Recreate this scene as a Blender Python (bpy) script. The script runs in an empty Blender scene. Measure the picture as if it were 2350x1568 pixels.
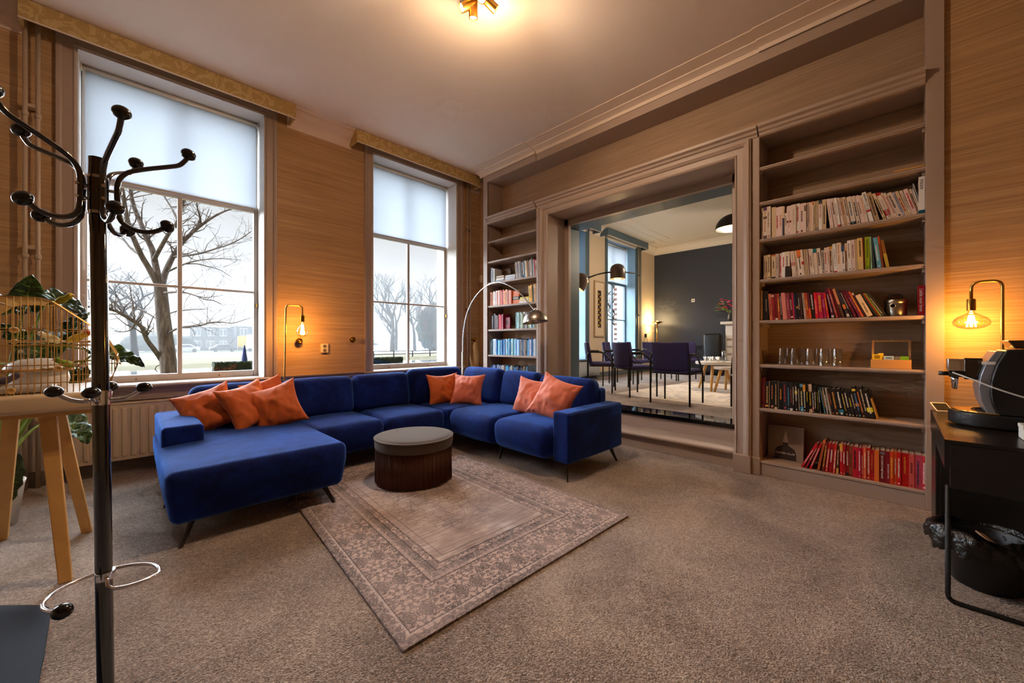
import bpy, bmesh, math, random
from mathutils import Vector, Matrix, noise as mnoise

SC = bpy.context.scene
COL = SC.collection
PI = math.pi

# ------------------------------------------------------------------ camera
cam_d = bpy.data.cameras.new('camera')
cam_d.sensor_width = 36.0
cam_d.lens = 889.5 / 2350 * 36.0
cam_d.clip_start = 0.05
cam_d.clip_end = 600
cam = bpy.data.objects.new('camera', cam_d)
COL.objects.link(cam)
cam.location = (0, 0, 1.2)
cam.rotation_euler = (PI / 2, 0, -PI / 4)
SC.camera = cam

# ------------------------------------------------------------------ sky, daylight, exposure
W = bpy.data.worlds.new('overcast_sky')
SC.world = W
W.use_nodes = True
wbg = W.node_tree.nodes['Background']
wbg.inputs[0].default_value = (0.80, 0.82, 0.85, 1)
wbg.inputs[1].default_value = SKY_STRENGTH = 1.0
sun_d = bpy.data.lights.new('overcast_daylight', 'SUN')
sun_d.energy = 50.0
sun_d.angle = math.radians(140)
sun_d.color = (0.80, 0.90, 1.0)
sun = bpy.data.objects.new('overcast_daylight', sun_d)
COL.objects.link(sun)
sun.rotation_euler = Vector((0.30, -1.0, -0.05)).to_track_quat('-Z', 'Y').to_euler()

vs = SC.view_settings
vs.view_transform = 'Standard'
vs.look = 'None'
vs.exposure = 0.12
vs.gamma = 1.0
vs.use_curve_mapping = False
cy = SC.cycles
cy.use_denoising = True
cy.use_adaptive_sampling = True
cy.adaptive_threshold = 0.12
cy.adaptive_min_samples = 12
cy.max_bounces = 7
cy.diffuse_bounces = 4
cy.glossy_bounces = 3
cy.transmission_bounces = 3
cy.transparent_max_bounces = 12
cy.volume_bounces = 0
cy.sample_clamp_indirect = 6.0
cy.caustics_reflective = False
cy.caustics_refractive = False

# ------------------------------------------------------------------ mesh helpers
ORG = {}


def V(*a):
    return Vector(a)


class MB:
    """collects vertices and faces, then links them as one mesh object"""

    def __init__(s):
        s.v = []
        s.f = []
        s.uv = None

    def add(s, vs_, fs_):
        o = len(s.v)
        s.v.extend(Vector(p) for p in vs_)
        s.f.extend(tuple(i + o for i in q) for q in fs_)
        return s

    def box(s, x0, x1, y0, y1, z0, z1):
        if x0 > x1: x0, x1 = x1, x0
        if y0 > y1: y0, y1 = y1, y0
        if z0 > z1: z0, z1 = z1, z0
        return s.add([(x0, y0, z0), (x1, y0, z0), (x1, y1, z0), (x0, y1, z0), (x0, y0, z1), (x1, y0, z1), (x1, y1, z1), (x0, y1, z1)],
                     [(0, 3, 2, 1), (4, 5, 6, 7), (0, 1, 5, 4), (1, 2, 6, 5), (2, 3, 7, 6), (3, 0, 4, 7)])

    def xf(s, m, start=0):
        for i in range(start, len(s.v)):
            s.v[i] = m @ s.v[i]
        return s

    def tube(s, pts, r, n=8, cap=True, closed=False):
        pts = [Vector(p) for p in pts]
        m = len(pts)
        rs = r if isinstance(r, (list, tuple)) else [r] * m
        tan = []
        for i in range(m):
            if closed:
                t = pts[(i + 1) % m] - pts[i - 1]
            else:
                t = pts[min(i + 1, m - 1)] - pts[max(i - 1, 0)]
            tan.append(t.normalized() if t.length > 1e-9 else V(0, 0, 1))
        t0 = tan[0]
        ref = V(0, 0, 1) if abs(t0.z) < 0.9 else V(1, 0, 0)
        nrm = (ref - t0 * ref.dot(t0)).normalized()
        rings = []
        for i in range(m):
            t = tan[i]
            nrm = nrm - t * nrm.dot(t)
            if nrm.length < 1e-6:
                nrm = t.orthogonal()
            nrm.normalize()
            b = t.cross(nrm)
            rings.append([pts[i] + (nrm * math.cos(2 * PI * k / n) + b * math.sin(2 * PI * k / n)) * rs[i] for k in range(n)])
        vs_ = [p for ring in rings for p in ring]
        fs_ = []
        for i in range(m if closed else m - 1):
            j = (i + 1) % m
            for k in range(n):
                k2 = (k + 1) % n
                fs_.append((i * n + k, i * n + k2, j * n + k2, j * n + k))
        if cap and not closed:
            fs_.append(tuple(range(n - 1, -1, -1)))
            fs_.append(tuple((m - 1) * n + k for k in range(n)))
        return s.add(vs_, fs_)

    def cyl(s, p0, p1, r0, r1=None, n=16, cap=True):
        return s.tube([p0, p1], [r0, r0 if r1 is None else r1], n, cap)

    def lathe(s, prof, c=(0, 0, 0), n=24, sx=1.0, sy=1.0, m=None, caps=True):
        o = len(s.v)
        vs_, fs_ = [], []
        c = Vector(c)
        for (r, z) in prof:
            for k in range(n):
                a = 2 * PI * k / n
                p = Vector((r * math.cos(a) * sx, r * math.sin(a) * sy, z))
                if m is not None: p = m @ p
                vs_.append(c + p)
        for i in range(len(prof) - 1):
            for k in range(n):
                k2 = (k + 1) % n
                fs_.append((i * n + k, i * n + k2, (i + 1) * n + k2, (i + 1) * n + k))
        if caps and prof[0][0] > 1e-5: fs_.append(tuple(range(n - 1, -1, -1)))
        if caps and prof[-1][0] > 1e-5: fs_.append(tuple((len(prof) - 1) * n + k for k in range(n)))
        return s.add(vs_, fs_)

    def sphere(s, c, r, n=16, sc=(1, 1, 1), rows=10):
        prof = [(max(r * math.sin(PI * i / rows), 1e-6), -r * math.cos(PI * i / rows)) for i in range(rows + 1)]
        o = len(s.v)
        s.lathe(prof, (0, 0, 0), n)
        for i in range(o, len(s.v)):
            p = s.v[i]
            s.v[i] = Vector((c[0] + p.x * sc[0], c[1] + p.y * sc[1], c[2] + p.z * sc[2]))
        return s

    def prism(s, poly, axis, a, b):
        """extrude a 2-D polygon along axis 'x','y','z' from a to b (poly in the two other axes, cyclic order)"""
        n = len(poly)
        def P(p, t):
            if axis == 'x': return (t, p[0], p[1])
            if axis == 'y': return (p[0], t, p[1])
            return (p[0], p[1], t)
        vs_ = [P(p, a) for p in poly] + [P(p, b) for p in poly]
        fs_ = [tuple(range(n - 1, -1, -1)), tuple(range(n, 2 * n))] + [(i, (i + 1) % n, n + (i + 1) % n, n + i) for i in range(n)]
        return s.add(vs_, fs_)

    def grid(s, fn, nu, nv, wrap=False):
        vs_ = [fn(i / nu, j / nv) for j in range(nv + 1) for i in range(nu + 1)]
        fs_ = [(j * (nu + 1) + i, j * (nu + 1) + i + 1, (j + 1) * (nu + 1) + i + 1, (j + 1) * (nu + 1) + i) for j in range(nv) for i in range(nu)]
        return s.add(vs_, fs_)

    def rbox(s, c, h, r, bulge=(0, 0, 0), k=3, m=3, wob=0, seed=0):
        """rounded, slightly puffed box: c centre, h half sizes, r edge radius, bulge per axis"""
        hx = Vector(h)
        r = min(r, min(h) * 0.98)
        def L(a):
            inner = a - r
            l = [-(inner + r * math.tan(PI / 4 * i / k)) for i in range(k, 0, -1)]
            l += [-inner + 2 * inner * i / m for i in range(m + 1)]
            l += [inner + r * math.tan(PI / 4 * i / k) for i in range(1, k + 1)]
            return l
        Ls = [L(h[0]), L(h[1]), L(h[2])]
        cache = {}
        vs_, fs_ = [], []
        def vert(p):
            key = tuple(round(q, 5) for q in p)
            if key in cache: return cache[key]
            p = Vector(p)
            q = Vector([max(-(hx[i] - r), min(hx[i] - r, p[i])) for i in range(3)])
            d = p - q
            if d.length > 1e-9: d = d.normalized() * r
            o = q + d
            u = [max(-1, min(1, o[i] / hx[i])) for i in range(3)]
            for i in range(3):
                j, l = (i + 1) % 3, (i + 2) % 3
                o[i] += bulge[i] * u[i] * (1 - u[j] ** 2) * (1 - u[l] ** 2)
            if wob:
                o += mnoise.noise_vector((o + Vector((seed * 7.3, seed * 3.1, 0))) * 3.0) * wob
            cache[key] = len(vs_)
            vs_.append(Vector(c) + o)
            return cache[key]
        for ax in range(3):
            j, l = (ax + 1) % 3, (ax + 2) % 3
            for sg in (-1, 1):
                for a in range(len(Ls[j]) - 1):
                    for b in range(len(Ls[l]) - 1):
                        q = []
                        for (aa, bb) in ((a, b), (a + 1, b), (a + 1, b + 1), (a, b + 1)):
                            p = [0, 0, 0]
                            p[ax] = sg * h[ax]
                            p[j] = Ls[j][aa]
                            p[l] = Ls[l][bb]
                            q.append(vert(p))
                        if sg < 0: q.reverse()
                        fs_.append(tuple(q))
        return s.add(vs_, fs_)

    def build(s, name, mat, parent=None, smooth=False, bevel=0, kind=None, seg=2):
        if parent is not None:
            org = ORG[parent.name]
        else:
            if s.v:
                xs = [p.x for p in s.v]; ys = [p.y for p in s.v]; zs = [p.z for p in s.v]
                org = Vector(((min(xs) + max(xs)) / 2, (min(ys) + max(ys)) / 2, min(zs)))
            else:
                org = Vector((0, 0, 0))
        me = bpy.data.meshes.new(name)
        me.from_pydata([p - org for p in s.v], [], s.f)
        if smooth:
            me.polygons.foreach_set('use_smooth', [True] * len(me.polygons))
        me.update()
        me.materials.append(mat)
        o = bpy.data.objects.new(name, me)
        COL.objects.link(o)
        if parent is not None:
            o.parent = parent
        else:
            o.location = org
        ORG[o.name] = org
        if bevel:
            b = o.modifiers.new('bevel', 'BEVEL')
            b.width = bevel
            b.segments = seg
            b.limit_method = 'ANGLE'
            b.angle_limit = math.radians(40)
            b.harden_normals = False
            if seg > 1:
                me.polygons.foreach_set('use_smooth', [True] * len(me.polygons))
                w = o.modifiers.new('wn', 'WEIGHTED_NORMAL')
                w.keep_sharp = True
        if kind: o['kind'] = kind
        return o


def smooth_angle(o, deg=40):
    me = o.data
    me.polygons.foreach_set('use_smooth', [True] * len(me.polygons))
    bm = bmesh.new(); bm.from_mesh(me)
    lim = math.radians(deg)
    for e in bm.edges:
        if len(e.link_faces) == 2 and e.calc_face_angle(0) > lim: e.smooth = False
    bm.to_mesh(me); bm.free()
    return o


def thing(name, label, cat, loc=(0, 0, 0), rotz=0, group=None):
    o = bpy.data.objects.new(name, None)
    o.empty_display_size = 0.1
    COL.objects.link(o)
    o.location = loc
    o.rotation_euler = (0, 0, rotz)
    o['label'] = label
    o['category'] = cat
    if group: o['group'] = group
    ORG[o.name] = Vector(loc)
    return o


def tag(o, label, cat, group=None):
    o['label'] = label
    o['category'] = cat
    if group: o['group'] = group
    return o


def struct(o, label=None):
    o['kind'] = 'structure'
    if label: o['label'] = label
    return o


def dup(root, loc=None, rotz=None, label=None):
    r = root.copy()
    COL.objects.link(r)
    ORG[r.name] = ORG.get(root.name, Vector((0, 0, 0)))
    if loc is not None: r.location = loc
    if rotz is not None: r.rotation_euler = (0, 0, rotz)
    if label: r['label'] = label
    for ch in list(root.children):
        c = ch.copy(); COL.objects.link(c); c.parent = r
        for g in list(ch.children):
            d = g.copy(); COL.objects.link(d); d.parent = c
    return r


def bez(p0, p1, p2, n=10):
    return [Vector(p0) * (1 - t) ** 2 + Vector(p1) * 2 * t * (1 - t) + Vector(p2) * t * t for t in [i / n for i in range(n + 1)]]


def spline(pts, n=6):
    """Catmull-Rom through the points"""
    P = [Vector(p) for p in pts]
    P = [P[0] * 2 - P[1]] + P + [P[-1] * 2 - P[-2]]
    out = []
    for i in range(1, len(P) - 2):
        a, b, c, d = P[i - 1], P[i], P[i + 1], P[i + 2]
        for k in range(n):
            t = k / n
            out.append(0.5 * ((2 * b) + (c - a) * t + (2 * a - 5 * b + 4 * c - d) * t * t + (3 * b - a - 3 * c + d) * t ** 3))
    out.append(P[-2])
    return out


def lerp(a, b, t):
    return a + (b - a) * t


FPX = 889.5
S2 = math.sqrt(0.5)


def ray_at(u, v, D):
    """point seen at pixel (u, v) of the photograph at depth D metres: used to read real positions off the photo"""
    a = (u - 1175) / FPX
    b = (784 - v) / FPX
    return Vector((S2 * (1 + a) * D, S2 * (1 - a) * D, 1.2 + b * D))


# ------------------------------------------------------------------ materials
def srgb(r, g, b):
    return tuple(((c / 255 / 12.92) if c / 255 <= 0.04045 else ((c / 255 + 0.055) / 1.055) ** 2.4) for c in (r, g, b))


class NT:
    def __init__(s, name):
        s.m = bpy.data.materials.new(name)
        s.m.use_nodes = True
        s.t = s.m.node_tree
        s.n = s.t.nodes
        s.l = s.t.links
        s.b = s.n['Principled BSDF']
        s.out = s.n['Material Output']

    def node(s, typ, ins=None, **kw):
        n = s.n.new(typ)
        for k, v in kw.items(): setattr(n, k, v)
        for k, v in (ins or {}).items(): s.set(n.inputs[k], v)
        return n

    def set(s, sock, v):
        if isinstance(v, bpy.types.NodeSocket): s.l.new(v, sock)
        elif isinstance(v, (tuple, list)) and len(v) == 3 and sock.type == 'RGBA': sock.default_value = (*v, 1)
        else: sock.default_value = v

    def math(s, op, a, b=0.0, c=None):
        n = s.node('ShaderNodeMath', operation=op)
        s.set(n.inputs[0], a); s.set(n.inputs[1], b)
        if c is not None: s.set(n.inputs[2], c)
        return n.outputs[0]

    def mix(s, f, a, b, blend='MIX'):
        n = s.node('ShaderNodeMix', data_type='RGBA', blend_type=blend)
        s.set(n.inputs[0], f); s.set(n.inputs[6], a); s.set(n.inputs[7], b)
        return n.outputs[2]

    def coords(s, kind='Object', scale=(1, 1, 1), rot=(0, 0, 0)):
        t = s.node('ShaderNodeTexCoord')
        m = s.node('ShaderNodeMapping')
        m.inputs['Scale'].default_value = scale
        m.inputs['Rotation'].default_value = rot
        s.l.new(t.outputs[kind], m.inputs[0])
        return m.outputs[0]

    def noise(s, vec, scale, detail=4, rough=0.55, dist=0.0):
        n = s.node('ShaderNodeTexNoise', {'Vector': vec, 'Scale': scale, 'Detail': detail, 'Roughness': rough, 'Distortion': dist})
        return n.outputs[0]

    def ramp(s, f, stops):
        n = s.node('ShaderNodeValToRGB')
        s.set(n.inputs[0], f)
        e = n.color_ramp.elements
        while len(e) < len(stops): e.new(0.5)
        for i, (p, c) in enumerate(stops):
            e[i].position = p
            e[i].color = (*c, 1) if len(c) == 3 else c
        return n.outputs[0]

    def bump(s, h, strength=0.3, dist=0.01):
        n = s.node('ShaderNodeBump', {'Height': h, 'Strength': strength, 'Distance': dist})
        s.l.new(n.outputs[0], s.b.inputs['Normal'])

    def base(s, col, rough=0.6, metal=0.0, spec=0.5):
        s.set(s.b.inputs['Base Color'], col)
        s.set(s.b.inputs['Roughness'], rough)
        s.b.inputs['Metallic'].default_value = metal
        s.b.inputs['Specular IOR Level'].default_value = spec
        return s


MATS = {}


def plain(name, rgb, rough=0.6, metal=0.0, spec=0.4, var=0.0, scale=8.0):
    key = name
    if key in MATS: return MATS[key]
    t = NT(name)
    c = srgb(*rgb)
    if var:
        n = t.noise(t.coords(), scale, 4)
        col = t.mix(n, tuple(x * (1 - var) for x in c), tuple(min(1, x * (1 + var)) for x in c))
    else:
        n = t.noise(t.coords(), 30.0, 2)
        col = t.mix(n, tuple(x * 0.97 for x in c), tuple(min(1, x * 1.03) for x in c))
    t.base(col, rough, metal, spec)
    MATS[key] = t.m
    return t.m


def m_wallpaper(name, light, dark, sx, sy):
    t = NT(name)
    n1 = t.noise(t.coords('Object', (sx, sy, 85.0)), 1.0, 4, 0.6, 0.3)
    n2 = t.noise(t.coords('Object', (sx * 2.5, sy * 2.5, 300.0)), 1.0, 3, 0.6)
    n3 = t.noise(t.coords('Object', (sx * .5, sy * .5, 16.0)), 1.0, 3, 0.5)
    f = t.math('ADD', t.math('MULTIPLY', n1, 0.45), t.math('ADD', t.math('MULTIPLY', n2, 0.35), t.math('MULTIPLY', n3, 0.2)))
    col = t.ramp(f, [(0.36, srgb(*dark)), (0.5, srgb(*[(a + b) / 2 for a, b in zip(light, dark)])), (0.62, srgb(*light))])
    t.base(col, 0.62, 0, 0.25)
    t.bump(f, 0.25, 0.004)
    return t.m


M = {}
M['trim'] = plain('taupe_painted_wood', (172, 151, 138), 0.42, 0, 0.4, 0.03, 3)
M['trim_dark'] = plain('taupe_painted_soffit', (150, 130, 112), 0.5, 0, 0.35, 0.03, 3)
M['sash'] = plain('greige_sash_paint', (186, 174, 164), 0.4, 0, 0.4, 0.03, 4)
M['reveal'] = plain('pale_reveal_paint', (205, 196, 188), 0.5, 0, 0.35, 0.02, 3)
M['cornice'] = plain('cream_plaster_cornice', (226, 206, 190), 0.6, 0, 0.3, 0.03, 4)
M['ceiling'] = plain('off_white_ceiling', (234, 220, 212), 0.75, 0, 0.2, 0.03, 1.2)
M['paper'] = m_wallpaper('grasscloth_wallpaper', (206, 168, 124), (164, 128, 90), 1.2, 1.2)
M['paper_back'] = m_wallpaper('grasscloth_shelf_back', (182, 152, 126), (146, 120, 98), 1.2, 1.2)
M['white_pipe'] = plain('cream_pipe_paint', (188, 166, 142), 0.35, 0, 0.5)
M['radiator'] = plain('cream_radiator_enamel', (200, 176, 148), 0.35, 0, 0.5)
M['base_dark'] = plain('brown_grey_baseboard', (112, 96, 84), 0.5, 0, 0.4)


def m_carpet():
    t = NT('taupe_carpet')
    co = t.coords()
    n1 = t.noise(co, 130.0, 2, 0.6)
    n2 = t.noise(co, 48.0, 2, 0.6)
    n3 = t.noise(co, 1.5, 5, 0.6, 0.5)
    vo = t.node('ShaderNodeTexVoronoi', {'Vector': co, 'Scale': 150.0}).outputs[0]
    f = t.math('ADD', t.math('MULTIPLY', n1, 0.46), t.math('ADD', t.math('MULTIPLY', n2, 0.16), t.math('MULTIPLY', n3, 0.38)))
    col = t.ramp(f, [(0.36, srgb(86, 73, 66)), (0.5, srgb(143, 123, 110)), (0.64, srgb(192, 172, 156))])
    t.base(col, 0.95, 0, 0.1)
    t.b.inputs['Sheen Weight'].default_value = 0.25
    h = t.math('ADD', t.math('MULTIPLY', n1, 0.7), t.math('MULTIPLY', vo, -0.6))
    t.bump(h, 0.8, 0.010)
    return t.m


M['carpet'] = m_carpet()


def m_velvet():
    t = NT('royal_blue_velvet')
    co = t.coords()
    n = t.noise(co, 2.6, 4, 0.6, 0.9)
    n2 = t.noise(co, 17.0, 3, 0.6)
    f = t.math('ADD', t.math('MULTIPLY', n, 0.72), t.math('MULTIPLY', n2, 0.28))
    col = t.ramp(f, [(0.32, srgb(6, 14, 58)), (0.50, srgb(10, 28, 94)), (0.70, srgb(18, 50, 132))])
    t.base(col, 0.85, 0, 0.15)
    sh = t.ramp(f, [(0.32, (.62, .62, .62)), (0.66, (1, 1, 1))])
    t.set(t.b.inputs['Sheen Weight'], sh)
    t.b.inputs['Sheen Roughness'].default_value = 0.42
    t.b.inputs['Sheen Tint'].default_value = (*srgb(92, 144, 240), 1)
    t.bump(t.math('ADD', t.noise(co, 260.0, 2), t.math('MULTIPLY', n2, 1.2)), 0.12, 0.004)
    return t.m


M['velvet'] = m_velvet()


def m_pillow(name, a, b):
    t = NT(name)
    n = t.noise(t.coords(), 5.0, 4, 0.6, 0.8)
    col = t.mix(n, srgb(*a), srgb(*b))
    t.base(col, 0.62, 0, 0.3)
    t.b.inputs['Sheen Weight'].default_value = 0.35
    t.b.inputs['Sheen Tint'].default_value = (1, 0.72, 0.6, 1)
    t.bump(t.noise(t.coords(), 240.0, 2), 0.1, 0.002)
    return t.m


M['orange'] = m_pillow('burnt_orange_satin', (192, 84, 28), (214, 106, 46))
M['coral'] = m_pillow('coral_orange_satin', (208, 100, 70), (226, 130, 102))
M['brass'] = plain('brushed_brass', (205, 160, 82), 0.28, 1.0)
M['brass_dark'] = plain('aged_brass', (176, 128, 52), 0.25, 1.0)
M['chrome'] = plain('polished_chrome', (222, 222, 224), 0.12, 1.0)
M['steel'] = plain('brushed_steel', (168, 162, 152), 0.30, 1.0)
M['black_gloss'] = plain('gloss_black_enamel', (10, 9, 9), 0.10, 0, 0.8)
M['black_gloss'].node_tree.nodes['Principled BSDF'].inputs['Coat Weight'].default_value = 1.0
M['black_gloss'].node_tree.nodes['Principled BSDF'].inputs['Coat Roughness'].default_value = .05
M['black_wood'] = plain('black_lacquered_wood', (9, 8, 8), 0.2, 0, 0.6)
M['black_matte'] = plain('matte_black', (18, 17, 17), 0.5, 0, 0.4)
M['black_plastic'] = plain('black_plastic', (20, 20, 22), 0.38, 0, 0.5)
M['oak'] = plain('pale_oak_wood', (206, 158, 92), 0.45, 0, 0.4, 0.12, 14)
M['white_plastic'] = plain('white_plastic', (228, 222, 214), 0.35, 0, 0.5)
M['cream_plastic'] = plain('cream_plastic', (226, 206, 176), 0.35, 0, 0.5)
M['leg'] = plain('dark_walnut_leg', (44, 34, 30), 0.4, 0, 0.4)




def m_thin(name, col, edge=.55, rough=0.02, pw=3.0, face=0.03):
    t = NT(name)
    for n in list(t.n):
        if n != t.out: t.n.remove(n)
    tr = t.node('ShaderNodeBsdfTransparent', {'Color': col})
    gl = t.node('ShaderNodeBsdfGlossy', {'Roughness': rough, 'Color': (1, 1, 1)})
    lw = t.node('ShaderNodeLayerWeight', {'Blend': 0.5})
    f = t.math('ADD', t.math('MULTIPLY', t.math('POWER', lw.outputs['Facing'], pw), edge), face)
    f = t.math('MINIMUM', f, 1.0)
    mx = t.node('ShaderNodeMixShader', {0: f, 1: tr.outputs[0], 2: gl.outputs[0]})
    t.l.new(mx.outputs[0], t.out.inputs[0])
    return t.m


M['glass'] = m_thin('window_glass', (0.975, 0.985, 0.985), .35)
M['tumbler'] = m_thin('clear_tumbler_glass', (0.95, 0.95, 0.94), 1.0, .04, 2.0, .10)
M['bulb_amber'] = m_thin('amber_bulb_glass', (1.0, 0.90, 0.66), 1.0, .03, 2.0, .05)


def m_blind():
    t = NT('white_roller_blind_fabric')
    co = t.coords('Object', (260, 260, 260))
    n = t.noise(co, 1.0, 3)
    col = t.mix(n, srgb(182, 186, 192), srgb(194, 198, 204))
    for nn in list(t.n):
        if nn.bl_idname == 'ShaderNodeBsdfPrincipled': t.n.remove(nn)
    di = t.node('ShaderNodeBsdfDiffuse', {'Color': col})
    tl = t.node('ShaderNodeBsdfTranslucent', {'Color': col})
    tp = t.node('ShaderNodeBsdfTransparent', {'Color': (1, 1, 1)})
    m1 = t.node('ShaderNodeMixShader', {0: 0.62, 1: di.outputs[0], 2: tl.outputs[0]})
    m2 = t.node('ShaderNodeMixShader', {0: 0.10, 1: m1.outputs[0], 2: tp.outputs[0]})
    t.l.new(m2.outputs[0], t.out.inputs[0])
    return t.m


M['blind'] = m_blind()


def m_damask():
    t = NT('gold_damask_fabric')
    co = t.coords()
    n = t.noise(co, 7.0, 5, 0.6, 2.5)
    f = t.math('GREATER_THAN', n, 0.52)
    col = t.mix(f, srgb(186, 156, 100), srgb(206, 178, 124))
    t.base(col, 0.7, 0, 0.25)
    t.bump(n, 0.2, 0.004)
    return t.m


M['damask'] = m_damask()


def emit(name, rgb, strength):
    t = NT(name)
    for n in list(t.n):
        if n != t.out: t.n.remove(n)
    e = t.node('ShaderNodeEmission', {'Color': rgb, 'Strength': strength})
    t.l.new(e.outputs[0], t.out.inputs[0])
    return t.m


M['filament'] = emit('glowing_filament', (1.0, 0.62, 0.18), 60.0)
M['spot_glow'] = emit('glowing_spot_lamp', (1.0, 0.72, 0.36), 25.0)
WARM = (1.0, 0.46, 0.10)

# ------------------------------------------------------------------ room shell
CEIL = 3.88
YW = 5.06          # window wall, room face
XB = 4.045         # bookcase wall, front plane
XK = 4.365         # back of the bookcases
WINS = [(-2.98, -1.56), (-0.298, 1.122), (2.381, 3.798)]
BWINS = [(6.02, 7.43), (8.37, 9.78)]
ZS, ZT = 0.80, 3.76

struct(MB().box(-3.7, 4.45, -2.7, YW + .02, -0.12, 0).build('floor', M['carpet']), 'taupe cut-pile carpet of the lounge')
struct(MB().box(-3.7, 4.83, -2.7, YW + .3, CEIL, CEIL + .12).build('ceiling', M['ceiling']), 'plain off-white ceiling of the lounge')


def wall_openings(mb, xa, xb, wins, y0, y1, z0, z1):
    x = xa
    for (a, b) in wins:
        mb.box(x, a, y0, y1, z0, z1)
        mb.box(a, b, y0, y1, z0, ZS - .03)
        mb.box(a, b, y0, y1, ZT, z1)
        x = b
    mb.box(x, xb, y0, y1, z0, z1)


mb = MB(); wall_openings(mb, -3.7, 4.6, WINS, YW, 5.60, -0.8, CEIL + .12)
struct(mb.build('wall_window_side', M['paper']), 'grasscloth papered wall with tall sash windows')
struct(MB().box(-3.9, -3.7, -2.7, 5.6, -.1, 4.0).build('wall_left', M['paper']))
struct(MB().box(-3.9, 4.83, -2.9, -2.7, -.1, 4.0).build('wall_behind', M['paper']))
# wall between lounge and meeting room
mb = MB()
mb.box(XK, 4.83, -2.7, 0.892, -.1, CEIL + .1)
mb.box(XK, 4.83, 3.56, 5.06, -.1, CEIL + .1)
mb.box(XK, 4.83, .892, 3.56, 2.935, CEIL + .1)
struct(mb.build('wall_bookcase_side', M['paper_back']), 'grasscloth papered wall behind the built-in bookcases')
struct(MB().box(4.06, XK, -2.7, -.222, 0, CEIL).build('wall_right', M['paper']), 'grasscloth papered wall right of the bookcase')
struct(MB().box(4.273, XK + .02, 4.68, YW, 0, CEIL).build('wall_corner_return', M['paper']))
# piers of the wide doorway
mb = MB()
mb.box(XB, 4.41, .892, 1.09, 0, 3.05)
mb.box(XB, 4.41, 3.355, 3.56, 0, 3.05)
mb.box(XB, 4.41, 1.09, 3.355, 2.915, 3.05)
mb.box(4.41, 4.47, .85, 1.215, .17, 3.0)
mb.box(4.41, 4.47, 3.29, 3.6, .17, 3.0)
mb.box(4.41, 4.47, 1.0, 3.5, 2.835, 3.0)
struct(mb.build('trim_1', M['trim'], bevel=.004), 'taupe painted jambs and lintel of the wide doorway')
M['blue_trim'] = plain('slate_blue_paint', (88, 108, 122), 0.45, 0, 0.4, 0.03, 3)
mb = MB()
mb.box(4.47, 4.83, .85, 1.15, .3, 3.0)
mb.box(4.47, 4.83, 3.40, 3.6, .3, 3.0)
mb.box(4.47, 4.83, 1.0, 3.5, 2.86, 3.0)
struct(mb.build('trim_2', M['blue_trim'], bevel=.004), 'slate blue door lining of the meeting room')


def frame_sweep(prof, a0, a1, zt, zb, fn):
    """sweep profile points (d outward, p proud) up, over and down an opening; fn(a, z, p) gives the point"""
    mb = MB()
    rows = []
    for (d, p) in prof:
        rows.append([fn(a0 - d, zb, p), fn(a0 - d, zt + d, p), fn(a1 + d, zt + d, p), fn(a1 + d, zb, p)])
    vs_ = [q for r in rows for q in r]
    fs_ = []
    for i in range(len(rows) - 1):
        for j in range(3):
            fs_.append((i * 4 + j, i * 4 + j + 1, (i + 1) * 4 + j + 1, (i + 1) * 4 + j))
    fs_.append(tuple(i * 4 for i in range(len(rows))))
    fs_.append(tuple(i * 4 + 3 for i in range(len(rows) - 1, -1, -1)))
    return mb.add(vs_, fs_)


DOORPROF = [(0, 0), (0, .012), (.012, .02), (.022, .012), (.03, .014), (.072, .014), (.078, .026), (.086, .030), (.105, .042), (.122, .042), (.128, .03), (.134, .028), (.134, 0)]
mb = frame_sweep(DOORPROF, 1.09, 3.355, 2.915, .15, lambda a, z, p: (XB - p, a, z))
struct(smooth_angle(mb.build('trim_3', M['trim']), 30), 'moulded taupe architrave round the doorway')
# plinth blocks, door-side
mb = MB()
mb.box(XB - .05, XB + .05, .952, 1.095, 0, .16)
mb.box(XB - .02, XB + .05, .885, .952, 0, .155)
mb.box(XB - .05, XB + .05, 3.35, 3.493, 0, .16)
mb.box(XB - .02, XB + .05, 3.493, 3.565, 0, .155)
struct(mb.build('trim_4', M['trim'], bevel=.004), 'plinth blocks under the architrave')
# cap moulding over door and bookcases
CAP = [(0, 3.035), (.012, 3.045), (.014, 3.065), (.03, 3.075), (.036, 3.095), (.06, 3.11), (.062, 3.135), (-.30, 3.135), (-.30, 3.035)]
mb = MB().prism([(XB - p, z) for (p, z) in CAP], 'y', .905, 3.55)
struct(smooth_angle(mb.build('trim_5', M['trim']), 35), 'cap moulding above the doorway')
# step up to the meeting room
stp = bpy.data.objects.new('door_step', None); COL.objects.link(stp); stp.location = (4.2, 2.2, 0); ORG[stp.name] = Vector((4.2, 2.2, 0))
struct(stp, 'painted step with a polished black stone threshold')
MB().box(4.09, 4.46, 1.10, 3.345, 0, .135).build('riser', M['trim'], stp, bevel=.003)
MB().prism([(4.047, .148), (4.055, .138), (4.09, .132), (4.42, .132), (4.42, .17), (4.06, .17), (4.047, .162)], 'y', 1.092, 3.353).build('tread', M['trim'], stp)
MB().box(4.415, 4.46, 1.215, 3.29, .165, .31).build('upper_riser', M['trim'], stp, bevel=.003)
M['black_stone'] = plain('polished_black_granite', (12, 12, 14), 0.06, 0, 0.6, 0.3, 60)
MB().box(4.392, 4.72, 1.12, 3.40, .306, .353).build('threshold', M['black_stone'], stp, bevel=.004)
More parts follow.
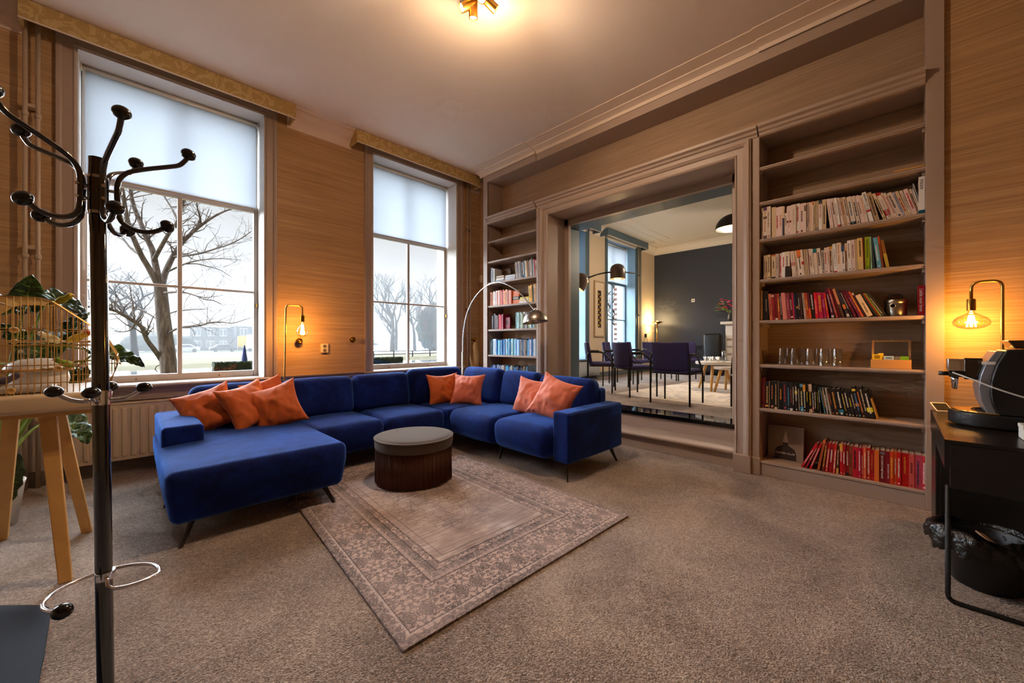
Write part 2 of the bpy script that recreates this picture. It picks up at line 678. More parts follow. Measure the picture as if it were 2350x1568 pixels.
# beam and cornice over the bookcases
mb = MB().box(XB, XK + .02, -.222, 4.68, 3.707, CEIL)
mb.box(XB - .012, XB, 3.57, 4.68, 3.707, CEIL)
struct(mb.build('trim_6', M['trim'], bevel=.003), 'taupe beam above the bookcases')
CORN = [(0, 3.80), (.012, 3.80), (.014, 3.835), (.07, 3.850), (.095, 3.853), (.10, 3.862), (.16, 3.866), (.20, 3.872), (.235, 3.874), (.24, CEIL + .001), (0, CEIL + .001)]
corn = bpy.data.objects.new('trim_7', None); COL.objects.link(corn); ORG[corn.name] = Vector((0, 0, 0))
struct(corn, 'cream plaster cornice along the bookcase wall')
for (a, b, off) in ((3.57, 4.74, .022), (.895, 3.57, .0), (-.3, .895, .012)):
    mb = MB().prism([(XB - p - off, z) for (p, z) in CORN], 'y', a, b)
    smooth_angle(mb.build('cornice_length', M['cornice'], corn), 35)
# cornice on the right wall and the window wall
mb = MB().prism([(4.06 - p, z) for (p, z) in CORN], 'y', -2.7, -.3)
struct(smooth_angle(mb.build('trim_8', M['cornice']), 35))
WCORN = [(0, 3.70), (.012, 3.70), (.016, 3.755), (.05, 3.80), (.10, 3.825), (.12, 3.835), (.135, 3.85), (.17, 3.862), (.20, 3.866), (.20, CEIL + .001), (0, CEIL + .001)]
corn2 = bpy.data.objects.new('trim_9', None); COL.objects.link(corn2); ORG[corn2.name] = Vector((0, 0, 0))
struct(corn2, 'cream plaster cornice along the window wall')
for (a, b) in ((-3.7, -3.2), (-1.35, -.56), (1.34, 2.09), (4.05, 4.3)):
    smooth_angle(MB().prism([(YW - p, z) for (p, z) in WCORN], 'x', a, b).build('cornice_length', M['cornice'], corn2), 35)

# dado, panels and baseboard below the windows
mb = MB()
RAIL = [(0, .70), (.012, .705), (.014, .735), (.03, .745), (.034, .775), (.05, .785), (.055, .80), (0, .80)]
mb.prism([(YW - p, z) for (p, z) in RAIL], 'x', -3.7, 4.273)
struct(smooth_angle(mb.build('trim_10', M['trim']), 35), 'moulded dado rail below the windows')
mb = MB().box(-3.7, 4.273, YW - .012, YW + .01, .12, .705)
for x0 in (-2.9, -.25, 2.45):
    for (zz0, zz1) in ((.655, .672), (.60, .612)):
        mb.box(x0 - .3, x0 + 1.6, YW - .026, YW - .01, zz0, zz1)
struct(mb.build('trim_11', M['trim'], bevel=.003), 'painted panelling below the dado rail')
struct(MB().box(-3.7, 4.273, YW - .035, YW, 0, .12).build('baseboard_window_side', M['base_dark'], bevel=.004))
struct(MB().box(4.035, 4.06, -2.7, -.222, 0, .16).build('baseboard_right', M['trim'], bevel=.004))

CASE = [(0, 0), (0, .010), (.01, .016), (.018, .010), (.075, .012), (.08, .022), (.095, .030), (.112, .030), (.118, .02), (.118, 0)]


def make_window(n, x0, x1, mt, ms, mr, zfloor, label, casing=True, blind=True, blabel=None, parts=True):
    root = bpy.data.objects.new('window_%d' % n, None); COL.objects.link(root)
    root.location = (x0 / 2 + x1 / 2, 5.3, ZS); ORG[root.name] = Vector(root.location)
    struct(root, label)
    smooth_angle(frame_sweep(CASE, x0, x1, ZT, ZS - .0, lambda a, z, p: (a, YW - p, z)).build('casing', mt, root), 35)
    # reveals
    mb = MB()
    mb.box(x0, x0 + .012, YW - .004, 5.605, ZS, ZT).box(x1 - .012, x1, YW - .004, 5.605, ZS, ZT).box(x0, x1, YW - .004, 5.605, ZT - .012, ZT).box(x0, x1, 5.44, 5.66, ZS - .04, ZS)
    mb.build('reveal', mr, root)
    MB().prism([(YW - .075, ZS - .03), (YW - .085, ZS - .015), (YW - .075, ZS), (5.44, ZS), (5.44, ZS - .03)], 'x', x0 - .13, x1 + .13).build('sill', M['trim'] if mt == M['trim'] else mt, root)
    a, b = x0 + .012, x1 - .012
    c = (a + b) / 2
    yl0, yl1 = 5.335, 5.385
    low = MB()
    low.box(a, a + .042, yl0, yl1, ZS, 2.77).build('sash_stile', ms, root, bevel=.004)
    MB().box(b - .042, b, yl0, yl1, ZS, 2.77).build('sash_stile', ms, root, bevel=.004)
    MB().box(a + .042, b - .042, yl0, yl1, ZS, .868).build('bottom_rail', ms, root, bevel=.004)
    MB().box(a + .042, b - .042, yl0, yl1, 2.705, 2.77).build('meeting_rail', ms, root, bevel=.004)
    MB().box(c - .019, c + .019, yl0 + .004, yl1 - .004, .868, 2.705).build('glazing_bar', ms, root, bevel=.005)
    for (p, q) in ((a + .042, c - .019), (c + .019, b - .042)):
        MB().box(p, q, yl0 + .008, yl1 - .008, 1.775 - .012, 1.775 + .012).build('glazing_bar', ms, root, bevel=.004)
        for (r0, r1) in ((.868, 1.763), (1.787, 2.705)):
            MB().box(p, q, 5.366, 5.370, r0, r1).build('pane', M['glass'], root)
    yu0, yu1 = 5.39, 5.435
    MB().box(a, a + .045, yu0, yu1, 2.72, ZT).build('sash_stile', ms, root, bevel=.004)
    MB().box(b - .045, b, yu0, yu1, 2.72, ZT).build('sash_stile', ms, root, bevel=.004)
    MB().box(a + .045, b - .045, yu0, yu1, 3.70, ZT).build('top_rail', ms, root, bevel=.004)
    MB().box(a + .045, b - .045, yu0, yu1, 2.72, 2.77).build('meeting_rail', ms, root, bevel=.004)
    MB().box(c - .022, c + .022, yu0, yu1, 2.77, 3.70).build('glazing_bar', ms, root, bevel=.004)
    for (p, q) in ((a + .045, c - .022), (c + .022, b - .045)):
        MB().box(p, q, 5.41, 5.414, 2.77, 3.70).build('pane', M['glass'], root)
    if parts:
        for xx in (c - .33, c + .33):
            MB().tube([(xx, yl0, .83), (xx, yl0 - .02, .832), (xx, yl0 - .02, .822)], .005, 8).build('sash_knob', M['brass_dark'], root)
        MB().box(b - .025, b - .012, yl0 - .03, yl0, 1.60, 1.64).build('sash_catch', M['brass'], root)
    if blind:
        bl = thing('roller_blind', blabel, 'blind', (c, 5.30, 2.74), group=None)
        MB().box(x0 + .035, x1 - .035, 5.308, 5.3095, 2.745, 3.71).build('blind_fabric', M['blind'], bl)
        MB().cyl((x0 + .02, 5.315, 3.722), (x1 - .02, 5.315, 3.722), .02, n=14).build('roller_tube', M['white_plastic'], bl, smooth=True)
        MB().box(x0 + .035, x1 - .035, 5.302, 5.314, 2.728, 2.748).build('bottom_bar', ms, bl, bevel=.003)
        for xx in (x0 + .018, x1 - .018):
            MB().box(xx - .006, xx + .006, 5.29, 5.335, 3.70, 3.748).build('bracket', M['white_plastic'], bl)
        mbc = MB()
        for k in range(2):
            xx = x0 + .03 + .008 * k
            mbc.tube([(xx, 5.295, 3.72), (xx + .006 * k, 5.293, 2.6), (xx + .002, 5.29, 1.86)], .0022, 5)
        mbc.build('pull_chain', M['white_plastic'], bl)
    return root


make_window(1, *WINS[0], M['trim'], M['sash'], M['reveal'], 0, 'tall sash window at the far left end of the room', blabel='white roller blind half down in the window left of the coat stand', parts=False)
make_window(2, *WINS[1], M['trim'], M['sash'], M['reveal'], 0, 'tall sash window behind the coat stand, bare tree outside', blabel='white roller blind half down in the large left window')
make_window(3, *WINS[2], M['trim'], M['sash'], M['reveal'], 0, 'tall sash window beside the arc lamp, misty trees outside', blabel='white roller blind half down in the window beside the arc lamp')


def pelmet(x0, x1, label, mat, yf=4.825, zb=3.72, m_in=None):
    t = thing('pelmet', label, 'pelmet', ((x0 + x1) / 2, 4.95, zb))
    MB().box(x0, x1, yf, yf + .018, zb, CEIL - .002).build('front_board', mat, t, bevel=.003)
    for xx in (x0, x1 - .018):
        MB().box(xx, xx + .018, yf + .018, YW - .002, zb, CEIL - .002).build('end_board', mat, t, bevel=.003)
    MB().box(x0 + .018, x1 - .018, yf + .018, YW - .002, CEIL - .03, CEIL - .002).build('top_board', m_in or M['trim_dark'], t)
    MB().box(x0, x1, yf - .003, yf + .004, zb - .004, zb + .006).build('edge_piping', M['cornice'], t)
    return t


pelmet(-3.2, -1.35, 'gold damask pelmet at the far left end of the window wall', M['damask'])
pelmet(-.585, 1.372, 'gold damask pelmet above the large left window', M['damask'])
pelmet(2.066, 4.115, 'gold damask pelmet above the window in the corner', M['damask'])

# heating pipes on the window wall
pp = thing('heating_pipes', 'pair of thin cream heating pipes left of the large window', 'pipe', (-.53, 5.0, 0))
for xx in (-.566, -.500):
    MB().tube([(xx, 4.985, 0), (xx, 4.985, 2.0), (xx, 4.985, 3.86)], .0145, 10).build('pipe', M['white_pipe'], pp, smooth=True)
for zz in (.62, 1.95, 3.1):
    MB().box(-.58, -.486, 4.98, 5.05, zz, zz + .03).build('pipe_clip', M['white_pipe'], pp, bevel=.003)
    for xx in (-.566, -.500):
        MB().lathe([(.019, -.02), (.021, 0), (.019, .02)], (xx, 4.985, zz - .06), 10).build('collar', M['white_pipe'], pp, smooth=True)
pp = thing('heating_pipes', 'pair of thin cream heating pipes right of the corner window', 'pipe', (4.04, 5.0, 0))
for xx in (3.985, 4.045):
    MB().tube([(xx, 5.02, 0), (xx, 5.02, 3.86)], .0125, 10).build('pipe', M['white_pipe'], pp, smooth=True)
for zz in (1.72, 3.02):
    MB().box(3.965, 4.06, 5.01, 5.06, zz, zz + .03).build('pipe_clip', M['trim_dark'], pp, bevel=.003)

# ------------------------------------------------------------------ built-in bookcases
SHELF_Z = [2.755, 2.44, 2.108, 1.744, 1.375, .98, .587]


def bookcase(label, y0, y1, stiles, zlow):
    """y0 < y1: clear opening; stiles: list of (ya, yb)"""
    t = thing('built_in_bookcase', label, 'bookcase', (XB + .15, (y0 + y1) / 2, 0))
    MB().box(XK - .006, XK - .001, y0, y1, .14, 3.06).build('back_panel', M['paper_back'], t)
    for (a, b) in ((y0 - .02, y0), (y1, y1 + .02)):
        MB().box(XB + .004, XK - .006, a, b, 0, 3.708 if (a > 4.4 or b < 0) else 3.04).build('side_panel', M['trim'], t)
    for (a, b) in stiles:
        MB().box(XB - .012, XB + .02, a, b, 0, 3.71 if b - a > .06 else 3.05).build('stile', M['trim'], t, bevel=.004)
    for z in SHELF_Z:
        s_ = MB().prism([(XB + .004, z - .013), (XB + .010, z - .015), (XK - .006, z - .015), (XK - .006, z + .015), (XB + .010, z + .015), (XB + .004, z + .013)], 'y', y0, y1)
        so = s_.build('shelf', M['trim'], t)
        MB().prism([(XB + .004, z - .004), (XB - .002, z - .003), (XB - .002, z + .010), (XB + .004, z + .012)], 'y', y0, y1).build('shelf_nosing', M['trim'], so)
        for (a, b) in ((y0, y0 + .016), (y1 - .016, y1)):
            MB().box(XB + .03, XK - .02, a, b, z - .045, z - .015).build('shelf_batten', M['trim'], so)
    s_ = MB().box(XB + .006, XK - .006, y0, y1, .095, .127)
    so = s_.build('bottom_shelf', M['trim'], t, bevel=.004)
    MB().box(XB - .008, XB + .006, y0, y1, .108, .13).build('shelf_nosing', M['trim'], so, bevel=.004)
    MB().box(XB - .002, XB + .02, y0 - .0, y1 + .0, 0, .105).build('plinth', M['trim'], t, bevel=.003)
    MB().prism([(XB - p - .01, z) for (p, z) in CAP], 'y', y0, y1).build('cap_moulding', M['trim'], t)
    return t


bookcase('tall built-in bookcase of painted shelves right of the doorway', -.13, .892, [(-.222, -.13)], .127)
bookcase('narrow built-in bookcase in the corner left of the doorway', 3.56, 4.585, [(4.585, 4.68), (3.512, 3.56)], .127)
struct(MB().box(XB - .006, XB + .03, .892, .956, .15, 3.04).build('trim_12', M['trim'], bevel=.004), 'flat pilaster between architrave and bookcase')
sl = MB().box(XB + .01, XB + .05, -.128, .03, 2.458, 2.472)
tag(sl.build('wooden_slat', M['oak'], bevel=.002), 'short pale wooden slat lying on an empty upper shelf', 'slat')

# ------------------------------------------------------------------ meeting room shell
M['bp_cream'] = plain('cream_emulsion', (214, 196, 170), 0.7, 0, 0.25, 0.03, 2)
M['bp_dark'] = plain('slate_wall_paint', (62, 66, 76), 0.6, 0, 0.3, 0.06, 1.5)
M['bp_ceiling'] = plain('white_plaster_ceiling', (226, 218, 206), 0.7, 0, 0.2, 0.02, 1)
XF = 10.93
mb = MB(); wall_openings(mb, 4.6, 11.4, BWINS, YW, 5.60, -0.8, CEIL + .12)
struct(mb.build('wall_meeting_window_side', M['bp_cream']), 'cream wall of the meeting room with blue windows')
struct(MB().box(XF, XF + .2, -1.6, YW, 0, CEIL + .1).build('wall_meeting_far', M['bp_dark']), 'dark slate grey far wall of the meeting room')
struct(MB().box(4.6, XF + .2, -1.8, -1.6, 0, CEIL + .1).build('wall_meeting_right', M['bp_cream']))
struct(MB().box(4.72, XF + .1, -1.6, YW + .02, .1, .35).build('floor_meeting', M['carpet']), 'taupe carpet of the meeting room, one step up')
struct(MB().box(4.83, XF + .1, -1.6, YW + .1, CEIL, CEIL + .12).build('ceiling_meeting', M['bp_ceiling']), 'white plaster ceiling of the meeting room')
mb = MB().prism([(XF - p * .8, z) for (p, z) in WCORN], 'y', -1.6, YW)
mb.prism([(YW - p * .8, z) for (p, z) in WCORN], 'x', 4.83, XF)
struct(smooth_angle(mb.build('trim_13', M['bp_ceiling']), 35), 'white cornice of the meeting room')
mb = MB()
mb.box(5.3, 10.3, 4.46, 4.49, CEIL - .012, CEIL).box(5.3, 10.05, 4.22, 4.235, CEIL - .01, CEIL)
mb.box(10.29, 10.31, -1.2, 4.49, CEIL - .01, CEIL)
struct(mb.build('trim_14', M['bp_ceiling'], bevel=.003), 'plaster ceiling mouldings of the meeting room')
M['blue_base'] = plain('grey_blue_baseboard', (104, 112, 118), 0.5, 0, 0.35)
struct(MB().box(4.83, XF, YW - .02, YW, .35, .47).build('baseboard_meeting_window_side', M['blue_base'], bevel=.003))
struct(MB().box(XF - .02, XF, -1.6, YW - .02, .35, .47).build('baseboard_meeting_far', M['bp_dark'], bevel=.003))
M['blue_light'] = plain('pale_blue_paint', (132, 160, 178), 0.45, 0, 0.4, 0.02, 3)
make_window(4, *BWINS[0], M['blue_trim'], M['blue_trim'], M['blue_light'], .35, 'slate blue sash window at the edge of the doorway', blabel='white roller blind in the meeting room window at the doorway edge', parts=False)
make_window(5, *BWINS[1], M['blue_trim'], M['blue_trim'], M['blue_light'], .35, 'slate blue sash window seen through the doorway', blabel='white roller blind half down in the slate blue window', parts=False)
pelmet(5.75, 7.72, 'slate blue pelmet at the edge of the doorway view', M['blue_trim'], 4.83, 3.70, M['blue_trim'])
pelmet(8.02, 10.08, 'slate blue pelmet above the meeting room window', M['blue_trim'], 4.83, 3.70, M['blue_trim'])
pp = thing('heating_pipes', 'pair of thin pipes beside the slate blue window', 'pipe', (9.97, 5.0, .35))
for xx in (9.95, 10.02):
    MB().tube([(xx, 5.02, .35), (xx, 5.02, 3.75)], .012, 8).build('pipe', M['blue_base'], pp, smooth=True)
for zz in (1.9, 3.0):
    MB().box(9.93, 10.04, 5.01, 5.06, zz, zz + .03).build('pipe_clip', M['blue_base'], pp)

# ------------------------------------------------------------------ rug
def m_rug():
    t = NT('faded_oriental_rug')
    uv = t.node('ShaderNodeUVMap')
    sp = t.node('ShaderNodeSeparateXYZ', {0: uv.outputs[0]})
    u, v = sp.outputs[0], sp.outputs[1]              # metres: 0..1.68 and 0..2.4
    du = t.math('MINIMUM', u, t.math('SUBTRACT', 1.68, u))
    dv = t.math('MINIMUM', v, t.math('SUBTRACT', 2.42, v))
    d = t.math('MINIMUM', du, dv)
    # mirrored coordinates give symmetrical ornament
    pu = t.math('PINGPONG', u, 0.14)
    pv = t.math('PINGPONG', v, 0.1425)
    vec = t.node('ShaderNodeCombineXYZ', {0: pu, 1: pv, 2: 0.3})
    orn = t.noise(vec.outputs[0], 19.0, 3, 0.55, 2.2)
    orn2 = t.noise(vec.outputs[0], 48.0, 2, 0.5, 1.0)
    lin = t.math('ABSOLUTE', t.math('SUBTRACT', orn, 0.5))
    lin = t.math('LESS_THAN', lin, 0.03)
    fill = t.math('MAXIMUM', t.math('GREATER_THAN', orn, 0.56), t.math('MULTIPLY', t.math('GREATER_THAN', orn2, 0.60), .8))
    cu = t.math('ABSOLUTE', t.math('SUBTRACT', u, 0.84))
    cv = t.math('ABSOLUTE', t.math('SUBTRACT', v, 1.21))
    vecm = t.node('ShaderNodeCombineXYZ', {0: cu, 1: cv, 2: 0.7})
    med = t.noise(vecm.outputs[0], 12.0, 4, 0.6, 1.5)
    vo = t.node('ShaderNodeTexVoronoi', {'Vector': vecm.outputs[0], 'Scale': 17.0}, feature='DISTANCE_TO_EDGE').outputs[0]
    rad = t.math('SQRT', t.math('ADD', t.math('POWER', t.math('MULTIPLY', cu, 1.5), 2.0), t.math('POWER', cv, 2.0)))
    def band(a, b):
        return t.math('MULTIPLY', t.math('GREATER_THAN', d, a), t.math('LESS_THAN', d, b))
    pink = srgb(206, 180, 170); pale = srgb(216, 200, 194); grey = srgb(104, 99, 102); dark = srgb(64, 61, 66); blue = srgb(112, 120, 134)
    co = t.coords('Object')
    big = t.noise(co, 2.6, 5, 0.62)
    streak = t.noise(t.coords('Object', (4, 60, 1)), 1.0, 4, 0.6)
    fld = t.ramp(t.math('ADD', t.math('MULTIPLY', big, 0.6), t.math('MULTIPLY', streak, 0.4)), [(0.34, srgb(134, 117, 112)), (0.5, srgb(182, 160, 151)), (0.62, srgb(230, 216, 210))])
    # medallion ornament in the field
    inmed = t.math('MULTIPLY', t.math('LESS_THAN', rad, t.math('ADD', 0.42, t.math('MULTIPLY', med, 0.3))), t.math('LESS_THAN', vo, 0.045))
    corner = t.math('MULTIPLY', t.math('GREATER_THAN', rad, 1.05), t.math('LESS_THAN', vo, 0.06))
    fld = t.mix(t.math('MULTIPLY', t.math('MAXIMUM', inmed, corner), 0.55), fld, grey)
    # border field
    brd = t.mix(t.math('MULTIPLY', fill, 0.85), pink, grey)
    brd = t.mix(t.math('MULTIPLY', lin, 0.85), brd, dark)
    col = t.mix(band(-1, 0.42), fld, brd)
    for (a, b, c, f) in ((-1.0, 0.035, grey, .45), (0.05, 0.060, pale, .5), (0.060, 0.066, dark, .7), (0.29, 0.30, dark, .7), (0.30, 0.322, pink, .5), (0.322, 0.36, grey, .45), (0.36, 0.368, dark, .7), (0.405, 0.415, dark, .7), (0.46, 0.468, grey, .6)):
        col = t.mix(t.math('MULTIPLY', band(a, b), f), col, c)
    # wear: fades the pattern in patches, blue-grey tint in others
    wear = t.ramp(t.noise(co, 1.7, 4, 0.6), [(0.42, (0, 0, 0)), (0.66, (1, 1, 1))])
    col = t.mix(t.math('MULTIPLY', wear, 0.40), col, srgb(194, 170, 162))
    tint = t.ramp(t.noise(co, 1.1, 3, 0.6, 0.4), [(0.52, (0, 0, 0)), (0.75, (1, 1, 1))])
    col = t.mix(t.math('MULTIPLY', tint, 0.35), col, blue)
    fine = t.noise(co, 160.0, 2, 0.6)
    col = t.mix(t.math('MULTIPLY', fine, 0.35), col, srgb(100, 84, 78))
    t.base(col, 0.95, 0, 0.1)
    t.bump(t.math('ADD', fine, t.math('MULTIPLY', orn, 0.6)), 0.5, 0.006)
    return t.m


RA, RB, RC, RD = V(.758, 1.35, 0), V(2.436, 1.311, 0), V(2.545, 3.74, 0), V(.93, 3.74, 0)


def rug_pt(s, q, z):
    p = RA.lerp(RB, s).lerp(RD.lerp(RC, s), q)
    # soft ripples where the chaise leg presses the left edge
    w = math.exp(-((p.x - .98) / .16) ** 2 - ((p.y - 3.0) / .25) ** 2)
    z2 = z + .018 * w * (.5 + .5 * math.sin(p.y * 34 + p.x * 9)) * (1 - math.exp(-((p.x - 1.09) / .07) ** 2 - ((p.y - 2.954) / .07) ** 2))
    if q > .62: p.x += -.05 * math.exp(-((s) / .06) ** 2) * math.exp(-((p.y - 3.17) / .09) ** 2)
    return V(p.x, p.y, z2)


mb = MB().grid(lambda s, q: rug_pt(s, q, .011), 56, 80)
n_top = len(mb.f)
edge = [(i / 56, 0) for i in range(57)] + [(1, j / 80) for j in range(1, 81)] + [(i / 56, 1) for i in range(55, -1, -1)] + [(0, j / 80) for j in range(79, 0, -1)]
o0 = len(mb.v)
top = [rug_pt(s, q, .011) for (s, q) in edge]
mb.v += top + [V(p.x, p.y, 0.0005) for p in top]
ne = len(edge)
for i in range(ne):
    j = (i + 1) % ne
    mb.f.append((o0 + i, o0 + ne + i, o0 + ne + j, o0 + j))
rug = mb.build('oriental_rug', m_rug(), smooth=False)
uvl = rug.data.uv_layers.new(name='UVMap')
gv = [(s * 1.68, q * 2.42) for q in [j / 80 for j in range(81)] for s in [i / 56 for i in range(57)]]
for poly in rug.data.polygons:
    for li in poly.loop_indices:
        vi = rug.data.loops[li].vertex_index
        if vi < len(gv): uvl.data[li].uv = gv[vi]
        else:
            s, q = edge[(vi - o0) % ne]
            uvl.data[li].uv = (s * 1.68, q * 2.42)
tag(rug, 'faded pink and grey oriental rug in front of the blue sofa', 'rug')

# ------------------------------------------------------------------ sectional sofa
sofa = thing('sectional_sofa', 'large royal blue velvet corner sofa with chaise and low arms', 'sofa', (1.9, 3.5, 0))
VEL = M['velvet']


def cush(name, x0, x1, y0, y1, z0, z1, r=.05, bulge=(.0, .0, .02), rot=None, piv=None, taper=0, wob=.004, seed=0, par=sofa, k=3, m=4, mat=None):
    c = V((x0 + x1) / 2, (y0 + y1) / 2, (z0 + z1) / 2)
    h = ((x1 - x0) / 2, (y1 - y0) / 2, (z1 - z0) / 2)
    b = MB().rbox(c, h, r, bulge, k, m, wob, seed)
    if taper:
        for i, p in enumerate(b.v):
            f = 1 - taper * max(0, (z1 - .12 - p.z)) / (z1 - z0)
            b.v[i] = V(c.x + (p.x - c.x) * f, c.y + (p.y - c.y) * f, p.z)
    if rot:
        ax, ang = rot
        pv = Vector(piv) if piv else c
        R = Matrix.Rotation(ang, 4, ax)
        for i, p in enumerate(b.v): b.v[i] = pv + R @ (p - pv)
    return b.build(name, mat or VEL, par, smooth=True)


# chaise, seats and corner
cush('chaise_seat', .165, 1.185, 2.925, 4.40, .128, .447, .045, (.006, .014, .022), taper=.07, seed=1, m=6)
cush('seat_cushion', 1.175, 1.835, 3.60, 4.36, .155, .43, .07, (.0, .03, .025), taper=.05, seed=2)
cush('seat_cushion', 1.832, 2.56, 3.60, 4.36, .155, .43, .07, (.0, .03, .025), taper=.05, seed=3)
cush('corner_seat', 2.555, 3.42, 3.62, 4.45, .155, .428, .06, (.0, .0, .015), seed=4)
cush('seat_cushion', 2.585, 3.35, 2.868, 3.62, .155, .435, .085, (.035, .01, .03), taper=.06, seed=5)
cush('seat_cushion', 2.585, 3.35, 2.165, 2.872, .155, .435, .085, (.035, .01, .03), taper=.06, seed=6)
# base frame under the seats
mb = MB().box(.24, 1.12, 3.05, 4.5, .14, .22).box(1.1, 3.5, 3.7, 4.5, .14, .22).box(2.72, 3.5, 2.05, 3.75, .14, .22)
mb.build('base_frame', M['black_matte'], sofa)
# arms
cush('armrest', .185, .425, 3.68, 4.57, .15, .585, .03, (.004, .0, .006), taper=.05, seed=7)
cush('armrest', 2.665, 3.565, 1.985, 2.165, .148, .585, .025, (.0, .004, .004), seed=8)
# back frames
cush('back_frame', .43, 3.57, 4.42, 4.565, .15, .69, .03, seed=9, m=8)
cush('back_frame', 3.43, 3.572, 2.17, 4.45, .15, .715, .03, seed=10, m=8)
# back cushions, window side
BX = [(.395, 1.085, .795, 4.40), (1.095, 1.79, .80, 4.385), (1.80, 2.475, .805, 4.38), (2.485, 3.27, .838, 4.36)]
for i, (a, b, zt, yb) in enumerate(BX):
    cush('back_cushion', a, b, yb - .185, yb, .40, zt, .07, (.006, .022, .012), ('X', math.radians(-9)), ((a + b) / 2, yb, .42), seed=20 + i, wob=.006)
BY = [(3.515, 4.22, .838, 3.385), (2.915, 3.505, .822, 3.43), (2.185, 2.905, .80, 3.435)]
for i, (a, b, zt, xb) in enumerate(BY):
    cush('back_cushion', xb - .185, xb, a, b, .40, zt, .07, (.022, .006, .012), ('Y', math.radians(11)), (xb, (a + b) / 2, .42), seed=30 + i, wob=.006)


def sofa_leg(foot, top, w0=.05, w1=.022, th=.012):
    f, t_ = Vector(foot), Vector(top)
    side = (t_ - f); side.z = 0
    side = side.normalized() if side.length > 1e-4 else V(1, 0, 0)
    oth = V(-side.y, side.x, 0)
    vs_ = []
    for (p, w, h) in ((f, w1 / 2, th / 2), (f.lerp(t_, .75), w0 * .38, th * .7), (t_, w0 * .75, th)):
        for (a, b) in ((-1, -1), (1, -1), (1, 1), (-1, 1)):
            vs_.append(p + side * a * w + oth * b * h)
    fs_ = [(3, 2, 1, 0), (8, 9, 10, 11)]
    for k in range(2):
        for j in range(4): fs_.append((k * 4 + j, k * 4 + (j + 1) % 4, k * 4 + 4 + (j + 1) % 4, k * 4 + 4 + j))
    return MB().add(vs_, fs_).build('leg', M['leg'], sofa, bevel=.002)


for (f, t_) in (((.232, 2.953, 0), (.31, 3.03, .17)), ((1.093, 2.954, .011), (1.03, 3.03, .17)), ((.205, 3.75, 0), (.28, 3.83, .17)), ((.215, 4.5, 0), (.29, 4.44, .17)),
                ((2.673, 2.003, 0), (2.72, 2.05, .17)), ((3.50, 2.012, 0), (3.44, 2.07, .17)), ((3.5, 4.49, 0), (3.44, 4.43, .17)), ((1.85, 3.72, 0), (1.85, 3.78, .17)), ((2.72, 2.9, 0), (2.78, 2.9, .17))):
    sofa_leg(f, t_)


# ------------------------------------------------------------------ throw pillows
def pillow(label, c, r, u, s, T, mat, seed, roll=0):
    c, r, u = Vector(c), Vector(r).normalized(), Vector(u)
    u = (u - r * u.dot(r)).normalized()
    if roll:
        a = math.radians(roll)
        r, u = r * math.cos(a) + u * math.sin(a), u * math.cos(a) - r * math.sin(a)
    n = r.cross(u)
    N = 34
    rnd = random.Random(seed)
    ph = [rnd.uniform(0, 6.28) for _ in range(6)]
    so_ = V(seed * 11.3, seed * 5.7, 0)
    def pt(a, b, sg):
        x = a * (1 - .15 * (1 - b * b)); y = b * (1 - .15 * (1 - a * a))
        th = T * .58 * max(0, (1 - a * a) * (1 - b * b)) ** .45
        w = .30 * mnoise.noise(V(a * 1.7 + b * .8, b * 1.5, sg) + so_) + .16 * mnoise.noise(V(a * 2.2 - b * 3.0, a * 4.4 + b * 2.0, sg) + so_)
        cr = math.sin(9 * (a + b) + 5 * mnoise.noise(V(a * 1.4, b * 1.4, 3) + so_)) * .035 + math.sin(11 * (a - b * .6) + 6 * mnoise.noise(V(a * 1.6, b * 1.2, 9) + so_)) * .03
        rad = max(abs(a), abs(b))
        ruff = .10 * math.sin(24 * (a if abs(b) > abs(a) else b) + ph[3]) * rad ** 5 * (1 - rad ** 10)
        return c + (r * x + u * y) * s / 2 + n * sg * (th * (1 + w + cr) + T * .5 * ruff * (th > 0)) + n * .03 * s * math.sin(2.2 * a + ph[4]) * b + n * .02 * s * mnoise.noise(V(a, b, 5) + so_)
    mb = MB()
    idx = {}
    for sg in (1, -1):
        for i in range(N + 1):
            for j in range(N + 1):
                a, b = math.sin(PI / 2 * (2 * i / N - 1)), math.sin(PI / 2 * (2 * j / N - 1))
                if sg < 0 and (i in (0, N) or j in (0, N)): idx[(sg, i, j)] = idx[(1, i, j)]; continue
                idx[(sg, i, j)] = len(mb.v); mb.v.append(pt(a, b, sg))
        for i in range(N):
            for j in range(N):
                q = (idx[(sg, i, j)], idx[(sg, i + 1, j)], idx[(sg, i + 1, j + 1)], idx[(sg, i, j + 1)])
                mb.f.append(q if sg > 0 else q[::-1])
    o = mb.build('throw_pillow', mat, smooth=True)
    tag(o, label, 'pillow', 'orange throw pillows on the sofa')
    ring = [(i, 0) for i in range(N)] + [(N, j) for j in range(N)] + [(i, N) for i in range(N, 0, -1)] + [(0, j) for j in range(N, 0, -1)]
    MB().tube([mb.v[idx[(1, i, j)]] for (i, j) in ring], .0028, 5, closed=True).build('seam', mat, o, smooth=True)
    return o, c, r, u, n


